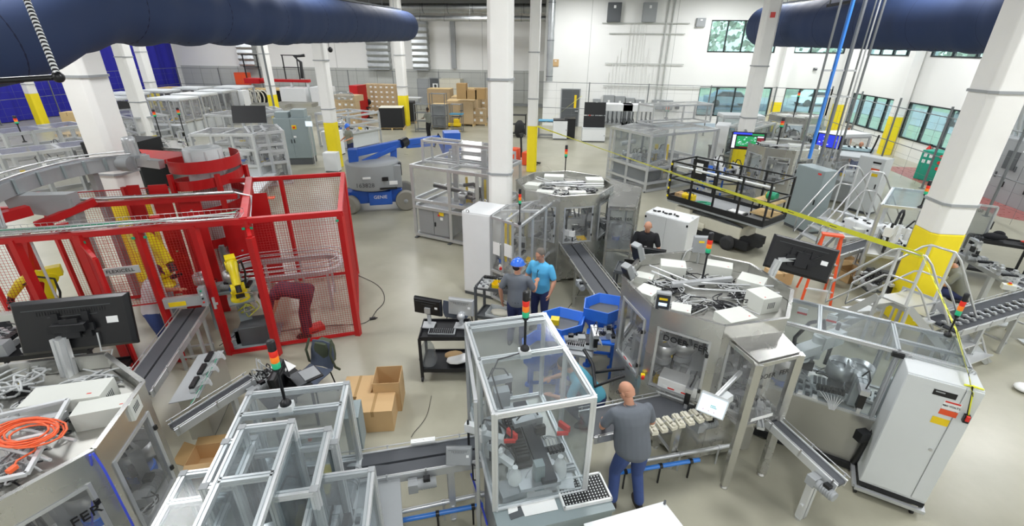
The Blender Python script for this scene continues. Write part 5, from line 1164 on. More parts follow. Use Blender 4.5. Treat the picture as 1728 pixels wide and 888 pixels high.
# frames and cabinet joined to the second octagonal machine
t=thing('tall_white_cabinet','tall pale cabinet with lifting eyes left of the two talking men','control cabinet',(0,0,0))
pa,pb=W(779,356,1.98),W(829,364,1.98); u=(pb-pa).normalized(); v=Vector((-u.y,u.x)); aa=math.atan2(u.y,u.x); wv,dv=(pb-pa).length,.78
cc2=pa+u*wv/2+v*dv/2; place(t,(cc2.x,cc2.y,0),aa)
mb=MB(); mb.b2((-wv/2,-dv/2,.08),(wv/2,dv/2,1.98)); mb.build('body',M_['enamel_white'],t,bevel=.01)
mb=MB(); mb.b2((-wv/2+.03,-dv/2-.012,.12),(wv/2-.03,-dv/2,1.95)); mb.build('door',M_['enamel_white'],t,bevel=.005); mb=MB(); mb.b2((-wv/2,-dv/2+.02,0),(wv/2,dv/2,.08)); mb.build('plinth',M_['grey_dark'],t)
for sy in(-.4,.4):mb=MB(); mb.tube([(.03*math.cos(a)-.2,sy,2.0+.03*math.sin(a))for a in[i*math.pi/5 for i in range(10)]],.009,6,close=True); mb.build('lifting_eye',M_['chrome'],t)
# glazed front guard
q0,q1,q2,q3=pb,W(878,380,1.98),W(942,333,1.98),pb+v*.8
t=thing('glazed_machine_guard','clear-walled frame guard with papers taped inside, behind the two talking men','machine guard',((q0.x+q2.x)/2,(q0.y+q2.y)/2,0),aa)
enclosure(t,[q0,q1,q2,q3],.1,1.98,.05,'alu',rails=(.75,),one='frame',roof='poly_light',sides='poly_light',split=((0,(.4,.75)),(1,(.3,.65))),rooflines=((0,.5,2,.5),(1,.5,3,.5)))
mb=MB(); ci=(q0+q1+q2+q3)/4; mb.prism([((p-ci)*.92+ci)[:]for p in(q0,q1,q2,q3)],.78,.85); mb.build('machine_bed',M_['stainless_dull'],t,1)
clutter(t,(ci.x,ci.y,.85),.9,.9,aa,10,61)
for f,z,w_ in((.2,1.3,.2),(.62,1.35,.22)):p=q0.lerp(q1,f)-v*.03; mb=MB(); mb.box((p.x,p.y,z),(w_,.004,.28),rz=math.atan2((q1-q0).y,(q1-q0).x)); mb.build('taped_paper',M_['paper'],t,1)
mb=MB(); p=q0.lerp(q1,.35); mb.box((p.x,p.y-.02,.9),(.08,.06,.12),rz=aa); mb.cyl((p.x,p.y-.05,.9),(p.x,p.y-.09,.9),.03,m=1); mb.build('isolator_switch',mm('box_beige','red_part'),t,1)
for f in(.3,.5):p=q0.lerp(q1,f)+v*.3; mb=MB(); mb.bar((p.x,p.y,.9),(p.x,p.y,1.85),.05); mb.build('yellow_bar',M_['yellow_part'],t,1)
stack_light('stack_light','slim stack light on the corner of the glazed guard above the two men',Vector((q1.x-.02,q1.y+.04,1.985)),.4,.75)
# grey angled belt between the two octagonal machines
conveyor('twin_belt_conveyor','grey twin-belt conveyor sloping from the rear octagonal machine to the main machine',(.25,10.1),(1.15,7.0),.5,1.0,1.0,legs=(.35,.8),motor=.55,legw=.08,body='stainless_dull')
t=thing('belt_side_cabinet','grey box with valves hanging under the twin belt between the octagonal machines','control box',G(1000,470,.6),R(-72)); mb=MB(); mb.b2((-.5,-.12,-.15),(.5,.1,.2)); mb.build('housing',M_['grey_mid'],t,bevel=.01); mb=MB(); c_manifold(mb); mb.build('valve_manifold',mm('alu_bright',BK,'cable_grey'),t)
mb=MB(); mb.bar((0,0,-.6),(0,0,-.1),.06); mb.build('stand',M_['alu'],t)
# second guard and lettered booth right of the rear octagon
t=thing('lettered_rear_booth','stainless-roofed booth with dark lettering right of the rear octagonal machine','machine guard',(1.7,10.9,0),R(-10))
q=[W(1028,350,1.95),W(1072,352,1.95),W(1082,318,1.95),W(1030,305,1.95)]
enclosure(t,q,.1,1.95,.05,'stainless',rails=(.95,),one='frame',roof=None,sides='poly_smoke')
mb=MB(); mb.plate([V3v(p,1.97)for p in q],.02,dirn=UP); mb.build('roof_plate',M_[ST],t,1)
ci=sum(q,Vector((0,0)))/4; mb=MB(); mb.prism([((p-ci)*.9+ci)[:]for p in q],.85,.92); mb.build('work_plate',M_['stainless_dull'],t,1); clutter(t,(ci.x,ci.y,.93),.5,.6,0,5,71)
u2=(q[1]-q[0]).normalized(); p=q[0].lerp(q[1],.5); text('DOER  FER',.1,'booth_lettering',M_[BK],t,facing((p.x,p.y-.03,1.7),V3v(u2,0),(0,0,1)))
t=thing('open_clear_door','clear aluminium-framed door standing open left of the man in black','door',(1.35,10.2,0))
mb=MB(); a,b=W(1025,345,1.7),W(1058,350,1.7);
for s_,f_ in(((a,.8),(a,1.7)),((b,.8),(b,1.7)),((a,.8),(b,.8)),((a,1.7),(b,1.7))):mb.bar(V3v(*s_),V3v(*f_),.04)
mb.bar(V3v(a,0),V3v(a,.8),.04); mb.build('door_frame',M_['alu'],t,1); mb=MB(); mb.plate([V3v(a,.82),V3v(b,.82),V3v(b,1.68),V3v(a,1.68)],.005); mb.build('clear_sheet',M_['poly_light'],t,1)
# ---- boom lift
t=thing('boom_lift','blue articulated boom lift with grey round body beyond the red cage','boom lift',(-6.45,15.1,0),R(20))
mb=MB(); mb.b2((-.75,-.45,.25),(.9,.45,.7)); mb.b2((-1.0,-.25,.3),(-.7,.25,.62)); mb.b2((-.2,-.62,.22),(.55,-.44,.68)); mb.build('chassis',M_['blue_lift'],t,bevel=.03)
for x,y,r in((1.0,-.62,.34),(1.0,.62,.34),(-.78,-.62,.3),(-.78,.62,.3)):
 rot=Matrix.Rotation(R(-35 if x<0 else 0),3,'Z'); d=rot @ Vector((0,.11,0)); c=Vector((x,y,r))
 mb=MB(); mb.lathe(c,[(r*.9,-.11),(r,-.09),(r,.09),(r*.9,.11),(r*.55,.11),(r*.5,.08)],26,ax=d); mb.lathe(c,[(r*.5,-.09),(r*.5,.1),(.08,.1),(.06,.13),(.001,.13)],16,m=1,ax=-d if y<0 else d)
 mb.build('wheel',mm('tyre','grey_mid'),t)
mb=MB(); mb.lathe((0,0,.72),[(.7,0),(.86,.06),(.88,.12),(.88,.86),(.8,.93),(.6,.95),(.001,.95)],30); mb.box((.75,-.2,1.15),(.35,.7,.75)); mb.build('turret_cover',M_['grey_mid'],t,bevel=.02)
mb=MB(); mb.b2((.3,-.85,1.1),(.5,-.8,1.22)); mb.box((.9,-.3,1.35),(.1,.2,.4)); mb.b2((.2,-.87,.82),(.75,-.83,.88)); mb.build('body_opening',M_[BK],t)
mb=MB(); mb.b2((.52,-.885,.98),(.78,-.87,1.1)); mb.b2((-.3,-.9,1.2),(-.05,-.87,1.26)); mb.build('white_decal',M_['label_white'],t)
mb=MB(); mb.cyl((.2,.1,1.66),(.2,.1,1.76),.07); mb.build('beacon',M_['orange'],t)
mb=MB(); mb.box((-.55,-.2,1.8),(.3,.4,.5)); mb.bar((-.5,-.1,1.9),(1.0,.5,2.05),.2,.24); mb.bar((-.3,-.2,1.6),(.8,.3,1.95),.12,.14); mb.bar((.7,.35,1.3),(.75,.4,2.0),.22); mb.build('lower_boom',M_['blue_lift'],t,bevel=.015)
mb=MB(); mb.bar((.9,.45,2.05),(2.4,1.55,2.0),.18,.2); mb.bar((1.2,.6,1.9),(2.2,1.4,1.8),.1,.1); mb.build('upper_boom',M_['blue_lift'],t,bevel=.01)
mb=MB(); mb.cyl((1.0,.4,2.05),(1.2,.6,2.1),.16); mb.tube([(2.2,1.4,1.7),(2.4,1.5,2.15),(2.6,1.5,1.8),(2.7,1.5,1.2)],.05,8); mb.build('boom_joint',M_[BK],t)
mb=MB(); mb.bar((2.35,1.5,2.1),(2.75,1.6,1.0),.14); mb.box((2.9,1.7,1.7),(.6,.7,1.0)); mb.build('jib',M_['blue_lift'],t)
text('163828',.2,'body_number',M_['grey_dark'],t,facing((FR[t][0]+Matrix.Rotation(R(20),3,'Z')@ Vector((-.25,-.87,.98)))[:],(math.cos(R(15)),math.sin(R(15)),0),(0,0,1)))
text('GENIE',.16,'chassis_lettering',M_['label_white'],t,facing((FR[t][0]+Matrix.Rotation(R(20),3,'Z')@ Vector((.18,-.63,.5)))[:],(math.cos(R(20)),math.sin(R(20)),0),(0,0,1)))
# ---- scissor lift
sl=[G(1127,330,1.05),G(1286,383,.95)]; s0,s1=sl[0].to_2d(),sl[1].to_2d(); uS=(s1-s0).normalized(); vS=Vector((-uS.y,uS.x)); wS,dS=(s1-s0).length,1.15; aS=math.atan2(uS.y,uS.x)
t=thing('scissor_lift','black-railed scissor lift platform standing behind the man in black','scissor lift',(*(s0+uS*wS/2+vS*dS/2),0),aS)
X0,X1,Y0,Y1,zd=-wS/2,wS/2,-dS/2,dS/2,1.0
mb=MB(); mb.b2((X0,Y0,zd-.12),(X1,Y1,zd)); mb.build('platform_deck',M_['grey_mid'],t); mb=MB()
for a,b in(((X0,Y0),(X1,Y0)),((X1,Y0),(X1,Y1)),((X1,Y1),(X0,Y1)),((X0,Y1),(X0,Y0))):mb.bar((*a,zd+.02),(*b,zd+.02),.03,.16)
mb.build('toe_board',M_[BK],t)
for z in(zd+1.1,zd+.6):
 for a,b in(((X0,Y0),(X1,Y0)),((X1,Y0),(X1,Y1)),((X1,Y1),(X0,Y1)),((X0,Y1),(X0,Y0))):mb=MB(); mb.bar((*a,z),(*b,z),.04); mb.build('guard_rail',M_[BK],t)
for x in(X0,X0+wS*.25,X0+wS*.5,X0+wS*.75,X1):
 for y in(Y0,Y1):mb=MB(); mb.bar((x,y,zd),(x,y,zd+1.12),.045); mb.build('rail_post',M_[BK],t)
mb=MB()
for i in range(9):mb.box((X0-.005,Y0-.005,zd+.06+i*.12),(.055,.055,.06),m=i%2)
mb.build('hazard_striped_post',mm('yellow_paint',BK),t)
mb=MB(); mb.box((X0+.25,Y1-.1,zd+.75),(.5,.04,.6)); mb.build('black_panel',M_[BK],t); mb=MB(); mb.box((X0+.25,Y1-.13,zd+.8),(.22,.01,.3)); mb.build('instruction_sheet',M_['label_white'],t)
mb=MB(); mb.tube([(X0,Y0+.15,zd+.95),(X1,Y0+.15,zd+.95)],.035,10); mb.build('silver_tube',M_['alu_bright'],t)
mb=MB(); mb.b2((X0+.4,Y0+.15,.35),(X1-.6,Y1-.15,.68)); mb.b2((X0+.3,Y0+.1,.25),(X0+1.3,Y1-.1,.5)); mb.b2((X0+.3,Y0+.05,.6),(X0+.8,Y1-.2,.8)); mb.build('chassis',M_['cream_part'],t,bevel=.02)
mb=MB(); mb.b2((X0+.2,Y0+.1,.12),(X1-.3,Y1-.1,.35)); mb.bar((X1-.9,Y0+.3,.3),(X1-.05,Y0+.3,.38),.2); mb.build('under_frame',M_['black_matte'],t)
for s_ in(-1,1):mb=MB(); mb.bar((X0+.5,s_*.35,.65),(X1-.6,s_*.35,.9),.05,.1); mb.bar((X0+.5,s_*.35,.9),(X1-.6,s_*.35,.65),.05,.1); mb.build('scissor_arms',M_['grey_dark'],t)
for x in(X0+.75,X1-.85):
 for y in(Y0+.05,Y1-.05):mb=MB(); mb.lathe((x,y,.2),[(.12,-.08),(.2,-.07),(.2,.07),(.12,.08),(.001,.08)],22,ax=(0,1,0)); mb.build('wheel',mm('rubber'),t)
text('EMPLOYEES',.001,'x',M_[BK],t,Matrix.Identity(4))if False else None
# things lying on the platform
lo=FR[t][0]; Ms=Matrix.Rotation(aS,3,'Z'); onp=lambda x,y,z=zd:lo+Ms @ Vector((x,y,z))
carton('cardboard_box','small brown box at the striped corner of the scissor platform',onp(X0+.22,Y0+.35),aS,.25,.3,.14)
for k,(x,y)in enumerate(((X0+.4,Y0+.3),(X0+.62,Y0+.28))):
 t2=thing('yellow_case',('yellow rounded case by the small brown box on the scissor platform','yellow flat case next to the green hose on the scissor platform')[k],'case',onp(x,y),aS)
 mb=MB(); mb.box((0,0,.09),(.19,.24,.18))if k else mb.sph((0,0,.1),(.12,.12,.1),14); mb.build('shell',M_['yellow_part'],t2,bevel=.02); mb=MB(); mb.tube([(-.06,0,.18),(-.06,0,.23),(.06,0,.23),(.06,0,.18)],.012); mb.build('handle',M_[BK],t2)
t2=thing('coiled_green_hose','coil of dark green hose on the scissor platform','hose',onp(X0+1.0,Y0+.3)); mb=MB(); c_coil(mb,.13,5,.014,4); mb.build('coil',M_['green_part'],t2)
t2=thing('wooden_tool_shelf','wooden board with tools at the right end of the scissor platform','shelf',onp(X1-.35,Y1-.35),aS); mb=MB(); mb.b2((-.3,-.3,.42),(.3,.3,.46)); mb.b2((-.3,-.3,.06),(.3,.3,.1)); mb.build('board',M_['wood'],t2)
for sx in(-.28,.28):
 for sy in(-.28,.28):mb=MB(); mb.bar((sx,sy,0),(sx,sy,.44),.03); mb.build('leg',M_[BK],t2)
t2=thing('strap_reel','reel of green and yellow strap on the wooden board of the scissor platform','reel',onp(X1-.3,Y1-.35,zd+.46),aS); mb=MB(); mb.cyl((-.12,0,.11),(.12,0,.11),.11,m=0); mb.cyl((-.16,0,.11),(-.12,0,.11),.07,m=1); mb.build('reel_body',mm('green_part','yellow_part'),t2)
t2=thing('bundled_papers','open tray of papers lying low at the right end of the scissor platform','tray',onp(X1-.9,Y0+.3),aS); mb=MB(); mb.b2((-.25,-.15,0),(.25,.15,.05)); mb.build('tray_body',M_['black_metal'],t2); mb=MB(); mb.b2((-.2,-.12,.05),(.2,.12,.07)); mb.build('papers',M_['paper'],t2)
# white double-door cabinet on a frame beside the man in black
pa,pb=W(1089,358,1.35),W(1163,376,1.35); u=(pb-pa).normalized(); aa=math.atan2(u.y,u.x); wv=(pb-pa).length
t=cabinet('white_cabinet','white two-door cabinet with black clips on top beside the man in black',(*(pa+u*wv/2+Vector((-u.y,u.x))*.32),0),aa,wv,.64,1.35,'enamel_white',2,0,handles=False)
t.children[0].data.materials[0]=M_['enamel_white']
mb=MB();
for x in(-wv/2+.03,wv/2-.03):
 for z in(.25,1.25):mb.box((x,-.33,z),(.04,.02,.05))
for i in range(7):mb.box((-wv/2+.15+i*.1,-.1+.03*(i%3),1.37),(.08,.04,.03),rz=i)
mb.build('black_clip',M_[BK],t)
# ---- blue feeders
def feeder(lab,px,py,z,rz,s=1.0,legs=True,open_bin='grey_dark'):
 g=G(px,py,z); t=thing('blue_parts_feeder',lab,'parts feeder',(g.x,g.y,0),rz,'blue hopper feeders')
 hz=z-.42; w_=.42*s
 poly=[(-w_,-.3*s),(w_*.2,-.42*s),(w_,-.1*s),(w_,.38*s),(-w_*.3,.45*s),(-w_,.15*s)]
 mb=MB(); n=6; lo_=[(x*.6,y*.6,hz)for x,y in poly]; hi=[(x,y,z)for x,y in poly]; inn_=[(x*.94,y*.94,z)for x,y in poly]; inl=[(x*.62,y*.62,hz+.18)for x,y in poly]
 mb.rings([lo_,[(x,y,z-.2)for x,y in poly],hi,inn_,inl],sm=False); mb.build('hopper',M_['blue_paint'],t)
 mb=MB(); mb.prism([(x*.72,y*.72)for x,y in poly],z-.16,z-.14); mb.build('parts_heap',M_[open_bin],t)
 for x,y in((-.25,-.2),(.28,-.2),(.28,.25),(-.25,.2)):mb=MB(); mb.bar((x*s,y*s,.05),(x*s,y*s,hz+.1),.055); mb.lathe((x*s,y*s,0),[(.07,0),(.07,.02),(.02,.06)],14); mb.build('leg',M_['blue_paint'],t)
 mb=MB(); mb.bar((-.25*s,-.2*s,.3),(.28*s,-.2*s,.3),.04); mb.bar((-.25*s,.2*s,.3),(.28*s,.25*s,.3),.04); mb.bar((.28*s,-.2*s,.3),(.28*s,.25*s,.3),.04); mb.build('cross_brace',M_['blue_paint'],t)
 return t,g
t,g=feeder('blue hopper feeder with a yellow block, middle one beside the clear enclosure',948,538,1.05,R(-10),.85)
mb=MB(); mb.box((-.12,.05,.96),(.14,.14,.1),rz=.1); mb.build('yellow_block',M_['yellow_part'],t)
clutter(t,(g.x+.35,g.y-.35,.82),.4,.4,0,5,81,kinds=(2,3,5,7)); mb=MB(); mb.box((.35,-.35,.78),(.5,.45,.04)); mb.bar((.35,-.35,0),(.35,-.35,.78),.06); mb.build('side_shelf',M_['alu'],t)
t,g=feeder('blue hopper feeder farthest back, against the main machine',1020,512,1.2,R(-5),.8)
clutter(t,(g.x,g.y-.4,.82),.4,.3,0,4,83,kinds=(2,3,5,7)); mb=MB(); mb.box((0,-.42,.79),(.5,.4,.03)); mb.bar((.2,-.5,0),(.2,-.5,.78),.05); mb.build('side_shelf',M_['blue_paint'],t)
feeder('blue hopper feeder seen through the clear enclosure wall, nearest of the three',918,578,.95,R(10),.8)
# ---- carts, chairs, cartons around the aisle
def cart(name,lab,c,rz,w_,d,h,m='black_metal',shelf=.22):
 t=thing(name,lab,'cart',(c[0],c[1],0),rz)
 for x in(-w_/2,w_/2):
  for y in(-d/2,d/2):
   mb=MB(); mb.bar((x,y,.1),(x,y,h),.045); mb.build('leg',M_[m],t)
   mb=MB(); mb.cyl((x-.015,y,.05),(x+.015,y,.05),.05); mb.box((x,y,.09),(.05,.04,.03)); mb.build('caster',M_['rubber'],t)
 for z,nm in((h,'top_tray'),(shelf,'lower_shelf')):
  mb=MB(); mb.b2((-w_/2,-d/2,z-.02),(w_/2,d/2,z));
  for a,b in(((-w_/2,-d/2),(w_/2,-d/2)),((w_/2,-d/2),(w_/2,d/2)),((w_/2,d/2),(-w_/2,d/2)),((-w_/2,d/2),(-w_/2,-d/2))):mb.bar((*a,z+.0),(*b,z+.0),.02,.07)
  mb.build(nm,M_[m],t)
 return t
cart('computer_cart','black two-shelf cart with a computer, left of the clear enclosure',(-1.82,6.45),R(8),.78,.55,.85)
t,MM=monitor('desktop_monitor','black monitor seen from behind on the left end of the computer cart',(-2.12,6.6,1.2),(-.97,.2,0),(0,0,1),.5,.3,vs_=False);
mb=MB(); mb.bar((-2.12,6.58,.88),(-2.12,6.55,1.15),.06,.03); mb.box((-2.12,6.5,.875),(.22,.2,.02)); mb.box((-2.12,6.52,1.15),(.1,.06,.1)); mb.build('stand',M_['alu'],t,1)
t,MM=monitor('desktop_monitor','silver-backed monitor on the right end of the computer cart',(-1.58,6.68,1.18),(-1,.1,0),(0,.1,1),.44,.3,vs_=False,bez='alu');
mb=MB(); mb.bar((-1.58,6.62,.88),(-1.58,6.6,1.1),.07,.03); mb.box((-1.58,6.55,.875),(.2,.18,.02)); mb.sph((-1.57,6.56,1.05),.07); mb.build('stand',M_['alu'],t,1)
t=thing('keyboard','grey keyboard and cable heap in the middle of the computer cart','keyboard',(-1.85,6.35,.855),R(5)); mb=MB(); mb.b2((-.22,-.08,.0),(.22,.08,.025)); mb.build('case',M_['grey_mid'],t); mb=MB()
for i in range(12):
 for j in range(4):mb.box((-.19+i*.034,-.055+j*.036,.03),(.026,.028,.01))
tag(mb.build('keys',M_[BK],t),kind='stuff')
t=thing('plastic_bag','clear plastic bag hanging under the top of the computer cart','bag',(-2.1,6.3,.25)); mb=MB(); mb.lathe((0,0,0),[(.13,0),(.16,.1),(.1,.35),(.03,.5),(.001,.52)],14); mb.build('bag_body',M_['poly_smoke'],t)
t=thing('crumpled_packaging','white and tan crumpled packaging on the lower shelf of the computer cart','packaging',(-1.6,6.4,.26),.2); mb=MB(); mb.sph((0,0,.05),(.22,.14,.05),10,M=Matrix.Rotation(.3,3,'Z')); mb.build('white_sheet',M_['paper'],t); mb=MB(); mb.sph((-.08,.1,.06),(.17,.1,.06),9); mb.build('brown_paper',M_['brown_card'],t)
cart('grey_tool_cart','dark grey tool cart at the left of the man in the blue hard hat',(-1.15,7.95),R(-12),.75,.45,.95,'grey_dark',.3)
clutter(thing('tool_heap','heap of small tools and boxes on top of the dark grey tool cart','tools',(-1.15,7.95,.96)),(-1.15,7.95,.96),.6,.35,R(-12),6,91,kinds=(2,4,7,8,9))
t=thing('white_parts_bin','white tray of parts on the lower shelf of the tool cart','tray',(-1.1,7.9,.31),R(-12)); mb=MB(); c_bin(mb,.5,.34,.12); mb.build('bin_body',M_['enamel'],t); mb=MB(); mb.sph((0,0,.06),(.2,.12,.05),9); mb.build('parts_heap',M_['cream_part'],t)
def chair(lab,c,rz,m='blue_seat',group='plastic shell chairs'):
 t=thing('shell_chair',lab,'chair',c,rz,group)
 mb=MB(); mb.rings([[(-.22,y,z),(-.1,y,z-.02),(.1,y,z-.02),(.22,y,z),(.22,y,z+.015),(.1,y,z-.004),(-.1,y,z-.004),(-.22,y,z+.015)]for y,z in((-.22,.43),(-.1,.45),(.1,.44),(.2,.45))]); mb.build('seat',M_[m],t)
 mb=MB(); mb.rings([[(-w_,y,z),(0,y+.03,z),(w_,y,z),(w_,y+.014,z),(0,y+.045,z),(-w_,y+.014,z)]for y,z,w_ in((.2,.44,.21),(.25,.55,.22),(.28,.7,.22),(.31,.86,.18))]); mb.build('backrest',M_[m],t)
 for x in(-.2,.2):
  for y,y2 in((-.18,-.22),(.18,.24)):mb=MB(); mb.tube([(x*.9,y,.43),(x*1.1,y2,0)],.011,8); mb.build('leg',M_['black_metal'],t)
 return t
M_['blue_seat']=mat('blue_seat','4c5668',.7,noise=.08,nscale=20)
g=G(520,636,.44); chair('dark blue shell chair with an olive backpack on its back, by the laptop table',(g.x+.05,g.y+.05,0),R(-12))
t2=thing('backpack','olive green backpack hanging on the back of the dark blue chair','bag',(g.x+.1,g.y+.42,.45),R(-12)); mb=MB(); mb.rings([[(x*w_,y*.09,z)for x,y in((-1,-1),(1,-1),(1.1,0),(1,1),(-1,1),(-1.1,0))]for z,w_ in((0,.12),(.1,.14),(.28,.14),(.38,.1))]); mb.build('pack',M_['bag'],t2,bevel=.02)
for x in(-.22,.2):mb=MB(); mb.tube([(x,-.05,.42),(x*1.1,-.14,.25),(x*1.2,-.1,.0),(x*1.15,0,-.12)],.02,6); mb.build('strap',M_['bag'],t2)
g=G(768,520,.7); chair('dark grey-blue shell chair turned away behind the computer cart',(g.x,g.y+.28,0),R(175),group='plastic shell chairs')
# laptop table with cables
t=thing('laptop_table','low dark table covered with papers between the stepped frames and the cage','table',(-3.9,4.95,0),R(-35))
mb=MB(); mb.b2((-.45,-.32,.7),(.45,.32,.74)); mb.build('table_top',M_['black_matte'],t)
for x in(-.4,.4):
 for y in(-.28,.28):mb=MB(); mb.bar((x,y,0),(x,y,.7),.03); mb.build('leg',M_['black_metal'],t)
g=G(505,640,.745); t=thing('laptop','open dark laptop on the low dark table by the stack light','laptop',g,R(-30))
mb=MB(); mb.b2((-.17,-.12,0),(.17,.12,.018)); mb.build('base',M_['grey_dark'],t); mb=MB(); mb.plate([(-.17,-.12,.02),(.17,-.12,.02),(.17,-.2,.23),(-.17,-.2,.23)],.01); mb.build('lid',M_['black_plastic'],t)
g=G(467,640,.95); t,MM=monitor('desktop_monitor','thin black screen standing edge-on beside the laptop table',g,(.25,-.95,0),(-.15,.1,1),.5,.34,vs_=False)
mb=MB(); mb.bar((g.x-.05,g.y,.74),(g.x-.05,g.y,.9),.04); mb.build('stand',M_[BK],t,1)
t=thing('cable_heap','heap of pale and black cables hanging at the left end of the laptop table','cables',(-4.2,4.95,.74)); put(c_cables,'cables',mm('cable_grey','cable_black'),t,(-4.15,5.0,.6),0,w_=.2,d=.2,n=10,r=.009,h=.4,seed=11)
sheet('white paper on the far corner of the laptop table',[(455,620),(480,608),(500,618),(478,634)],.748)
t=thing('black_document_case','flat black folder with papers at the right end of the laptop table','folder',G(525,632,.745),R(-40)); mb=MB(); mb.b2((-.16,-.12,0),(.16,.12,.02)); mb.build('cover',M_[BK],t); mb=MB(); mb.b2((-.14,-.13,.02),(.12,.1,.03)); mb.build('papers',M_['grey_mid'],t)
# cartons beside the stepped frames
a1=R(12); carton('cardboard_box','closed brown carton nearest the camera in the group of three by the frames',(-2.58,5.12,0),a1,.56,.42,.38); carton('cardboard_box','tall open brown carton standing behind the closed carton',(-2.52,5.55,0),a1,.4,.42,.55,open_=True,flap=False)
carton('cardboard_box','brown carton with white sheet on top, left of the tall open carton',(-3.0,5.5,0),a1,.45,.5,.32)
carton('cardboard_box','brown open carton half hidden left of the stepped frames',(G(350,770,.2).x,G(350,770,.2).y,0),.3,.4,.35,.25,open_=True)
# floor cables
cable('floor_cable','thin dark cable trailing out from the red cage across the floor',[G(470,560,.01),G(520,552,.01),G(580,548,.01),G(612,548,.01),G(628,538,.02),G(634,524,.01),G(650,512,.01),G(648,492,.01),G(635,478,.01),G(600,463,.01)],.007,'cable_black')
t=thing('cable_adapter','small black power adapter on the floor cable right of the cage','power adapter',G(629,539,0),.5); mb=MB(); mb.b2((-.06,-.03,0),(.06,.03,.035)); mb.build('case',M_[BK],t); mb=MB(); mb.cyl((.06,0,.018),(.1,0,.018),.012); mb.build('plug',M_[BK],t)
cable('floor_cable','thin black cable on the floor left of the clear enclosure',[G(728,668,.01),G(722,700,.01),G(710,718,.01),G(698,730,.01),G(694,738,.01)],.004,'cable_black')
cable('floor_cable','dark cable trailing from the belt towards the blue feeders',[G(985,470,.4),G(975,500,.01),G(958,520,.01),G(950,535,.01)],.006,'cable_black')
cable('extension_cord','tangle of orange extension cord on the clear lid at the lower left',[],.01,'orange_cable')if False else None
c=G(50,735,2.27); t=thing('orange_extension_cord','tangle of orange extension cord on the machine top at the lower left','cord',c); mb=MB(); c_coil(mb,.13,8,.008,2,1.7); mb.build('coil',M_['orange_cable'],t)
mb=MB(); mb.tube([c+Vector((.1,-.05,.0)),G(60,760,2.24),G(28,778,2.24),G(20,795,2.24)],.008,8); mb.box(G(20,792,2.25),(.04,.06,.03)); mb.build('plug_end',M_['orange_cable'],t,1)
t=thing('clear_lid','clear framed lid lying over the lower left machine top','lid',G(60,720,2.22)); P=[G(-60,715,2.23),G(115,675,2.23),G(45,800,2.23),G(-90,830,2.23)]
mb=MB();
for i in range(4):mb.bar(P[i],P[(i+1)%4],.03)
mb.bar(P[0].lerp(P[3],.5),P[1].lerp(P[2],.5),.03); mb.build('frame',M_['alu_bright'],t,1); mb=MB(); mb.plate(P,.005,dirn=UP); mb.build('clear_sheet',M_['poly_light'],t,1)
cable('blue_air_line','violet-blue air line running down the lower left machine side',[G(152,768,2.25),G(158,800,1.9),G(155,860,1.5),G(156,900,1.2)],.009,'blue_cable')
cable('blue_air_line','violet-blue air line slanting down from the tray corner of the lower left machine',[G(157,765,2.26),G(175,790,2.1),G(195,830,1.8),G(225,888,1.4)],.009,'blue_cable')
# extra cable heaps on the lower left machine and dark equipment behind the big monitor
t=thing('cable_heap','dark coiled cables between the two beige boxes on the lower left machine','cables',G(165,655,2.03)); g=FR[t][0]
mb=MB(); c_coil(mb,.08,6,.009,3,1.2); mb.build('coil',M_['cable_black'],t); put(c_cables,'loose_cables',mm('cable_grey','cable_grey'),t,g,0,w_=.3,d=.2,n=10,r=.009,h=.16,seed=31)
t=thing('cable_heap','pale cables with a black device at the corner of the lower left machine','cables',G(35,660,2.03)); g=FR[t][0]
put(c_cables,'loose_cables',mm('cable_grey','cable_grey'),t,g,0,w_=.3,d=.25,n=9,r=.011,h=.15,seed=33); mb=MB(); mb.box((.05,-.05,.05),(.14,.08,.09),rz=.5); mb.build('black_device',M_[BK],t); mb=MB(); mb.box((.05,-.05,.1),(.05,.05,.03),rz=.5); mb.build('yellow_part',M_['yellow_part'],t)
g=G(60,600,1.3); t=cart('equipment_rack','dark equipment rack crowded with silver boxes behind the big left monitor',(g.x-.3,g.y+.3),R(20),1.6,.8,1.3,'black_metal',.6)
clutter(t,(g.x-.3,g.y+.3,1.31),1.4,.7,R(20),12,95,kinds=(2,3,5,7,9,4),sc=1.5)
t=thing('paper_pack','pack of white strips lying on the rear edge of the twin-belt conveyor','paper',G(714,746,.95),R(17)); mb=MB()
for i in range(3):mb.b2((-.14,-.03+.022*i,0),(.14,-.012+.022*i,.03))
mb.build('strips',M_['paper'],t)
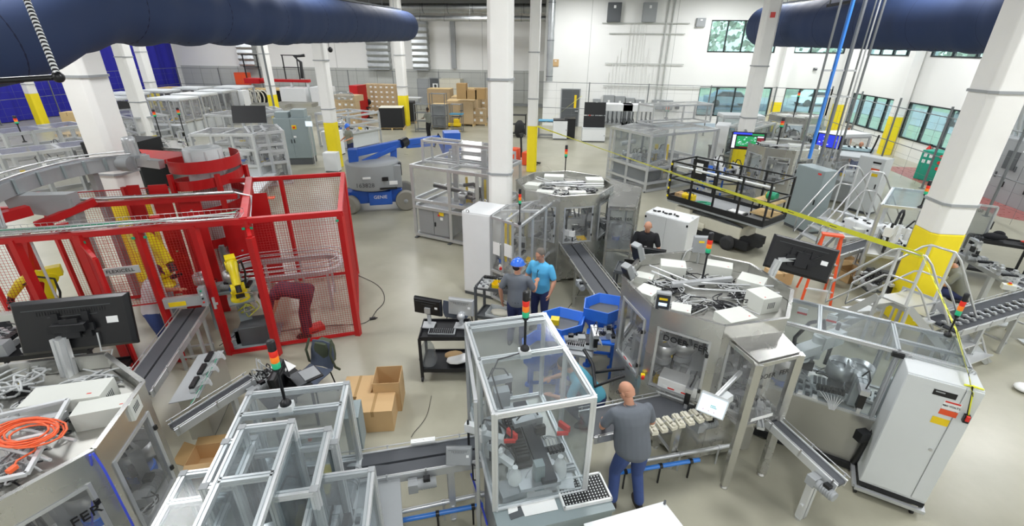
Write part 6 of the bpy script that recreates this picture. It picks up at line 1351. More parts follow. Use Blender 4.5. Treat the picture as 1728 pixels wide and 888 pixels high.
# ==== crossover stairs
def crossover(lab,A,B,group='aluminium crossover stairs',z_p=1.1,rail_r=.02):
 """A, B: handrail polylines of the two sides: foot, top-left, top-right, foot"""
 A=[Vector(p)for p in A]; B=[Vector(p)for p in B]; c=sum(A+B,Vector())/8
 t=thing('crossover_stair',lab,'stair',(c.x,c.y,0),0,group)
 for P in(A,B):
  mb=MB(); mb.tube([P[0],P[0].lerp(P[1],.94),P[1].lerp(P[2],.1),P[1].lerp(P[2],.9),P[2].lerp(P[3],.06),P[3].lerp(P[2],.04),P[3]],rail_r,10); mb.build('handrail',M_['chrome'],t,1)
  Q=[P[0]+Vector((0,0,-.45)),P[1]+Vector((0,0,-.5)),P[2]+Vector((0,0,-.5)),P[3].lerp(P[2],.02)+(P[1]-P[2]).normalized()*.28]
  mb=MB(); mb.tube([P[0],Q[0],Q[0].lerp(Q[1],.96),Q[1].lerp(Q[2],.15),Q[1].lerp(Q[2],.85),Q[2].lerp(Q[3],.1),Q[3],P[3]],rail_r*.9,10); mb.build('mid_rail',M_['chrome'],t,1)
  mb=MB()
  for p in(P[1].lerp(P[2],.1),P[1].lerp(P[2],.9)):mb.bar(p,(p.x,p.y,z_p),.035)
  mb.build('rail_post',M_['alu_bright'],t,1)
 lo_=lambda p,z:Vector((p.x,p.y,z))
 mb=MB(); mb.plate([lo_(A[1],z_p),lo_(A[2],z_p),lo_(B[2],z_p),lo_(B[1],z_p)],.03,dirn=UP); mb.build('platform',M_['alu'],t,1)
 for i in(1,2):
  for P in(A,B):p=P[i]; mb=MB(); mb.bar(lo_(p,0),lo_(p,z_p),.045); mb.build('leg',M_['alu'],t,1)
 for a,b,i in((0,1,0),(3,2,1)):
  for k in range(4):
   f=(k+.5)/4.6; p0,p1=A[a].lerp(A[b],f),B[a].lerp(B[b],f); z=z_p*(k+1)/5; d=(A[b]-A[a]); d.z=0; d=d.normalized()*.13
   mb=MB(); mb.plate([lo_(p0-d,z),lo_(p0+d,z),lo_(p1+d,z),lo_(p1-d,z)],.03,dirn=UP); mb.build('tread',M_['alu_bright'],t,1)
  for P in(A,B):mb=MB(); mb.bar(lo_(P[a],.04),lo_(P[b],z_p),.03,.12); mb.build('stringer',M_['alu'],t,1)
 return t
crossover('aluminium crossover stair with looped handrails in front of the yellow column foot',[G(1404,476,1.1),G(1514,418,2.05),G(1569,435,2.05),Vector((7.1,7.45,.05))],[G(1438,478,1.1),G(1566,412,2.05),G(1618,428,2.05),G(1668,612,.05)])
crossover('aluminium crossover stair with platform beside the tall grey cabinet and hanging struts',[G(1346,365,.95),G(1425,278,2.35),G(1452,282,2.35),G(1490,395,.1)],[G(1385,385,.95),G(1468,288,2.35),G(1493,292,2.35),G(1525,385,.1)])
# stepladder behind the monitor
g1=G(1345,500,0); t=thing('orange_stepladder','orange fibreglass stepladder behind the large right monitor','ladder',(g1.x+.35,g1.y,0),R(-15))
for x in(-.28,.28):
 mb=MB(); mb.bar((x,-.3,0),(x*.6,0,1.5),.05,.03); mb.build('side_rail',M_['orange'],t); mb=MB(); mb.bar((x,.4,0),(x*.6,.04,1.45),.04,.03); mb.build('rear_rail',M_['orange'],t)
for k in range(4):z=.3+k*.3; f=z/1.5; mb=MB(); mb.bar((-.28*(1-.4*f),-.3*(1-f),z),(.28*(1-.4*f),-.3*(1-f),z),.07,.025); mb.build('step',M_['alu_bright'],t)
mb=MB(); mb.box((0,.02,1.52),(.4,.16,.04)); mb.build('top_cap',M_['orange'],t)
# ==== right-hand line
dR=R(-24)
conveyor('casting_conveyor','black conveyor carrying metal castings past the seated man at the right edge',G(1590,548,.9)[:2],G(1775,495,.9)[:2],.5,.9,.9,legs=(.25,.55,.9),motor=None,belt='belt_dark',legw=.09)
for i in range(12):
 g=G(1600+i*12,546-i*3.4,.93); t=thing('metal_casting','small silver casting on the black conveyor, %s from its left end'%ORD[i],'casting',(g.x,g.y,.902),.3+.1*(i%3),'silver castings on the black conveyor')
 mb=MB(); mb.box((0,0,.015),(.05,.2,.03)); mb.cyl((0,-.06,0),(0,-.06,.05),.025); mb.cyl((0,.06,0),(0,.06,.045),.02); mb.build('body',M_['chrome'],t)
t=thing('fixture_conveyor','long silver fixture conveyor running behind the yellow column foot to the right','conveyor',(0,0,0));
p,q=G(1620,425,.9),G(1790,520,.9); place(t,((p.x+q.x)/2,(p.y+q.y)/2,0),math.atan2((q-p).y,(q-p).x)); hl=(q-p).to_2d().length/2
mb=MB(); mb.bar((-hl,-.12,.88),(hl,-.12,.88),.06,.09); mb.bar((-hl,.12,.88),(hl,.12,.88),.06,.09); mb.build('side_profiles',M_['alu'],t)
mb=MB(); mb.b2((-hl,-.08,.84),(hl,.08,.9)); mb.build('belt',M_['belt'],t)
for x in(-hl*.8,-hl*.2,hl*.3,hl*.9):mb=MB(); mb.bar((x,0,0),(x,0,.84),.09); mb.box((x,0,.02),(.3,.3,.03)); mb.build('leg',M_['alu_bright'],t)
clutter(t,(FR[t][0].x,FR[t][0].y,.92),hl*1.8,.25,FR[t][1],14,101,kinds=(2,3,4,5,6,7))
t=thing('black_service_cart','black cart with a dark jacket on it at the right edge beyond the fixture conveyor','cart',(0,0,0)); bpy.data.objects.remove(t)
g=G(1690,408,.95); cart('black_service_cart','black cart standing beyond the fixture conveyor at the right edge',(g.x,g.y),R(-25),1.1,.5,.95,'black_matte')
t=thing('dark_jacket','dark bundled jacket lying on the black cart at the right edge','jacket',(g.x-.15,g.y+.05,.99)); mb=MB(); mb.sph((0,0,.07),(.26,.16,.08),12); mb.sph((.1,.04,.13),(.12,.1,.07),10); mb.build('cloth',M_['shirt_black'],t)
t=thing('red_cloth','small red cloth at the right end of the black cart','cloth',(g.x+.42,g.y-.1,.99)); mb=MB(); mb.sph((0,0,.02),(.1,.08,.02),8); mb.build('cloth',M_['red_part'],t)
t=thing('emergency_stop_box','grey box with red and yellow stop button above the castings','control box',G(1700,488,.95),dR); mb=MB(); mb.b2((-.1,-.06,0),(.1,.06,.1)); mb.build('box',M_['box_beige'],t); mb=MB(); mb.cyl((0,0,.1),(0,0,.115),.04,m=0); mb.cyl((0,0,.115),(0,0,.14),.025,m=1); mb.build('button',mm('yellow_part','red_part'),t)
mb=MB(); mb.bar((0,0,-.95),(0,0,0),.06); mb.build('stand',M_['alu'],t)
# grey sheet-metal chute between column and robot enclosure
t=thing('sheet_metal_chute','grey sheet-metal chute leaning under the crossover stair at the column foot','chute',(6.3,7.8,0)); P=[G(1495,512,.75),G(1520,492,.75),G(1608,525,.75),G(1592,556,.75)]
mb=MB(); mb.plate(P,.012,dirn=UP); mb.plate([P[1],P[2],P[2]+Vector((0,0,.12)),P[1]+Vector((0,0,.12))],.01); mb.plate([P[0],P[3],P[3]+Vector((0,0,.08)),P[0]+Vector((0,0,.08))],.01); mb.build('tray',M_['alu'],t,1)
for p in P:mb=MB(); mb.bar((p.x,p.y,0),p,.035); mb.build('leg',M_['alu'],t,1)
carton('cardboard_box','open brown carton lying between the stepladder and the crossover stair',(*G(1432,470,0)[:2],0),.4,.6,.45,.25,open_=True); carton('cardboard_box','small brown carton behind the open carton beside the stepladder',(*G(1420,448,0)[:2],0),.1,.4,.4,.25,open_=True); carton('cardboard_box','brown carton peeking out below the large right monitor',(*G(1310,475,0)[:2],0),.2,.5,.4,.3)
# robot cell with bright roof
q=[W(1487,330,2.05),W(1556,338,2.05),W(1598,318,2.05),W(1525,312,2.05)]
q=[W(1489,345,2.05),W(1558,352,2.05),W(1612,328,2.05),W(1508,316,2.05)]
ci=sum(q,Vector((0,0)))/4; t=thing('guarded_robot_cell','open aluminium cell with shiny clear roof and black hose loops before the right column','assembly machine',(ci.x,ci.y,0),dR)
enclosure(t,q,.1,2.05,.06,'alu',rails=(.85,),one='frame',roof='poly',sides=None)
mb=MB(); mb.prism([((p-ci)*.95+ci)[:]for p in q],.8,.86); mb.build('machine_bed',M_['stainless_dull'],t,1); mb=MB(); mb.prism([((p-ci)*.9+ci)[:]for p in q],.15,.8); mb.build('lower_cabinet',M_['stainless_dull'],t,1)
put(c_robot,'scara_robot',mm('white_part','cable_black'),t,(ci.x-.1,ci.y,.86),2.4,s=1.5); put(c_robot,'scara_robot',mm('white_part','cable_black'),t,(ci.x+.5,ci.y-.3,.86),2.9,s=1.2); clutter(t,(ci.x,ci.y,.86),1.1,.9,dR,10,111)
stack_light('stack_light','stack light on the front corner of the robot cell before the right column',Vector((q[1].x-.03,q[1].y+.04,2.055)),.28,1.2)
mb=MB(); mb.tube([V3v(q[1],2.0)+Vector((-.05,-.05,0)),V3v(q[1],1.2)+Vector((-.05,-.05,0)),G(1535,440,.6),G(1530,452,.3)],.03,8); mb.build('drop_hose',M_['grey_mid'],t,1)
# open clear door with mirrored lettering right of the column
a,b,c_,d_=G(1622,342,1.75),G(1668,352,1.75),G(1645,410,.65),G(1600,395,.65)
t=thing('open_clear_door','open clear door with lettering to the right of the thick column','door',(a.x,a.y,0)); b=Vector((a.x+.62,a.y-.28,1.75))
mb=MB(); a0,b0=a.copy(),b.copy(); a0.z=b0.z=.6
for s_,f_ in((a,b),(a0,b0),(a,a0),(b,b0)):mb.bar(s_,f_,.045)
mb.bar((a.x,a.y,0),a0,.045); mb.build('door_frame',M_['alu'],t,1); mb=MB(); mb.plate([a0,b0,b,a],.006); mb.build('clear_sheet',M_['poly_smoke'],t,1)
mb=MB(); mb.box(b.lerp(b0,.4)+Vector((.04,0,0)),(.03,.05,.2)); mb.build('handle',M_[BK],t,1)
text('01 + 100',.1,'door_lettering',M_[BK],t,facing(a.lerp(b,.4)+Vector((-.01,-.02,-.14)),b-a,(0,0,1)))
# white switch box group and small conveyor below the rear stair
pa,pb=W(1425,372,1.15),W(1456,386,1.15); u=(pb-pa).normalized(); aa=math.atan2(u.y,u.x)
t=cabinet('white_cabinet','small white double cabinet with black clips beside the rear crossover stair',(*W(1455,392,.8),0),aa+R(8),.75,.6,1.1,'enamel_white',2,0,handles=False,lugs=False)
mb=MB()
for i in range(3):mb.box((-.2+i*.18,-.1+.08*(i%2),1.12),(.08,.05,.03))
for x in(-.35,.35):mb.box((x,-.31,1.0),(.04,.02,.05))
mb.build('black_clip',M_[BK],t)
t=cabinet('small_junction_box','small beige junction box with red mark left of the small white cabinet',(*W(1412,392,.9),.75),aa,.36,.25,.3,'box_beige',1,0,handles=False,lugs=False,cat='junction box'); mb=MB(); mb.bar((0,0,-.74),(0,0,0),.08); mb.build('stand',M_['alu'],t); mb=MB(); mb.b2((-.05,-.135,.12),(.04,-.125,.18)); mb.build('red_mark',M_['red_part'],t)
conveyor('fixture_belt','narrow fixture conveyor running from the small white cabinet under the robot cell',G(1400,430,.85)[:2],G(1545,385,.85)[:2],.3,.85,.85,lanes=1,belt='belt_dark',legs=(.1,.4,.8),motor=.3)
t=thing('drive_station','beige drive station with yellow cable in front of the small white cabinet','machine',G(1425,445,0)); mb=MB(); mb.box((0,0,.78),(.6,.35,.06)); mb.box((.1,0,.9),(.3,.2,.2)); mb.build('top_unit',M_['box_beige'],t)
for x in(-.22,.22):mb=MB(); mb.bar((x,0,0),(x,0,.76),.1); mb.build('leg',M_['alu_bright'],t)
put(c_manifold,'valve_manifold',mm('alu_bright',BK,'cable_grey'),t,G(1425,445,0)+Vector((-.1,0,.82))); mb=MB(); mb.tube([(.1,-.15,.8),(.3,-.25,.72),(.45,-.2,.78),(.6,-.1,.72)],.01,6); mb.build('yellow_cable',M_['yellow_cable'],t)
t=thing('dark_machine_block','dark mechanism block with hoses at the foot of the yellow column','machine',G(1478,488,0)); clutter(t,G(1478,483,.5),.7,.5,0,7,121,kinds=(3,5,7,9)); mb=MB(); mb.box((0,0,.25),(.6,.4,.5)); mb.build('block',M_['grey_dark'],t)
put(c_cables,'hoses',mm('cable_black','cable_black'),t,G(1478,483,.5),0,w_=.3,d=.3,n=8,r=.015,h=.4,seed=8)
# tall grey cabinet with hanging struts, cables and blue hose
pa,pb=W(1347,277,1.95),W(1392,290,1.95); u=(pb-pa).normalized(); aa=math.atan2(u.y,u.x); wv=(pb-pa).length; v=Vector((-u.y,u.x)); cg=pa+u*wv/2+v*.25
t=cabinet('control_cabinet','tall blue-grey control cabinet below the hanging struts',(cg.x,cg.y,0),aa,wv,.5,1.95,'grey_paint',1,.08,lugs=False); mb=MB(); mb.b2((wv*.3,-.255,1.82),(wv*.42,-.25,1.87)); mb.build('red_label',M_['red_part'],t)
top=Vector((cg.x,cg.y,1.95))
t=thing('hanging_service_drop','group of steel struts and conduits hanging from the roof onto the grey cabinet','service drop',(cg.x,cg.y,1.95)); S_=[]
for px0,px1,w_,m in((1350,1430,.045,'alu_dark'),(1386,1458,.1,'alu_dark'),(1402,1476,.03,'alu_dark'),(1415,1487,.045,'alu_dark'),(1408,1482,.03,'alu')):
 b_=G(px0,262,2.2);
 mb=MB(); (mb.prof if w_<.05 else mb.tube)(*(((b_.x,b_.y,2.0),(b_.x,b_.y,ZC),w_)if w_<.05 else([(b_.x,b_.y,1.95),(b_.x,b_.y,ZC)],w_/2,12))); mb.build('strut',M_[m],t,1); S_.append(b_)
for z in(3.9,4.6):mb=MB(); mb.bar((S_[0].x,S_[0].y,z),(S_[2].x,S_[2].y,z),.03,.05); mb.build('rung',M_['alu'],t,1)
b_=G(1367,262,2.2); mb=MB(); mb.tube([(b_.x,b_.y,2.1),(b_.x,b_.y,4),(b_.x+.02,b_.y,ZC)],.05,10); mb.build('blue_hose',M_['blue_tube'],t,1)
# machine with blue trays, grey cabinet with warning labels behind the rear stair
pa,pb=W(1452,262,1.9),W(1496,270,1.9); u=(pb-pa).normalized(); aa=math.atan2(u.y,u.x); wv=(pb-pa).length; v=Vector((-u.y,u.x)); cg=pa+u*wv/2+v*.25
t=cabinet('control_cabinet','light grey cabinet with orange and yellow warning labels behind the rear crossover stair',(cg.x,cg.y,0),aa,wv,.5,1.9,'enamel',1,.08,lugs=False)
for m,z0,z1 in(('black_plastic',1.72,1.78),('label_white',1.58,1.66),('orange',1.48,1.56),('yellow_part',1.3,1.4)):face_box(t,'warning_label',m,(cg.x,cg.y,0),aa,.05,.3,-.252,z0,z1)
q=[W(1415,262,1.7),W(1462,268,1.7),W(1475,250,1.7),W(1425,246,1.7)]; ci=sum(q,Vector((0,0)))/4
t=thing('guarded_test_machine','frame machine with pale blue trays on top behind the rear crossover stair','assembly machine',(ci.x,ci.y,0)); enclosure(t,q,.1,1.7,.06,'alu',rails=(.8,),one='frame',roof=None,sides='poly_light'); mb=MB(); mb.prism([p[:]for p in q],1.66,1.7); mb.prism([((p-ci)*.9+ci)[:]for p in q],.1,.8); mb.build('body_panels',M_['enamel'],t,1); clutter(t,(ci.x,ci.y,.82),1.3,.8,dR,8,131)
M_['tray_blue']=mat('tray_blue','b7d3da',.25,coat=.3)
for k in range(5):
 mb=MB(); g=V3v(q[3].lerp(q[2],(k+.5)/5).lerp(q[0].lerp(q[1],(k+.5)/5),.4),1.78); mb.box(g,(.26,.4,.1),rz=dR); mb.build('blue_tray',M_['tray_blue'],t,1)
mb=MB(); c=V3v(q[1].lerp(q[2],.5),1.7); mb.tube([c,c+Vector((.06,0,.3)),c+Vector((.1,0,.65))],.03,8); mb.build('black_post',M_[BK],t,1)
# green dryer cabinet, extinguisher, switchgear, red floor
g=G(1590,290,0); t=cabinet('green_cabinet','green cabinet on four black legs by the right windows',(15.9,22.0,.85),R(-68),.95,.8,1.25,'green_cab',1,0,handles=False,lugs=False,cat='cabinet')
for x in(-.4,.4):
 for y in(-.32,.32):mb=MB(); mb.bar((x,y,-.85),(x,y,0),.06); mb.build('leg',M_[BK],t)
for i in range(4):mb=MB(); mb.box((-.3+.22*(i%2),-.41,1.05-.25*(i//2)),(.12,.02,.14)); mb.build('dial_plate',M_['label_white'],t)
for i in range(3):mb=MB(); mb.cyl((.32,-.4,1.1-i*.25),(.32,-.43,1.1-i*.25),.07); mb.build('round_gauge',M_['red_part'],t)
def extinguisher(lab,loc,s=1.0):
 t=thing('fire_extinguisher',lab,'fire extinguisher',loc,0,'wall fire extinguishers'); mb=MB(); mb.lathe((0,0,0),[(.07*s,0),(.08*s,.02),(.08*s,.42*s),(.04*s,.5*s),(.025*s,.53*s)],14); mb.build('bottle',M_['red_part'],t)
 mb=MB(); mb.box((0,-.03,.57*s),(.04,.14*s,.05*s)); mb.tube([(0,-.06,.55*s),(.08*s,-.08,.5*s),(.1*s,-.08,.2*s)],.012,6); mb.build('valve_and_hose',M_[BK],t); mb=MB(); mb.lathe((0,0,.2*s),[(.0815*s,0),(.0815*s,.12*s)],14); mb.build('label',M_['label_white'],t); mb=MB(); mb.b2((-.03,0,.1),(.03,.12,.5)); mb.build('wall_hook',M_['grey_mid'],t)
extinguisher('red fire extinguisher on the right wall beside the green cabinet',(17.38,24.9,.3),1.3)
extinguisher('red fire extinguisher on the back wall right of the dark door',(1.55,YB-.13,.75))
mb=MB(); mb.prism([(14.9,17.0),(17.45,15.0),(17.45,24.5),(15.3,24.6)],.0,.004); struct('floor_marking',mb,M_['red_floor'])
t=thing('switchgear','long row of grey electrical switchgear cabinets at the right edge','switchgear',(16.7,17.8,0),R(90))
for k in range(5):
 mb=MB(); x=-3.2+k*1.3; mb.b2((x,-.35,0),(x+1.28,.5,2.25)); b_=mb.build('bay',M_['grey_mid'],t,bevel=.01)
rn=random.Random(12)
for k in range(34):
 x=rn.uniform(-3,3.1); z=rn.uniform(.5,2.0); mb=MB(); mb.b2((x,.5,z),(x+rn.choice((.06,.12,.05)),.53,z+rn.choice((.05,.1,.2)))); mb.build('switch_handle',M_[rn.choice((BK,'label_white','grey_dark','label_white','red_part'))],t)
for x in(-2.5,1.0):mb=MB(); mb.b2((x,.5,1.2),(x+.5,.53,1.85)); mb.build('meter_panel',M_['grey_dark'],t)
mb=MB()
for k in range(26):mb.bar((-3.2+k*.22,-.1,2.25),(-3.2+k*.22+(1.2 if k%2 else .8),-.1,5.8),.06)
tag(mb.build('conduit_bank',M_['alu'],t),kind='stuff')
# ==== machines of the middle right
oct_machine('octagonal_assembly_machine','octagonal stainless machine directly behind the scissor lift and the status screen',W(1322,246,2.1)[:],1.15,R(-93),2.15,boxes=[bx_at(1300,238,.5,.3,.16,.2),bx_at(1345,243,.5,.4,.16,-.2),bx_at(1322,232,.6,.2,.14,0),bx_at(1370,250,.4,.3,.12,.3)],seed=13,detail=0,group=None)
stack_light('stack_light','stack light on the octagonal machine behind the status screen',G(1310,250,2.0),.7,1.6)
oct_machine('octagonal_assembly_machine','farther octagonal stainless machine in front of the back wall windows',W(1345,196,2.1)[:],1.3,R(-93),2.15,boxes=[bx_at(1325,192,.6,.3,.16,.2),bx_at(1360,194,.7,.4,.16,-.2)],seed=17,detail=0)
stack_light('stack_light','thin stack light in front of the back wall windows with the parked cars',G(1338,200,2.0),1.0,1.6)
def simple_machine(name,lab,q,z,seed,rails=(.9,),roof='poly_light',sides='poly_light',n=8,m='alu',w=.07,skirt='enamel',slab=False,group=None,split=(),cat='assembly machine',zb=.85):
 ci=sum(q,Vector((0,0)))/4; d=q[1]-q[0]; a=math.atan2(d.y,d.x); t=thing(name,lab,cat,(ci.x,ci.y,0),a,group)
 enclosure(t,q,.06,z,w,m,rails=rails,one='frame',roof=roof,sides=sides,split=split,rooflines=((0,.5,2,.5),))
 mb=MB(); mb.prism([((p-ci)*.95+ci)[:]for p in q],zb-.06,zb); mb.build('machine_bed',M_['stainless_dull'],t,1)
 if skirt:mb=MB(); mb.prism([((p-ci)*.93+ci)[:]for p in q],.12,zb-.06); mb.build('lower_panels',M_[skirt],t,1)
 if slab:mb=MB(); mb.prism([((p-ci)*1.03+ci)[:]for p in q],z,z+.1); mb.build('roof_slab',M_['enamel'],t,1)
 if n:clutter(t,(ci.x,ci.y,zb),d.length*.85,(q[2]-q[1]).length*.8,a,n,seed)
 for p in q:mb=MB(); mb.cyl((p.x,p.y,0),(p.x,p.y,.06),.04); mb.build('levelling_foot',M_['grey_dark'],t,1)
 return t
def quad(pl,pr,z,dep,ang=None):
 a,b=W(*pl,z),W(*pr,z); u=(b-a).normalized(); v=Vector((-u.y,u.x)); return[a,b,b+v*dep,a+v*dep]
t=simple_machine('frame_machine','open aluminium frame machine with a raised clear box on top, in the middle distance',quad((1032,213),(1100,228),2.2,3.6),2.2,201,rails=(.9,.35),skirt=None,n=16,w=.09,split=((0,(.5,)),(1,(.33,.66)),(3,(.5,))))
q=quad((1075,205),(1100,211),2.25,3.0); enclosure(t,q,2.25,3.0,.06,'alu',one='upper_frame',roof='poly_light',sides='poly_light',split=((1,(.5,)),(3,(.5,))))
for k in range(3):c=q[0].lerp(q[2],.3+.2*k); mb=MB(); mb.box((c.x-.6,c.y-.8,.6),(.5,.06,.9),rz=-.5); mb.build('grey_panel',M_['grey_mid'],t,1)
c=W(1060,245,1.3); mb=MB(); mb.cyl((c.x-.3,c.y,1.35),(c.x+.3,c.y+.1,1.45),.1); mb.build('white_roller',M_['white_part'],t,1)
t=simple_machine('frame_machine','grey-panelled frame machine attached at the right of the raised-box machine',quad((1100,222),(1128,215),2.2,1.6),2.2,202,w=.08,sides='poly',skirt='grey_mid')
for k in range(3):c=W(1105+9*k,268,.9); mb=MB(); mb.bar((c.x,c.y,.3),(c.x,c.y,1.5),.12); mb.build('yellow_guard' if k%2==0 else 'grey_guard',M_['yellow_part' if k%2==0 else 'enamel'],t,1)
stack_light('stack_light','black-capped stack light on the far right corner of the raised-box machine',G(1124,200,2.2),.3,1.8)
# cabinets and guarded machine left of the right-middle column
t=simple_machine('guarded_machine','grey-sided guarded machine behind the black bins left of the status screen',quad((1229,212),(1272,217),2.15,2.6),2.15,203,sides='poly',skirt='enamel',w=.08,split=((0,(.33,.66)),))
pa,pb=W(1218,208,2.15),W(1229,212,2.15); cabinet('control_cabinet','tall pale cabinet at the left corner of the guarded machine behind the black bins',(*(pa.lerp(pb,.3)),0),R(-20),.55,1.2,2.15,'enamel_white',1,.08,lugs=False)
t=simple_machine('guarded_machine','long white-roofed machine below the back wall windows',quad((1222,198),(1290,200),2.1,1.2),2.1,204,sides='poly',slab=True,n=4)
for k in range(3):
 g=G(1202+9*k,282-2*k,0); t=thing('black_bin','tall black bin beyond the scissor lift, %s of the three'%('leftmost','middle one','rightmost')[k],'bin',g,.1*k,'black bins beyond the scissor lift'); mb=MB(); mb.rings([[(x*w_,y*w_,z)for x,y in((-1,-1),(1,-1),(1,1),(-1,1))]for z,w_ in((0,.2),(.95,.27))],sm=False); mb.build('bin_body',M_[BK],t); mb=MB(); mb.box((0,0,.97),(.58,.58,.04)); mb.build('rim',M_['black_matte'],t)
t,g=feeder('blue hopper feeder on a blue stand seen through the scissor lift rails',1202,285,1.1,0,1.3)
t=simple_machine('transfer_machine','low transfer machine with silver fittings seen through the scissor lift rails',quad((1195,300),(1290,300),1.0,1.0),1.0,206,rails=(.5,),roof=None,sides=None,n=14,zb=.95,skirt=None)
t=thing('white_helmet_dome','white dome-shaped cover on the transfer machine behind the scissor lift','cover',G(1212,275,1.0)); mb=MB(); mb.sph((0,0,.1),(.16,.16,.15),14); mb.build('dome',M_['white_part'],t)
# extra machines right of the scissor lift up to the windows
t=simple_machine('guarded_machine','clear-fronted machine with robots right of the status screen',quad((1290,262),(1352,272),1.6,1.0),1.6,207,n=8,roof=None,sides='poly_light')if False else None
t=simple_machine('guarded_machine','pale guarded machine at the windows left of the hanging blue hose',quad((1376,225),(1408,232),1.8,1.8),1.8,208,n=6,slab=True)
# blue cylindrical chair at desk etc.: desk group left of windows kept simple
# ==== back wall equipment
def wall_box(name,lab,x,z,w_,h,m='grey_mid',d=.25,y=YB,group=None,cat='electrical box'):
 t=thing(name,lab,cat,(x,y-d/2,z),0,group); mb=MB(); mb.b2((-w_/2,-d/2,0),(w_/2,d/2-.002,h)); mb.build('box',M_[m],t,bevel=.01)
 mb=MB(); mb.b2((-w_/2+.04,-d/2-.015,.04),(w_/2-.04,-d/2,h-.04)); dd=mb.build('door',M_[m],t); mb=MB(); mb.b2((-.06,-d/2-.02,h*.7),(.08,-d/2-.015,h*.85)); mb.build('label',M_['label_white'],dd); return t
for i,(x,z,w_,h)in enumerate(((1.95,.6,.5,1.3),(2.75,.2,.75,1.95),(3.5,.2,.7,1.9),(4.2,.5,.6,1.5),(4.85,1.2,.6,.7),(6.05,1.3,.75,.62),(6.75,1.3,.6,.6))):
 wall_box('electrical_cabinet',('narrow grey electrical box nearest the dark door','widest tall grey electrical cabinet on the back wall','tall grey electrical cabinet, second of the wide pair','grey electrical cabinet right of the tall pair','small grey electrical box at the end of the left row','small grey electrical box, left of the right pair','small grey electrical box, right of the right pair')[i],x,z,w_,h,group='electrical cabinets on the back wall')
for i,x in enumerate((2.6,4.8)):wall_box('roof_level_box',('dark grey box high on the back wall','silver-grey box high on the back wall, right of the dark one')[i],x,6.6,.85,1.1,('grey_dark','grey_mid')[i],.35)
t=thing('pipe_rack','bank of thin white pipes running up the back wall above the electrical cabinets','pipes',(4.0,YB-.08,2))
for i in range(14):x=2.6+i*.22+(.1 if i>8 else 0); mb=MB(); mb.tube([(x,YB-.06,2.1 if i%3 else 1.9),(x,YB-.06,6.6 if 4<i<10 else 3.6+(i%4)*.5)],.022,6); mb.build('pipe',M_['wall_paint'],t,1)
for i,x in enumerate((5.9,6.25)):mb=MB(); mb.tube([(x,YB-.08,1.9),(x,YB-.08,4.2),(x+.1,YB-.08,ZC-.02)],.05,8); mb.build('riser',M_['wall_grey'],t,1)
for z,x0,x1 in((6.55,1.9,7.4),(5.95,2.4,7.2),(4.15,2.3,7.4),(2.75,2.3,9.3)):mb=MB(); mb.bar((x0,YB-.1,z),(x1,YB-.1,z),.05); mb.build('horizontal_strut',M_['wall_grey'],t,1)
wall_box('unit_heater','small grey louvred vent high on the back wall',8.9-.85,6.35,.55,.5,'grey_mid',.2,cat='vent'); wall_box('brown_board','small brown board on the wall beside the slim column',-1.0,3.9,.45,.45,'brown_card',.04,cat='board')
wall_box('speaker_box','small dark box on the back wall left of the windows',6.8+.6,1.35,.25,.3,'grey_dark',.15,cat='box'); wall_box('security_camera','small dark camera box on the right part of the back wall',15.6,3.9,.2,.15,'grey_dark',.15,cat='camera')
# vertical foil duct at the slim column, silver ceiling ducts, foil drops
def foil(name,lab,pts,r,m='foil',n=20):
 P=[Vector(p)for p in pts]; q=[]
 for i in range(len(P)-1):
  k=max(2,int((P[i+1]-P[i]).length/.3))
  for j in range(k):q.append(P[i].lerp(P[i+1],j/k))
 q.append(P[-1]); rs=[r*(1+.04*math.sin(i*2.1)+.03*math.sin(i*5.3))for i in range(len(q))]
 mb=MB(); mb.tube(q,rs,n); t=thing(name,lab,'duct',P[0]); mb.build('duct_skin',M_[m],t,1)
 mb=MB()
 for i in range(3,len(q),7):mb.lathe(q[i],[(r*1.06,-.03),(r*1.06,.03)],n,ax=(q[min(i+1,len(q)-1)]-q[i-1])); mb.bar(q[i],(q[i].x,q[i].y,ZC),.02)
 mb.build('hanger_band',M_['alu_dark'],t,1); return t
foil('insulated_duct','long crinkled silver ceiling duct across the far end',[(-24,43.5,8.0),(-2.2,43.5,8.0)],.42)
foil('insulated_duct','thinner silver duct below the long crinkled one',[(-13.5,42.8,7.15),(-1.9,41.5,7.1)],.2)
foil('insulated_duct','vertical crinkled silver duct beside the slim column',[(-1.35,33.9,ZC),(-1.35,33.9,3.0)],.22)
for i,(x,w_)in enumerate(((-30.6,1.5),(-17.6,2.0),(-13.6,1.4))):
 t=thing('insulated_riser',('crinkled silver riser on the far wall left of the red machine','wide crinkled silver riser on the far wall left of the column','crinkled silver riser on the far wall right of the column')[i],'duct',(x,YF-.4,3.1)); mb=MB()
 for k in range(8):z=3.1+k*.5; mb.rings([[(-w_/2,-.3,z),(w_/2,-.3,z),(w_/2,.35,z),(-w_/2,.35,z)],[(-w_/2-.05,-.38,z+.2),(w_/2+.05,-.38,z+.2),(w_/2+.05,.35,z+.2),(-w_/2-.05,.35,z+.2)],[(-w_/2,-.3,z+.48),(w_/2,-.3,z+.48),(w_/2,.35,z+.48),(-w_/2,.35,z+.48)]],sm=False)
 mb.v=[(x_,y_,z_-3.1)for x_,y_,z_ in mb.v]; mb.build('duct_skin',M_['foil'],t); mb=MB(); mb.b2((-w_/2,-.38,-.08),(w_/2,.35,0)); mb.build('end_cap',M_['grey_mid'],t)
t=thing('downpipe','square grey downpipe on the far wall right of the silver risers','pipe',(-10.6,YF-.2,3.2)); mb=MB(); mb.b2((-.2,-.15,0),(.2,.15,4.2)); mb.build('pipe_body',M_['grey_mid'],t); mb=MB(); mb.b2((-.24,-.18,4.0),(.24,.18,4.15)); mb.build('joint_collar',M_['alu_dark'],t)
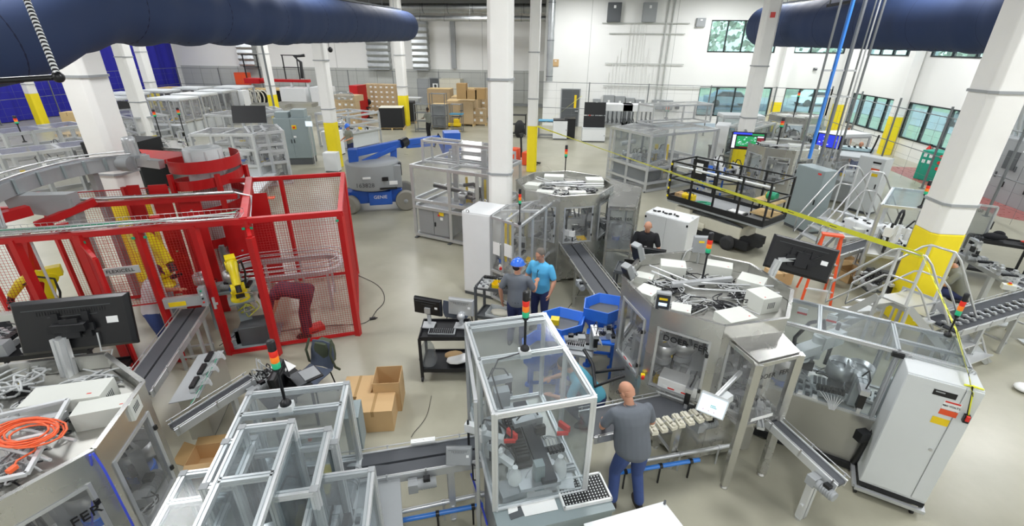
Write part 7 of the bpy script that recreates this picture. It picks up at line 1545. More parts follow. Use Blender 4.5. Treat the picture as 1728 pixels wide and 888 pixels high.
for k,(x,z)in enumerate(((-23.0,2.35),(-15.9,2.3),(-12.5,1.65),(-9.6,1.7),(-5.7,1.7))):
 t=thing('wall_sign',('small pink exit notice on the far grey wall','small white sign on the far wall left of the doors','white notice on the dark far door','white square sign on the far wall right of the doors','white square sign on the far wall beside the middle column')[k],'sign',(x,YF-.08-(.04 if k==2 else 0),z)); mb=MB(); mb.b2((-.25,-.01,-.22),(.25,.01,.22)); mb.build('plate',M_[('red_part','label_white')[k>0]if k else 'label_white'],t)
 mb=MB(); mb.lathe((0,-.012,0),[(.1,0),(.13,0)],16,ax=(0,-1,0)); mb.b2((-.1,-.016,-.02),(.1,-.012,.02)); mb.build('symbol',M_['red_part' if k==0 else 'grey_mid'],t)
 # ==== safety netting posts and rails
def fence(name,lab,pts,zs,hp,sp=3.0):
 t=thing(name,lab,'fence',(*pts[0],0))
 for i in range(len(pts)-1):
  a,b=Vector((*pts[i],0)),Vector((*pts[i+1],0)); n=max(1,round((b-a).length/sp))
  for k in range(n+(i==len(pts)-2)):p=a.lerp(b,k/n); mb=MB(); mb.bar(p,p+Vector((0,0,hp)),.06); mb.box(p+Vector((0,0,.01)),(.15,.15,.02)); mb.build('post',M_['alu_dark'],t,1)
  for z in zs:mb=MB(); mb.tube([a+Vector((0,0,z)),b+Vector((0,0,z))],.02,6); mb.build('rail',M_['alu_dark'],t,1)
  mb=MB();
  for k in range(int((b-a).length/1.0)):
   p=a.lerp(b,(k+.5)/int((b-a).length/1.0)); mb.bar(p+Vector((0,0,.05)),p+Vector((0,0,zs[0])),.006)
  for z in(.5,1.0,2.0,2.5):mb.bar(a+Vector((0,0,z)),b+Vector((0,0,z)),.006)
  tag(mb.build('wire_mesh',M_['alu_dark'],t,1),kind='stuff')
fence('steel_mesh_fence','tall thin mesh fence along the blue curtain and the far wall',[(-37.4,24),(-37.2,44.2),(-3.2,44.2),(-2.6,36)],(2.95,1.55),3.0,4.2)
fence('steel_mesh_fence','thin mesh fence in front of the back wall electrical cabinets',[(-2.4,33.2),(12.5,31.8),(15.2,30.8)],(3.0,1.4),3.05,3.7)
fence('steel_mesh_fence','thin mesh fence running along the right windows past the green cabinet',[(15.2,30.8),(14.6,20.5),(14.3,13.5)],(2.8,1.35),3.2,3.6)
mb=MB(); mb.tube([(-14.9,23.5,2.0),(-14.95,23.5,ZC)],.05,8)
tag(mb.build('vertical_conduit',M_['alu_dark']),'grey conduit dropping from the roof to the boxes on the grey cabinet','pipe')
# hanging rod and chain under the left duct
t=thing('hanging_chain_rod','black rod hung on a black and white chain under the left duct','chain',(-4.6,3.2,5));
a,b,c=G(45,0,5.5),G(98,130,4.85),G(-30,138,4.83)
mb=MB(); n=40
for i in range(n):p=a.lerp(b,i/n); mb.sph(p,.028,8,k=5,m=i%2)
mb.build('chain',mm('white_part',BK),t,1); mb=MB(); mb.tube([b,c],.025,8); mb.sph(b,.05,8); mb.build('rod',M_[BK],t,1); mb=MB(); mb.tube([a,(a.x,a.y,ZC)],.008,6); mb.build('hanger',M_[BK],t,1)
t=thing('ceiling_hook','small black hook assembly hanging below the left duct in mid hall','hook',G(555,80,5.0)); g=FR[t][0]; mb=MB(); mb.tube([(0,0,0),(0,0,3)],.012,6); mb.sph((.05,0,-.1),.12,8); mb.box((-.4,0,.2),(.06,.06,.8)); mb.bar((-.4,0,.5),(.0,0,.6),.04); mb.build('hook_body',M_[BK],t)
t=thing('overhead_strut','black strut hanging above the right duct','strut',(8.6,15,6.3)); mb=MB(); mb.bar(G(1395,10,6.4),G(1440,2,6.5),.08); p=G(1400,8,6.4); mb.tube([p,(p.x,p.y,ZC)],.02,6); mb.build('strut_bar',M_[BK],t,1)
# ==== yellow barrier tape
def tape(name,lab,pts,w_=.075,twist=()):
 P=[Vector(p)for p in pts]; q=[]
 for i in range(len(P)-1):
  k=24
  for j in range(k):u=j/k; q.append((P[i].lerp(P[i+1],u)-Vector((0,0,.0*4*u*(1-u))),i+u))
 q.append((P[-1],len(P)-1)); r_=[]
 for i,(p,s_)in enumerate(q):
  d=(q[min(i+1,len(q)-1)][0]-q[max(0,i-1)][0]).normalized(); side=d.cross(Vector((0,0,1))); side=side.normalized()if side.length>.05 else Vector((1,0,0)); upv=side.cross(d); a=.7+.3*math.sin(s_*2.2); o=(upv*math.cos(a)+side*math.sin(a))*w_/2; nn=o.cross(d).normalized()*.001
  r_.append([p+o+nn,p-o+nn,p-o-nn,p+o-nn])
 mb=MB(); mb.rings(r_,sm=False)
 t=thing(name,lab,'barrier tape',P[0]); mb.build('tape_band',M_['tape'],t,1)
 mb=MB()
 for i in range(4,len(q)-3,3):
  p=q[i][0]; d=(q[i+1][0]-q[i-1][0]).normalized(); o=(r_[i][0]-r_[i][1]).normalized(); nn=o.cross(d).normalized()*.0025
  c=[p-d*.07-o*.008,p+d*.07-o*.008,p+d*.07+o*.008,p-d*.07+o*.008]; mb.hexa([x-nn for x in c]+[x+nn for x in c])
 tag(mb.build('black_print',M_[BK],t,1),kind='stuff'); return t
M_['tape']=mat('tape','eef03a',.35,noise=.05)
Ts=G(1557,432,2.05)
tape('barrier_tape','yellow caution tape stretched from the slim column over the scissor lift to the stair rail',[(-1.25,20.8,2.0),Vector((-1.25,20.8,2.0)).lerp(Ts,.5)-Vector((0,0,.04)),Ts],.12)
tape('barrier_tape','yellow caution tape running from the stair rail down to the light grey cabinet',[Ts,G(1615,560,2.0),G(1636,640,1.96),G(1640,660,1.88),G(1630,712,1.5)],.05)
t=thing('tape_knot','yellow tape knot and tail on top of the light grey cabinet','barrier tape',G(1642,655,1.9)); mb=MB(); mb.tube([(-.07,.03,.012),(0,0,.02),(.05,-.02,.014),(.08,-.03,.01)],.01,5); mb.sph((0,0,.015),.018,8); mb.build('knot',M_['tape'],t)
tape('barrier_tape','yellow caution tape running from the slim column back towards the dark door',[(-1.3,21.1,1.9),(-.3,28,1.8),(.9,33.9,2.1)])
# ==== people
def remeshed(mb,name,mats,parent,voxel,smooth=4):
 """fuse overlapping volumes into one continuous skin"""
 me=bpy.data.meshes.new('tmp'); me.from_pydata(mb.v,[],mb.f); me.update()
 o=bpy.data.objects.new('tmp',me); C.objects.link(o)
 r=o.modifiers.new('r','REMESH'); r.mode='VOXEL'; r.voxel_size=voxel; r.adaptivity=0
 s=o.modifiers.new('s','SMOOTH'); s.iterations=smooth; s.factor=.5
 dg=bpy.context.evaluated_depsgraph_get(); m2=bpy.data.meshes.new_from_object(o.evaluated_get(dg)); bpy.data.objects.remove(o)
 m2.materials.clear()
 for m in mats:m2.materials.append(m)
 m2.polygons.foreach_set('use_smooth',[True]*len(m2.polygons)); m2.name=name
 q=bpy.data.objects.new(name,m2); C.objects.link(q); q.parent=parent; FR[q]=FR[parent]
 return q
def limb(mb,pts,rs,n=14):
 """tapered limb through joints, rounded ends"""
 P=[Vector(p)for p in pts]; q=[]; r_=[]
 for i in range(len(P)-1):
  for j in range(5):u=j/5; q.append(P[i].lerp(P[i+1],u)); r_.append(rs[i]*(1-u)+rs[i+1]*u)
 q.append(P[-1]); r_.append(rs[-1]); mb.tube(q,r_,n)
 for p,r in zip(P,rs):mb.sph(p,r*.985,n,k=8)
def oval_rings(mb,st,n=20):
 """stations: (centre, half-width, half-depth, right-vector, forward-vector)"""
 mb.rings([[Vector(c)+Vector(rv)*(a*math.cos(2*math.pi*i/n))+Vector(fv)*(b*math.sin(2*math.pi*i/n))for i in range(n)]for c,a,b,rv,fv in st])
def person(lab,loc,rz,S,shirt='shirt_grey',legs='denim',hair='hair_dark',skin='skin',hat=None,voxel=.011,bald=False,sleeve=.75,extras=(),scale=1.0,group='people',cuff=0):
 """S: joint dictionary in the figure's own frame (+y is forward, +x its right)"""
 D=dict(hip=(0,0,.93),chest=(0,.02,1.3),neck=(0,.0,1.47),head=(0,.03,1.625),look=(0,1,-.1),shR=(.19,0,1.41),elR=(.25,-.03,1.12),haR=(.24,.08,.87),shL=(-.19,0,1.41),elL=(-.25,-.03,1.12),haL=(-.24,.08,.87),
 kR=(.11,.03,.5),aR=(.12,-.02,.09),kL=(-.11,.03,.5),aL=(-.12,-.02,.09),fR=(.05,1,0),fL=(-.05,1,0),curl=.5)
 D.update(S); V={k:(Vector(v)if isinstance(v,tuple)else v)for k,v in D.items()}
 t=thing('person',lab,'person',loc,rz,group); wd=V.get('wide',1.0); t.scale=(scale,scale,scale)
 hip,chest,neck,head=V['hip'],V['chest'],V['neck'],V['head']
 rs=(V['shR']-V['shL']).normalized(); hr=(V['kR']-V['kL']); hr.z=0; hr=(hr.normalized()+rs).normalized()if hr.length>.01 else rs
 up_=(neck-hip).normalized(); fw=up_.cross(rs).normalized()*1.0; fw=-fw if fw.y<0 and abs(fw.y)>.1 else fw
 hf=fw
 B=MB()
 def torso(mb,e=0.0,z0=0,belly=0):
  e+=(wd-1)*.12
  st=[(hip-up_*.12,.1+e,.08+e,hr,hf),(hip-up_*.06,.155+e,.115+e,hr,hf),(hip,.165+e,.12+e,hr,hf),(hip.lerp(chest,.35)+fw*.01*belly,.15+e+.012*belly,.11+e+.02*belly,hr,fw),(hip.lerp(chest,.7),.158+e,.115+e,rs,fw),
  (chest,.175+e,.12+e,rs,fw),(chest.lerp(neck,.5),.188+e,.1+e,rs,fw),(chest.lerp(neck,.8),.14+e,.078+e,rs,fw),(neck,.058+e*.6,.058+e*.6,rs,fw)]
  oval_rings(mb,[(c_,a_-(.02 if not z0 and e<.01+(wd-1)*.12 and 5<=i_<=7 else 0),b_,r_,f_)for i_,(c_,a_,b_,r_,f_)in enumerate(st)][z0:])
 torso(B)
 hd=V['look'].normalized(); hx=hd.cross(Vector((0,0,1))).normalized(); hu=hx.cross(hd).normalized(); Mh=Matrix((hx,hd,hu)).transposed()
 limb(B,[neck-up_*.03,head-hu*.06],[.058,.053])
 # head: skull, face, jaw, nose, brow, ears
 B.sph(head+Mh @ Vector((0,-.012,.025)),(.076,.094,.094),20,k=14,M=Mh); B.sph(head+Mh @ Vector((0,.03,-.035)),(.058,.066,.078),16,k=12,M=Mh)
 B.sph(head+Mh @ Vector((0,.062,-.085)),(.03,.028,.025),12,M=Mh); B.sph(head+Mh @ Vector((0,.098,-.022)),(.013,.022,.018),10,M=Mh); B.cyl(head+Mh @ Vector((0,.084,.015)),head+Mh @ Vector((0,.108,-.022)),.008,.012,10); B.sph(head+Mh @ Vector((0,.078,.028)),(.05,.014,.01),12,M=Mh)
 B.sph(head+Mh @ Vector((0,.088,-.055)),(.024,.01,.008),10,M=Mh)
 for s_ in(-1,1):B.sph(head+Mh @ Vector((s_*.078,-.005,-.01)),(.012,.02,.032),10,M=Mh)
 segs=[]
 for s_,sh,el,ha in((1,V['shR'],V['elR'],V['haR']),(-1,V['shL'],V['elL'],V['haL'])):
  limb(B,[sh-up_*.02-(sh-chest)*.08,sh.lerp(el,.4),el,el.lerp(ha,.35),ha],[.046,.048,.04,.042,.028])
  segs.append((sh,el)); segs.append((el,ha))
  d=(ha-el).normalized(); rgt=d.cross(Vector((0,0,1))); rgt=rgt.normalized()if rgt.length>.1 else Vector((1,0,0)); pal=rgt.cross(d).normalized()
  if abs(d.z)>.75:rgt=fw*1.0; rgt=(rgt-d*rgt.dot(d)).normalized(); pal=rgt.cross(d).normalized()
  c=ha+d*.05; Mp=Matrix((rgt,d,pal)).transposed(); B.sph(c,(.041,.052,.019),14,k=9,M=Mp)
  cu=V['curl']
  for k,(o,ln)in enumerate(((-.028,.06),(-.0095,.07),(.0095,.066),(.028,.052))):
   a=ha+d*.088+rgt*o; b=a+d*ln*.5-pal*ln*.2*cu; e_=b+d*ln*.38*(1-cu*.5)-pal*ln*.5*cu
   B.tube([a-d*.02,a,b,e_],[.0105,.0102,.0095,.008],8); B.sph(e_,.0082,8,k=5)
  a=ha+d*.03-rgt*.034*s_*1; b=a+d*.03-rgt*.024*s_-pal*.008; e_=b+d*.032-pal*.012; B.tube([a,b,e_],[.014,.012,.0095],8); B.sph(e_,.0096,8,k=5)
 hR,hL=hip+hr*.09-up_*.06,hip-hr*.09-up_*.06
 for h_,k_,a_ in((hR,V['kR'],V['aR']),(hL,V['kL'],V['aL'])):limb(B,[h_,h_.lerp(k_,.45),k_,k_.lerp(a_,.35),a_],[.088,.078,.056,.055,.037])
 for a_,f_ in((V['aR'],V['fR']),(V['aL'],V['fL'])):f=f_.normalized(); limb(B,[a_-f*.03-Vector((0,0,.045)),a_+f*.13-Vector((0,0,.055))],[.036,.03])
 remeshed(B,'body',[M_[skin]],t,voxel,3)
 # shirt with sleeves
 Sh=MB(); torso(Sh,.02,0,1)
 for sh,el in((V['shR'],V['elR']),(V['shL'],V['elL'])):limb(Sh,[sh-(sh-chest)*.2-up_*.01,sh-up_*.012,sh.lerp(el,sleeve*.5),sh.lerp(el,sleeve)],[.06,.064,.066,.062])
 if sleeve>1:
  for el,ha in((V['elR'],V['haR']),(V['elL'],V['haL'])):limb(Sh,[el,el.lerp(ha,.85)],[.055,.042])
 remeshed(Sh,'shirt',[M_[shirt]],t,voxel*1.3,5)
 col=MB(); oval_rings(col,[(neck-up_*.03,.075,.078,rs,fw),(neck+up_*.012,.062,.066,rs,fw)]); col.build('collar',M_[shirt],t)
 # trousers
 T_=MB(); oval_rings(T_,[(hip-up_*.14,.12,.1,hr,hf),(hip-up_*.06,.172,.132,hr,hf),(hip+up_*.02,.172,.13,hr,hf)])
 for h_,k_,a_ in((hR,V['kR'],V['aR']),(hL,V['kL'],V['aL'])):limb(T_,[h_,h_.lerp(k_,.5),k_,k_.lerp(a_,.5),a_.lerp(k_,.04+cuff)],[.104,.094,.074,.068,.062])
 remeshed(T_,'trousers',[M_[legs]],t,voxel*1.3,4)
 for a_,f_ in((V['aR'],V['fR']),(V['aL'],V['fL'])):
  f=f_.normalized(); sd=f.cross(Vector((0,0,1))).normalized(); sh=MB(); z=a_.z-.09
  oval_rings(sh,[((a_-f*.0).xy.to_3d()+Vector((0,0,z+h))+f*.05,w_,l_,sd,f)for h,w_,l_ in((0,.045,.135),(.02,.05,.142),(.06,.046,.125),(.085,.04,.085))]); sh.build('shoe',M_['shoe'],t)
 if not bald and not hat:
  H=MB(); H.sph(head+Mh @ Vector((0,-.022,.038)),(.083,.094,.093),18,k=12,M=Mh); H.sph(head+Mh @ Vector((0,-.05,-.02)),(.07,.058,.06),14,M=Mh); remeshed(H,'hair',[M_[hair]],t,voxel*1.2,2)
 elif bald:
  H=MB(); oval_rings(H,[(head+Mh @ Vector((0,-.05,-.05)),.06,.05,hx,hd),(head+Mh @ Vector((0,-.042,-.0)),.076,.062,hx,hd),(head+Mh @ Vector((0,-.045,.02)),.072,.06,hx,hd)]); H.build('cropped_hair',M_[skin],t)
 if hat=='helmet':
  H=MB(); zz=head+Mh @ Vector((0,-.012,.035)); prof=[(.132,-.005),(.126,.01),(.118,.035),(.1,.07),(.07,.1),(.03,.115),(.001,.117)]
  H.rings([[zz+Mh @ Vector((r*.92*math.cos(2*math.pi*i/24),r*1.08*math.sin(2*math.pi*i/24),h))for i in range(24)]for r,h in prof])
  H.plate([zz+Mh @ Vector(v)for v in((-.08,.09,0),(.08,.09,0),(.06,.17,-.015),(-.06,.17,-.015))],.006); H.tube([zz+Mh @ Vector((0,-.1,.08)),zz+Mh @ Vector((0,0,.125)),zz+Mh @ Vector((0,.1,.075))],.012,6); H.build('hard_hat',M_['helmet_blue'],t)
  H=MB(); H.sph(head+Mh @ Vector((0,-.045,-.02)),(.074,.06,.06),12,M=Mh); H.build('hair',M_[hair],t)
 if hat in('cap','cap_maroon'):
  H=MB(); H.sph(head+Mh @ Vector((0,-.015,.045)),(.088,.1,.075),18,k=10,M=Mh); H.plate([head+Mh @ Vector(v)for v in((-.07,.07,.035),(.07,.07,.035),(.055,.15,.015),(-.055,.15,.015))],.008); H.build('cap',M_['hair_grey' if hat=='cap' else 'shirt_maroon'],t)
  H=MB(); H.sph(head+Mh @ Vector((0,-.045,-.03)),(.074,.058,.05),12,M=Mh); H.build('hair',M_[hair],t)
 if 'glasses' in extras:
  for s_ in(-1,1):H=MB(); H.tube([head+Mh @ Vector((s_*.08,-.01,.012)),head+Mh @ Vector((s_*.075,.08,.008)),head+Mh @ Vector((s_*.05,.102,.0))],.0035,6); H.tube([head+Mh @ Vector((s_*.032+.02*math.cos(a),.102,-.0+.016*math.sin(a)))for a in[i*math.pi/5 for i in range(10)]],.003,5,close=True); H.build('glasses',M_[BK],t)
 if 'badge' in extras:
  H=MB(); H.tube([neck+rs*.05+fw*.05,chest+fw*.15+up_*.02,chest+fw*.155-up_*.1],.005,5); H.tube([neck-rs*.05+fw*.05,chest+fw*.15+up_*.02,chest+fw*.155-up_*.1],.005,5); H.build('lanyard',M_[BK],t)
  H=MB(); Mb=Matrix((rs,fw,up_)).transposed(); H.box(chest+fw*.16-up_*.15,(.055,.006,.085),M=Mb); H.build('badge',M_['yellow_part' if 'yb' in extras else 'label_white'],t)
 if 'belt' in extras:H=MB(); oval_rings(H,[(hip+up_*.0,.178,.138,hr,hf),(hip+up_*.035,.178,.138,hr,hf)]); H.build('belt',M_['shoe'],t)
 return t
def at_px(px,py,z=0):g=G(px,py,z); return(g.x,g.y,0)
# 1 bald man at the belt, back to the camera
person('bald man in grey t-shirt and jeans standing at the belt, his back to the camera',(.97,4.16,0),R(18),dict(wide=1.25,hip=(0,0,.95),chest=(-.02,.09,1.32),neck=(-.04,.13,1.5),head=(-.07,.21,1.635),look=(-.5,.8,-.5),shR=(.19,.13,1.43),elR=(.3,.16,1.15),haR=(.19,.38,1.02),shL=(-.23,.13,1.43),elL=(-.32,.2,1.15),haL=(-.2,.42,1.03),kR=(.13,.03,.5),aR=(.16,-.08,.09),kL=(-.13,.1,.5),aL=(-.15,.02,.09),curl=.8),'shirt_grey','denim',bald=True,voxel=.009,extras=('glasses',),scale=.98)
# 2 man in blue hard hat
person('man in grey t-shirt, jeans and blue hard hat, back to the camera, talking',(-.72,7.42,0),R(-8),dict(look=(.5,.8,-.1),haL=(-.3,.05,.87),elL=(-.31,-.02,1.14),elR=(.3,.05,1.16),haR=(.3,.28,1.22),kL=(-.1,.04,.5),aR=(.13,-.1,.09)),'shirt_grey','denim_dark',hat='helmet',voxel=.01,extras=('belt',))
# 3 man in blue polo
person('man in bright blue polo and jeans facing the man in the hard hat',(-.32,8.0,0),R(155),dict(look=(.25,.9,-.35),elR=(.3,.0,1.14),haR=(.3,.12,.9),elL=(-.29,.02,1.14),haL=(-.27,.15,.93),head=(.01,.06,1.64)),'shirt_blue','denim_dark',hair='hair_grey',voxel=.01,extras=('badge','yb','belt'))
# 4 bald man in black
person('man in black t-shirt with white badge working at the laptop between the machines',(1.9,10.0,0),R(172),dict(look=(.1,.7,-.75),chest=(0,.1,1.32),neck=(0,.13,1.48),head=(0,.21,1.63),shR=(.2,.12,1.42),shL=(-.2,.12,1.42),elR=(.29,.15,1.12),haR=(.22,.42,1.03),elL=(-.29,.15,1.12),haL=(-.22,.42,1.03)),'shirt_black','trousers_black',bald=True,voxel=.011,extras=('badge',))
# 5 crouching in teal shirt
person('person in teal polo crouching between the clear enclosure and the blue feeders',(.55,5.55,0),R(95),dict(hip=(0,-.1,.5),chest=(0,.15,.78),neck=(0,.27,.92),head=(0,.4,1.02),look=(0,.8,-.6),shR=(.19,.22,.87),shL=(-.19,.22,.87),elR=(.3,.33,.62),haR=(.2,.55,.62),elL=(-.3,.33,.62),haL=(-.2,.55,.62),kR=(.16,.32,.42),aR=(.15,.02,.09),kL=(-.16,.32,.42),aL=(-.15,.02,.09)),'shirt_teal','denim_dark',voxel=.011)
# 6 in the cage, cap
person('person in pale shirt and maroon cap working inside the red cage',(*K_(-3.35,.35,0)[:2],0),aF+R(-70),dict(look=(0,.8,-.7),chest=(0,.1,1.3),neck=(0,.15,1.46),head=(0,.23,1.6),shR=(.2,.13,1.4),shL=(-.2,.13,1.4),elR=(.28,.2,1.12),haR=(.18,.45,1.1),elL=(-.28,.2,1.12),haL=(-.18,.45,1.1)),'shirt_white','denim',hat='cap_maroon',voxel=.011)
# 7 bending in maroon
person('person in dark maroon clothes bending down inside the mesh at the cage corner',(*K_(-.95,.3,0)[:2],0),aF+R(80),dict(hip=(0,-.1,.95),chest=(0,.3,1.02),neck=(0,.48,.95),head=(0,.62,.86),look=(0,.6,-.9),shR=(.19,.42,.98),shL=(-.19,.42,.98),elR=(.22,.5,.7),haR=(.12,.6,.42),elL=(-.22,.5,.7),haL=(-.12,.6,.42),kR=(.11,-.02,.5),kL=(-.11,-.02,.5)),'shirt_maroon','shirt_maroon',sleeve=.9,voxel=.011)
# 8 far man with blue helmet
person('distant man in grey t-shirt, dark shorts and blue hard hat beyond the boom lift',(-10.2,21.6,0),R(150),dict(look=(0,1,-.5),haR=(.16,.32,1.05),elR=(.27,.02,1.14),haL=(-.16,.32,1.05),elL=(-.27,.02,1.14)),'shirt_olive','denim_dark',hat='helmet',voxel=.016,cuff=.6)
# 9 dark-haired man by the pallets
person('distant dark-haired man in grey shirt and black trousers beside the wire racks',(-8.35,28.6,0),R(60),dict(look=(0,1,-.3),haR=(.2,.35,1.1),elR=(.28,.1,1.15),haL=(-.2,.35,1.1),elL=(-.28,.1,1.15),kR=(.13,.1,.5),aR=(.15,.1,.09)),'shirt_olive','trousers_black',skin='skin_dark',voxel=.018,extras=('badge',))
# 10 seated
person('seated person in grey shirt seen from the side behind the yellow column foot',(8.35,9.75,0),R(60),dict(hip=(0,-.1,.52),chest=(0,.06,.88),neck=(0,.14,1.04),head=(0,.26,1.17),look=(0,.8,-.6),shR=(.2,.1,.97),shL=(-.2,.1,.97),elR=(.28,.22,.72),haR=(.2,.45,.7),elL=(-.28,.22,.72),haL=(-.2,.45,.7),kR=(.13,.36,.5),aR=(.13,.36,.09),kL=(-.13,.36,.5),aL=(-.13,.36,.09)),'shirt_olive','denim_dark',hair='hair_grey',voxel=.012)
t=thing('work_stool','low black stool under the seated person behind the yellow column foot','stool',(8.4,9.68,0)); mb=MB(); mb.lathe((0,0,.36),[(.18,0),(.19,.03),(.17,.06),(.001,.065)],20); mb.build('seat',M_[BK],t); mb=MB(); mb.cyl((0,0,.05),(0,0,.37),.025); mb.lathe((0,0,0),[(.24,0),(.24,.02),(.04,.06)],20); mb.build('pedestal',M_['grey_dark'],t)
# 11, 12 far right
person('distant person in black shirt and grey hat at the right windows',(14.0,25.8,0),R(170),dict(look=(.3,1,-.2)),'shirt_black','trousers_black',hat='cap',voxel=.018)
person('distant bald person in white shirt behind the machine with blue trays',(12.4,21.6,0),R(150),dict(look=(.6,.8,-.4),head=(0,.1,1.6)),'shirt_white','denim',bald=True,voxel=.018,scale=.95)
# laptop cart in front of the man in black
cart('laptop_cart','dark cart with laptop in front of the man in black',(1.6,9.0),R(-15),.8,.5,.95,'grey_dark',.3)
t=thing('laptop','open black laptop in front of the man in black','laptop',(1.55,9.05,.985),R(165)); mb=MB(); mb.b2((-.18,-.12,0),(.18,.12,.02)); mb.build('base',M_[BK],t); mb=MB(); mb.plate([(-.18,.12,.02),(.18,.12,.02),(.18,.2,.25),(-.18,.2,.25)],.012); mb.build('lid',M_[BK],t)
t,MM=monitor('desktop_monitor','black monitor seen from behind beside the laptop of the man in black',(1.95,9.25,1.2),(-.97,.25,0),(0,0,1),.5,.32,vs_=False); mb=MB(); mb.bar((1.95,9.22,.97),(1.95,9.22,1.1),.05); mb.box((1.95,9.25,.975),(.2,.16,.02)); mb.build('stand',M_[BK],t,1)
t=thing('cable_reel','green cable coil beside the leaning operator terminal','coil',(1.75,8.85,.985)); mb=MB(); mb.tube([(.1*math.cos(a),.02,.12+.1*math.sin(a))for a in[i*math.pi/8 for i in range(16)]],.025,8,close=True); mb.build('ring',M_['green_part'],t)
t=thing('red_tool_pouch','small red pouch on the laptop cart','pouch',(1.55,8.88,.99),.3); mb=MB(); mb.sph((0,0,.03),(.08,.05,.035),10); mb.build('pouch_body',M_['red_part'],t)
# ==== back left: rows of machines
def qm(pl,pr,z,dep):return quad(pl,pr,z,dep)
ML=[((246,169),(314,167),2.1,1.6),((289,161),(345,160),2.1,1.6),((327,156),(381,155),2.1,1.6),((286,150),(341,149),2.1,1.8),((355,149),(424,148),2.2,2.0),((229,155),(288,154),2.1,1.8),((187,160),(241,159),2.1,1.8)]
LB=['flat-roofed frame machine nearest the row of grey cubes','flat-roofed frame machine, second from the grey cubes in the far left rows','flat-roofed frame machine, third along towards the white cabinet','flat-roofed frame machine behind the second one in the far left rows','long flat-roofed frame machine beside the far white cabinet','flat-roofed frame machine behind the leaning white column','flat-roofed frame machine left of the leaning white column']
MX=((-24.4,26.2),(-24.9,28.6),(-25.1,30.9),(-28.3,32.8),(-25.3,33.1),(-28.9,30.3),(-29.2,28))
for i,(a,b,z,d)in enumerate(ML):simple_machine('frame_machine',LB[i],[Vector(p)for p in((MX[i][0],MX[i][1]),(MX[i][0]+2,MX[i][1]),(MX[i][0]+2,MX[i][1]+1.5),(MX[i][0],MX[i][1]+1.5))],z,300+i,slab=True,n=7,w=.07,split=((0,(.33,.66)),(1,(.5,))),group='flat-roofed machines at the far left',skirt='enamel')
cabinet('control_cabinet','far white control cabinet with dark switches among the flat-roofed machines',(*W(404,152,2.1),0),R(-8),1.0,.6,2.1,'enamel_white',1,.08,lugs=False)
q=quad((178,170),(219,166),2.0,1.6); t=simple_machine('frame_machine','pale-panelled machine behind the thick cage column, with a black screen beside it',q,2.0,320,slab=True,n=5)
M2_=monitor('black_monitor','black screen standing at the pale-panelled machine behind the thick column',G(217,185,1.7),(.98,.2,0),(0,.1,1),1.0,.9,back=False)
mb=MB(); g=G(217,185,1.7); mb.bar((g.x,g.y+.06,0),(g.x,g.y+.06,1.4),.07); mb.build('support_post',M_['alu'],M2_[0],1)
simple_machine('frame_machine','clear-windowed frame machine in front of the black far-left screen',quad((165,188),(226,199),1.9,1.4),1.9,321,n=8,rails=(.9,1.2))
g=Vector((-20.6,22.4,0)); t=thing('grey_cube_station','station with a row of four grey cube boxes in the far left rows','machine',(g.x,g.y,0),0)
for k in range(4):mb=MB(); mb.box((-1.0+.66*k,0,1.05),(.58,.6,.6)); mb.build('cube_box',M_['grey_mid'],t,bevel=.02)
mb=MB(); mb.box((0,0,.7),(2.8,.8,.08));
for x in(-1.3,1.3):mb.bar((x,0,0),(x,0,.7),.1)
mb.build('table_frame',M_['alu'],t); clutter(t,(g.x,g.y-.8,.75),2.6,.6,0,10,330,kinds=(2,3,5,7,9))
q=[W(258,248,1.5),W(320,252,1.5),W(300,232,1.5),W(245,232,1.5)]
t=simple_machine('stainless_tray_machine','low stainless machine with open top behind the spiral tower',q,1.5,331,roof=None,sides=None,skirt='stainless_dull',zb=1.4,n=8,m='stainless')
stack_light('stack_light','red and orange stack light among cables at the far left machines',(G(270,225,1.5).x,G(270,225,1.5).y,0),2.2,1.6); stack_light('stack_light','slim stack light at the foot of the leaning white column',(-17.3,20.0,0),2.2,1.6)
# big frame machines centre left
q=quad((345,193),(440,196),2.2,1.6); t=simple_machine('frame_machine','long frame machine carrying the black screen at the centre left',q,2.2,332,n=14,rails=(.9,1.3),w=.09,split=((0,(.33,.66)),))
q=quad((320,226),(425,226),2.1,1.4); t=simple_machine('frame_machine','grey frame machine with dark open bays just behind the spiral tower',q,2.1,333,n=14,rails=(.9,1.5),w=.09,split=((0,(.33,.66)),))
q=quad((421,224),(476,220),2.1,1.8); t=simple_machine('frame_machine','tall frame machine with inspection window left of the grey control cabinet',q,2.1,334,n=14,rails=(.9,1.35,1.6),w=.1,split=((0,(.5,)),(1,(.5,))),skirt=None)
q=quad((445,186),(475,184),2.3,1.4); t=simple_machine('frame_machine','small square frame machine behind the black screen',q,2.3,335,n=5,rails=(1.2,),w=.09)
stack_light('stack_light','stack light in front of the black screen at the centre left',G(427,222,2.1),.4,1.6)
p,q_=G(395,345,.5),G(455,285,.5); conveyor('pallet_conveyor','low pale conveyor with an orange end plate beyond the cage',(p.x,p.y),(q_.x,q_.y),.9,.5,.5,lanes=1,belt='enamel',legs=(.1,.5,.9),motor=None,legw=.08)
t=thing('orange_plate','flat orange plate lying on the near end of the low pale conveyor','plate',G(447,335,.52),.4); mb=MB(); mb.b2((-.3,-.15,0),(.3,.15,.02)); mb.build('plate',M_['orange'],t); mb=MB(); mb.b2((-.33,-.02,.0),(-.3,.02,.05)); mb.build('clip',M_['alu'],t)
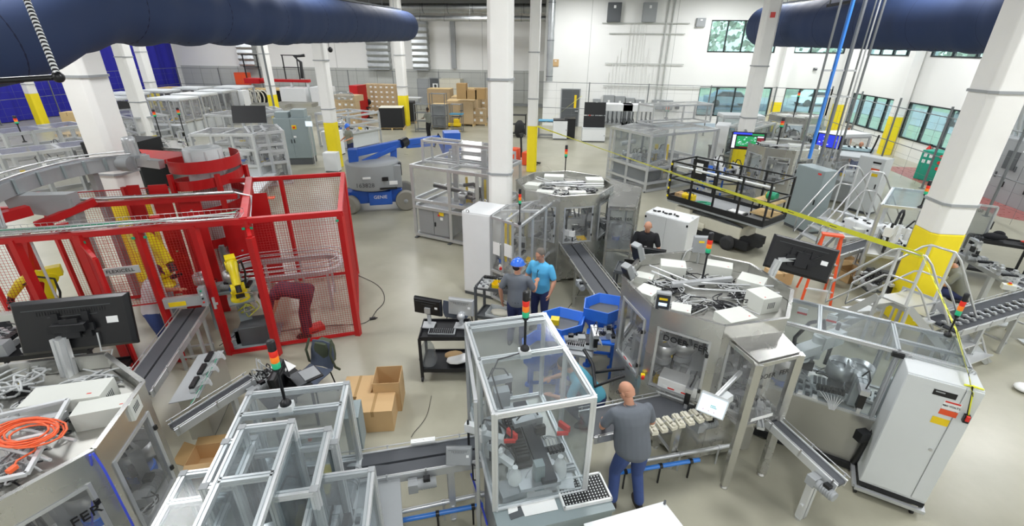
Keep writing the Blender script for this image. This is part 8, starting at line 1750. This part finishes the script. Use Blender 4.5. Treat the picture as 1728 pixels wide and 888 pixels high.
# far-left machine at the curtain side
q=quad((5,226),(150,209),1.9,1.5); simple_machine('frame_machine','long clear-sided frame machine at the far left below the curtain',q,1.9,336,n=8,w=.12,rails=(1.0,1.15),split=((0,(.3,.6)),),skirt=None)
q=quad((0,262),(190,240),1.7,1.3); simple_machine('frame_machine','second long frame machine, nearer, behind the curved overhead conveyor',q,1.7,337,n=10,w=.12,rails=(1.0,),split=((0,(.3,.6)),),skirt=None)
stack_light('stack_light','stack light seen through the clear-sided machine below the curtain',G(42,240,1.5),.7,1.6)
pallet('wooden_pallet','empty wooden pallet near the blue curtain',(*G(125,228,0)[:2],0),.3,1.3,1.1); carton('cardboard_box','brown box standing behind the empty pallet near the curtain',(*G(128,212,0)[:2],0),.2,.9,.8,.9,m='wood')
# dark machine behind column
t=cabinet('black_machine_housing','black housing behind the motor of the overhead conveyor',(*W(205,235,1.9),0),.1,1.9,1.4,1.9,'black_matte',2,0,lugs=False)
# mezzanine-like shelving at far left back
for k,(px,py)in enumerate(((285,140),(330,137),(385,135))):
 t=thing('long_work_table',('low tan-topped table against the blue curtain, left one','low tan-topped table against the blue curtain, middle one','low tan-topped table against the blue curtain, beside the orange cabinet')[k],'table',(-34.6+4.6*k,41.3+.5*k,0)); mb=MB(); mb.b2((-2.2,-1,1.35),(2.2,1,1.45)); mb.build('table_top',M_['wood'],t)
 for x in(-2,-.7,.7,2):mb=MB(); mb.bar((x,-.9,0),(x,-.9,1.35),.1); mb.build('leg',M_['grey_dark'],t)
 mb=MB(); mb.b2((-2.1,-.6,.2),(2.1,.9,1.2)); mb.build('stored_goods',M_['black_matte'],t)
cabinet('orange_cabinet','orange wall cabinet at the far wall above the tan tables',(-31.0,YF-1.2,1.3),0,1.3,.6,1.3,'orange',1,0,lugs=False,cat='cabinet').location.z=1.3
t=thing('cabinet_stand','grey stand under the orange cabinet at the far wall','stand',(-31.0,YF-1.2,0)); mb=MB(); mb.b2((-.5,-.25,0),(.5,.25,1.28)); mb.build('frame',M_['grey_mid'],t); mb=MB(); mb.b2((-.6,-.3,0),(.6,.3,.05)); mb.build('base',M_['grey_dark'],t)
# tall grey control cabinet beside the yellow column
t=cabinet('control_cabinet','tall grey double-door control cabinet with red and yellow switch beside the yellow-footed column',(-12.35,21.1,.25),R(6),1.35,.8,1.85,'grey_mid',2,0,lugs=False,m=None)if False else cabinet('control_cabinet','tall grey double-door control cabinet with red and yellow switch beside the yellow-footed column',(-12.5,20.9,0),R(14),1.45,.8,2.1,'grey_paint',2,.3,lugs=False)
face_box(t,'yellow_plate','yellow_part',FR[t][0],R(14),.05,.25,-.41,1.62,1.8); face_box(t,'switch','red_part',FR[t][0],R(14),.11,.19,-.41,1.67,1.75,.06); face_box(t,'lower_label','label_white',FR[t][0],R(14),.06,.18,-.41,1.25,1.33)
for k,x in enumerate((-.4,.3)):mb=MB(); mb.b2((x-.25,-.25,2.1),(x+.33,.3,2.35+.1*k)); mb.build('top_box',M_['grey_paint'],t,bevel=.01)
t=thing('wall_tablet','small bright tablet at the right side of the tall grey control cabinet','tablet',(-11.55,20.6,1.75)); mb=MB(); mb.b2((-.17,-.02,0),(.17,.02,.24)); mb.build('housing',M_['enamel'],t); mb=MB(); mb.b2((-.15,-.025,.02),(.15,-.02,.22)); mb.build('screen',M_['led_screen'],t); mb=MB(); mb.bar((0,0,-1.75),(0,0,0),.04); mb.build('stand',M_['alu'],t)
g=G(480,195,1.2)
cabinet('white_appliance','white appliance with black front left of the yellow-footed column',(-11.7,22.9,0),R(-5),.8,.7,1.2,'enamel_white',1,.05,lugs=False,cat='appliance')
cabinet('pale_floor_box','pale box standing in front of the yellow column foot',(-10.2,19.6,0),R(3),.6,.4,.85,'enamel_white',1,.04,lugs=False,handles=False,cat='box')
t=thing('open_machine_frame','open frame machine with white electronics right of the yellow-footed column','assembly machine',(-10.9,24.5,0)); q=quad((532,190),(585,196),1.8,2.2); t2=t; bpy.data.objects.remove(t); simple_machine('open_machine_frame','open frame machine with white electronics behind the yellow-footed column',q,1.8,340,n=12,rails=(.9,1.3),skirt='enamel',roof=None,sides=None,w=.09)
# trays / conveyors between red machine and column
for k,(px,py)in enumerate(((455,178),(500,176),(520,186))):
 g=G(px,py,1.0); t=thing('stainless_tray_table',('stainless tray table in front of the far red machine, left one','stainless tray table in front of the far red machine, right one','stainless tray table nearest the yellow-footed column')[k],'table',(g.x,g.y,0),.1); mb=MB(); mb.b2((-1.4,-.6,.85),(1.4,.6,.9))
 for a,b in(((-1.4,-.6),(1.4,-.6)),((1.4,-.6),(1.4,.6)),((1.4,.6),(-1.4,.6)),((-1.4,.6),(-1.4,-.6))):mb.bar((*a,1.0),(*b,1.0),.04,.25)
 mb.build('tray',M_['stainless_dull'],t)
 for x in(-1.2,1.2):
  for y in(-.5,.5):mb=MB(); mb.bar((x,y,0),(x,y,.86),.07); mb.build('leg',M_['alu'],t)
  # far red machine
t=thing('red_press_machine','far red machine with black frames and white tanks in front of the far wall','machine',(-23.5,38.5,0)); mb=MB(); mb.box((0,0,2.4),(5.2,.4,.22)); mb.box((-2.2,0,2.35),(1.3,.8,.4)); mb.build('red_beam',M_['red_paint'],t,bevel=.03)
for x in(-2.4,-1.2,1.0,2.4):mb=MB(); mb.bar((x,0,0),(x,0,2.3),.15); mb.build('leg',M_['enamel'],t)
for x in(-2.2,1.2):
 mb=MB();
 for dx in(-.6,.6):mb.bar((x+dx,0,2.5),(x+dx,0,4.3),.07)
 for z in(3.4,4.3):mb.bar((x-.7,0,z),(x+.7,0,z),.07)
 mb.build('black_frame',M_[BK],t)
mb=MB(); mb.tube([(2.0,0,2.6),(2.1,0,3.8),(1.6,0,4.2),(2.4,.2,4.3)],.12,8); mb.build('black_arm',M_[BK],t); mb=MB(); mb.b2((.2,-.6,.2),(2.4,.6,1.9)); mb.b2((2.8,-.6,.5),(4.4,.6,2.0)); mb.build('white_tank',M_['enamel_white'],t,bevel=.05)
for k in range(5):
 mb=MB(); mb.tube([(-2.6+.35*k+.45*math.cos(a),-.8,1.1+.6*math.sin(a))for a in[i*math.pi/6 for i in range(12)]],.05,6,close=True); mb.build('white_hoop',M_['cream_part'],t)
cabinet('red_cabinet','tall red cabinet with a white notice beside the stacked cartons',(*G(610,200,0)[:2],0),R(-10),.7,1.2,2.4,'red_paint',1,0,lugs=False,cat='cabinet')
t=thing('swivel_stool','black swivel stool beside the red cabinet','stool',(*G(623,199,0)[:2],0)); mb=MB(); mb.sph((0,0,.75),(.25,.25,.06),12); mb.build('seat',M_[BK],t); mb=MB(); mb.sph((0,.2,1.15),(.22,.06,.22),12); mb.bar((0,.2,.75),(0,.22,1.1),.04); mb.build('backrest',M_[BK],t); mb=MB(); mb.cyl((0,0,.05),(0,0,.72),.035); mb.lathe((0,0,0),[(.32,0),(.3,.04),(.04,.09)],16); mb.build('pedestal',M_[BK],t)
t=thing('orange_crate','orange crate on the floor behind the distant man in the blue hard hat','crate',(*G(578,208,0)[:2],.35),.1); mb=MB(); c_bin(mb,.7,.5,.55); mb.build('crate_body',M_['orange'],t); mb=MB(); mb.box((0,0,-.18),(.6,.4,.34)); mb.build('stand',M_['grey_dark'],t)
# ---- stacks of cartons, each carton its own thing
def stack(px,py,nx,ny,nz,w_,d,h,rz=0.0,lab='',grp='',m='card_far',z0=.135,label=True,pal=True,plab=''):
 g=G(px,py,0); Mx=Matrix.Rotation(rz,3,'Z')
 if pal:pallet('wooden_pallet',plab,(g.x,g.y,0),rz,nx*w_+.1,ny*d+.1)
 src=None
 for k in range(nz):
  for i in range(nx):
   for j in range(ny):
    if k<nz-1 and j>0:continue
    p=Vector((g.x,g.y,z0 if pal else 0))+Mx @ Vector(((i-(nx-1)/2)*w_,(j-(ny-1)/2)*d,k*h))
    lb=lab+', '+('top row' if k==nz-1 else 'bottom row' if k==0 else ORD[nz-1-k]+' row')+(' back' if j else '')+', '+('leftmost' if i==0 else ORD[i]+' from left')
    if src is None:
     t=carton('carton',lb,p,rz,w_*.985,d*.985,h*.985,group=grp,m=m,label=label); src=t
    else:
     r_=src.copy(); C.objects.link(r_); r_.location=p; r_['label']=lb
     for ch in src.children:c_=ch.copy(); C.objects.link(c_); c_.parent=r_
 return g
stack(592,212,4,2,5,.46,.55,.38,R(-8),'carton of the five-high stack by the orange crate','cartons of the five-high stack by the orange crate',plab='pallet under the five-high carton stack by the orange crate')
stack(636,192,3,2,6,.45,.55,.36,0,'carton of the farther-left tall labelled stack','cartons of the left tall stack',plab='pallet under the left of the two tall carton stacks')
stack(657,193,4,2,6,.45,.55,.36,0,'carton of the tall stack beside the far column','cartons of the right tall stack',plab='pallet under the tall carton stack directly left of the far column')
stack(575,168,4,2,5,.6,.6,.4,R(10),'carton of the loose pile behind the five-high stack','cartons of the loose pile',label=False,plab='pallet under the loose carton pile')
stack(668,165,3,1,6,.7,.6,.48,0,'carton of the far stack above the tall ones','cartons of the far stack',label=False,plab='pallet under the far carton stack')
stack(803,211,3,1,2,.5,.5,.5,0,'carton of the two-high stack near the middle column','cartons of the low stack by the middle column',plab='pallet under the low stack left of the middle column')
stack(818,200,3,1,5,.5,.5,.42,0,'carton of the stack partly hidden by the middle column','cartons of the stack behind the middle column',plab='pallet under the stack partly hidden by the middle column')
t=thing('shrink_wrap_heap','crumpled clear plastic wrap over the loose carton pile','plastic wrap',G(578,168,1.9)); mb=MB(); mb.sph((0,0,.25),(.8,.5,.28),14); mb.build('wrap',M_['poly_smoke'],t)
def crate(lab,px,py,rz,w_,d,h,m,name='wrapped_pallet_load',top='cream_part'):
 g=G(px,py,0); pallet('wooden_pallet','pallet under the '+lab,(g.x,g.y,0),rz,w_+.1,d+.1)
 t=thing(name,lab,'pallet load',(g.x,g.y,.136),rz); mb=MB(); mb.b2((-w_/2,-d/2,0),(w_/2,d/2,h)); mb.build('wrapping',M_[m],t,bevel=.02); mb=MB(); mb.b2((-w_/2,-d/2,h),(w_/2,d/2,h+.03)); mb.build('top_board',M_[top],t); return t
crate('black-wrapped load nearest the camera, left of the wire racks',664,217,R(12),1.5,1.2,1.25,'black_matte'); crate('black-wrapped load behind the nearest black-wrapped one',690,207,R(12),1.0,1.2,1.3,'black_matte',top='black_matte')
for k in range(4):crate(('tan-topped long load nearest the blue-top cart','tan-topped long load, second back from the blue-top cart','tan-topped long load, third back from the blue-top cart','tan-topped long load, farthest of the row of four')[k],779+9*k,210-8*k,R(2),1.9 if k==0 else 2.0,1.5,1.5+.05*k,'card_far',top='wood')
crate('grey-wrapped load beside the dark-haired man',744,214,0,1.0,1.0,1.35,'grey_mid',top='wood'); crate('tan load with flat boards in front of the dark far door',745,190,0,1.9,1.3,1.75,'card_far',top='wood'); crate('whitish plastic-wrapped load in front of the far wall',763,178,0,2.0,1.3,2.2,'cream_part')
for k,(dx,h)in enumerate(((-.9,1.0),(0,.6),(.7,.7))):c=FR[t][0]; g=G(806,186,0); carton('cardboard_box',('tall brown carton on the farthest tan load','middle small carton on the farthest tan load','right small carton on the farthest tan load')[k],(-6.5+dx*.8,33.3,1.82),0,.65,.6,h,m='card_dark')
def rack(lab,px,py,w_=1.0,d=.6,h=1.9,m='alu_dark',n=4):
 g=G(px,py,0); t=thing('wire_rack',lab,'rack',(g.x,g.y,0));
 for x in(-w_/2,w_/2):
  for y in(-d/2,d/2):mb=MB(); mb.bar((x,y,0),(x,y,h),.04); mb.build('post',M_[m],t)
 for k in range(n):z=.15+k*(h-.2)/(n-1); mb=MB(); mb.b2((-w_/2,-d/2,z),(w_/2,d/2,z+.025)); mb.build('shelf',M_[m],t)
 return t
rack('wire rack trolley left of the dark-haired man',715,222,.9,.6,1.75); rack('wire rack trolley right of the dark-haired man',742,218,1.0,.6,2.3); t=rack('slim cart with a pale blue top shelf in front of the long tan loads',772,222,.7,.5,1.75,n=3)
t=thing('blue_tray','pale blue tray on the slim cart in front of the tan loads','tray',(*FR[t][0][:2],1.08)); mb=MB(); mb.b2((-.4,-.3,0),(.4,.3,.06)); mb.b2((-.42,-.32,.05),(.42,-.28,.1)); mb.build('tray_body',mat('pale_blue','5fa6c9',.5),t)
t=thing('pallet_truck','yellow pallet truck standing at the slim cart','pallet truck',(*G(764,214,0)[:2],0)); mb=MB(); mb.box((0,0,.15),(1.2,.5,.16)); mb.box((.3,0,.35),(.35,.4,.35)); mb.build('fork_body',M_['yellow_part'],t,bevel=.02); mb=MB(); mb.bar((.4,0,.4),(.7,-.1,1.1),.05); mb.bar((.6,-.25,1.1),(.75,.1,1.1),.04); mb.build('handle',M_[BK],t)
t=thing('white_work_table','white-topped table behind the black-wrapped loads at the far column','table',(*G(684,185,0)[:2],0)); mb=MB(); mb.b2((-1.5,-.45,.98),(1.5,.45,1.04)); mb.build('table_top',M_['enamel_white'],t)
for x in(-1.4,1.4):mb=MB(); mb.bar((x,0,0),(x,0,.98),.08); mb.build('leg',M_['alu'],t)
# things right of the slim column
def appliance(lab,px,py,w_,h,m,topm,rz=.05):
 g=G(px,py,0); t=cabinet('floor_appliance',lab,(g.x,g.y,0),rz,w_,.8,h,m,1,.06,lugs=False,cat='appliance'); mb=MB(); mb.b2((-w_/2,-.4,h),(w_/2,.4,h+.05)); mb.build('top_plate',M_[topm],t); return t
appliance('white-fronted appliance with black top near the dark door',944,234,.85,1.1,'enamel_white',BK); appliance('black-fronted appliance beside the white-fronted one',960,233,.65,1.15,'black_matte',BK)
t=appliance('white printer-like machine under two black monitors',1000,238,1.35,.75,'enamel_white','enamel'); g=FR[t][0]
for k in range(2):
 t_,MM=monitor('black_monitor',('black monitor on the white printer-like machine, upper','black monitor leaning on the printer-like machine, lower')[k],(g.x,g.y+.1-.1*k,1.85-.75*k),(1,.05,0),(0,.15,1),1.25,.7,back=False); mb=MB(); mb.bar(MM @ Vector((0,-.1,-.08)),(g.x,g.y+.25,.8),.06); mb.build('stand',M_[BK],t_,1)
g=G(922,232,0); t=rack('slim cart with a light blue top right of the slim yellow column',921,232,.9,.6,1.0,n=2); mb=MB(); mb.b2((-.48,-.33,1.0),(.48,.33,1.05)); mb.build('blue_top',M_['pale_blue']if 'pale_blue' in M_ else bpy.data.materials['pale_blue'],t)
g=G(870,229,0); t=rack('dark cart with black bags between the two slim columns',872,229,1.1,.6,1.3,m='black_metal',n=3); t2=thing('black_bag','black sack hanging on the dark cart between the columns','bag',(g.x+.3,g.y-.5,0)); mb=MB(); mb.lathe((0,0,0),[(.2,0),(.33,.3),(.3,.8),(.12,1.0),(.001,1.02)],14); mb.build('sack',M_['black_matte'],t2)
t=thing('blue_balloon_ball','bright blue ball by the dark cart between the columns','ball',(*G(862,222,0)[:2],0)); mb=MB(); mb.sph((0,-.5,1.05),.2,16); mb.build('ball',M_['blue_paint'],t); mb=MB(); mb.bar((0,-.5,0),(0,-.5,.87),.03); mb.build('rod',M_['grey_dark'],t)
t=thing('pallet_truck','orange electric pallet truck with black tiller behind the rear octagonal machine','pallet truck',(*G(880,276,0)[:2],0),R(70)); mb=MB(); mb.box((0,.35,.35),(.5,.4,.7)); mb.box((0,-.35,.3),(.55,.45,.6)); mb.build('body',M_['orange'],t,bevel=.03); mb=MB(); mb.bar((0,0,.3),(0,.05,1.3),.07); mb.box((0,.05,1.35),(.4,.1,.12)); mb.bar((-.2,-.9,.08),(-.2,.3,.08),.12,.06); mb.bar((.2,-.9,.08),(.2,.3,.08),.12,.06); mb.build('tiller_and_forks',M_[BK],t)
# row of white parts machines under the electrical cabinets
for k in range(2):
 g=G(1046+36*k,206,1.3); t=thing('multi_head_unit',('white-topped multi-head unit below the electrical cabinets, left one','white-topped multi-head unit below the electrical cabinets, right one')[k],'machine',(g.x,30.2,0)); mb=MB(); mb.b2((-.9,-.4,1.65),(.9,.4,2.05)); mb.build('top_housing',M_['enamel_white'],t,bevel=.02)
 for j in range(7):mb=MB(); x=-.8+j*.26; mb.bar((x,-.35,1.0),(x,-.35,1.65),.07); mb.tube([(x,-.4,1.3),(x+.08,-.5,1.1),(x,-.4,.95)],.03,6); mb.build('head',M_['grey_dark'],t)
 mb=MB(); mb.b2((-.9,-.4,.85),(.9,.4,.95));
 for x in(-.8,.8):mb.bar((x,0,0),(x,0,1.7),.08)
 mb.build('stand',M_['grey_mid'],t)
 # small debris at right edge
t=thing('plastic_bag','crumpled white plastic bag with blue end on the floor at the right edge','bag',G(1728,660,0)); mb=MB(); mb.sph((0,0,.06),(.16,.14,.06),12); mb.build('bag_body',M_['label_white'],t); mb=MB(); mb.sph((.05,-.14,.04),(.08,.05,.03),8); mb.build('blue_end',M_['blue_tube'],t)
# ==== outside the windows
mb=MB(); mb.b2((XR+.35,0,-.35),(90,100,-.05)); mb.b2((-10,YF+.4,-.35),(XR+.35,110,-.05)); tag(mb.build('lawn_outside',M_['lawn']),kind='structure')
mb=MB(); mb.b2((8,47,-.04),(34,60,0)); mb.b2((26,20,-.04),(34,47,0)); tag(mb.build('road_outside',M_['asphalt']),kind='structure')
mb=MB(); mb.b2((5,78,0),(60,84,9)); tag(mb.build('building_outside',M_['wall_paint'],None),kind='structure')
def car(lab,loc,rz,m):
 t=thing('parked_car',lab,'car',loc,rz,'cars parked outside'); mb=MB()
 side=[(-2.2,.35),(2.2,.35),(2.2,.75),(1.3,.9),(.7,1.4),(-1.0,1.45),(-1.7,.95),(-2.2,.9)]
 mb.rings([[(x,y,z)for x,z in side]for y in(-.85,.85)],sm=False); mb.build('body',m,t,bevel=.08)
 mb=MB(); mb.rings([[(x,y,z)for x,z in((1.15,.93),(.68,1.34),(-.95,1.38),(-1.5,.97))]for y in(-.87,.87)],sm=False); mb.build('windows',M_['belt_dark'],t)
 for x in(-1.4,1.4):
  for y in(-.8,.8):mb=MB(); mb.cyl((x,y-.1,.33),(x,y+.1,.33),.33,n=18); mb.build('wheel',M_['rubber'],t)
for k,(x,y,rz,m)in enumerate(((24.5,52,.1,'enamel_white'),(15.5,50,0,'enamel_white'),(29,38,1.4,'grey_mid'),(29.5,30,1.5,'enamel_white'))):car(('white car parked outside seen through the back right window','white car parked outside the left back window','grey car parked outside the right windows','white car parked outside the right windows, nearest')[k],(x,y,0),rz,M_[m])
def tree(lab,loc,h,r,seed):
 t=thing('tree',lab,'tree',loc,0,'trees outside the windows'); rn=random.Random(seed); mb=MB(); mb.tube([(0,0,0),(.1,0,h*.3),(0,.1,h*.6)],[.25,.2,.1],8); mb.build('trunk',M_['bark'],t); mb=MB()
 for i in range(420):
  a,b=rn.uniform(0,6.28),rn.uniform(-1,1); rr=r*rn.uniform(.5,1); c=Vector((rr*math.cos(a)*math.sqrt(1-b*b),rr*math.sin(a)*math.sqrt(1-b*b),h*.65+r*b*.9)); s_=rn.uniform(.15,.35); Mx=Euler((rn.uniform(0,3),rn.uniform(0,3),0)).to_matrix()
  mb.plate([c+Mx @ Vector(v)*s_ for v in((-1,-1,0),(1,-1,0),(1,1,0),(-1,1,0))],.02)
 mb.build('crown',M_['leaf'],t)
for k,(x,y,h,r)in enumerate(((12,66,8,4),(20,70,9,4.5),(28,64,8,4),(37,52,8,4),(40,42,8,4.2),(38,33,8,4),(36,25,7,3.5),(34,17,7,3.5),(9,60,5,2.5))):tree('leafy tree outside the windows, %s'%('behind the left back window','behind the middle of the back wall','behind the back right window','beyond the corner of the hall','beyond the far end of the right windows','beyond the middle of the right windows','beyond the green cabinet','beyond the thick right column','small one close to the back wall')[k],(x,y,0),h,r,k)
sun=bpy.data.lights.new('daylight_sun','SUN'); sun.energy=4; sun.angle=.05; so=bpy.data.objects.new('daylight_sun',sun); so.rotation_euler=(R(35),R(-20),0); C.objects.link(so)
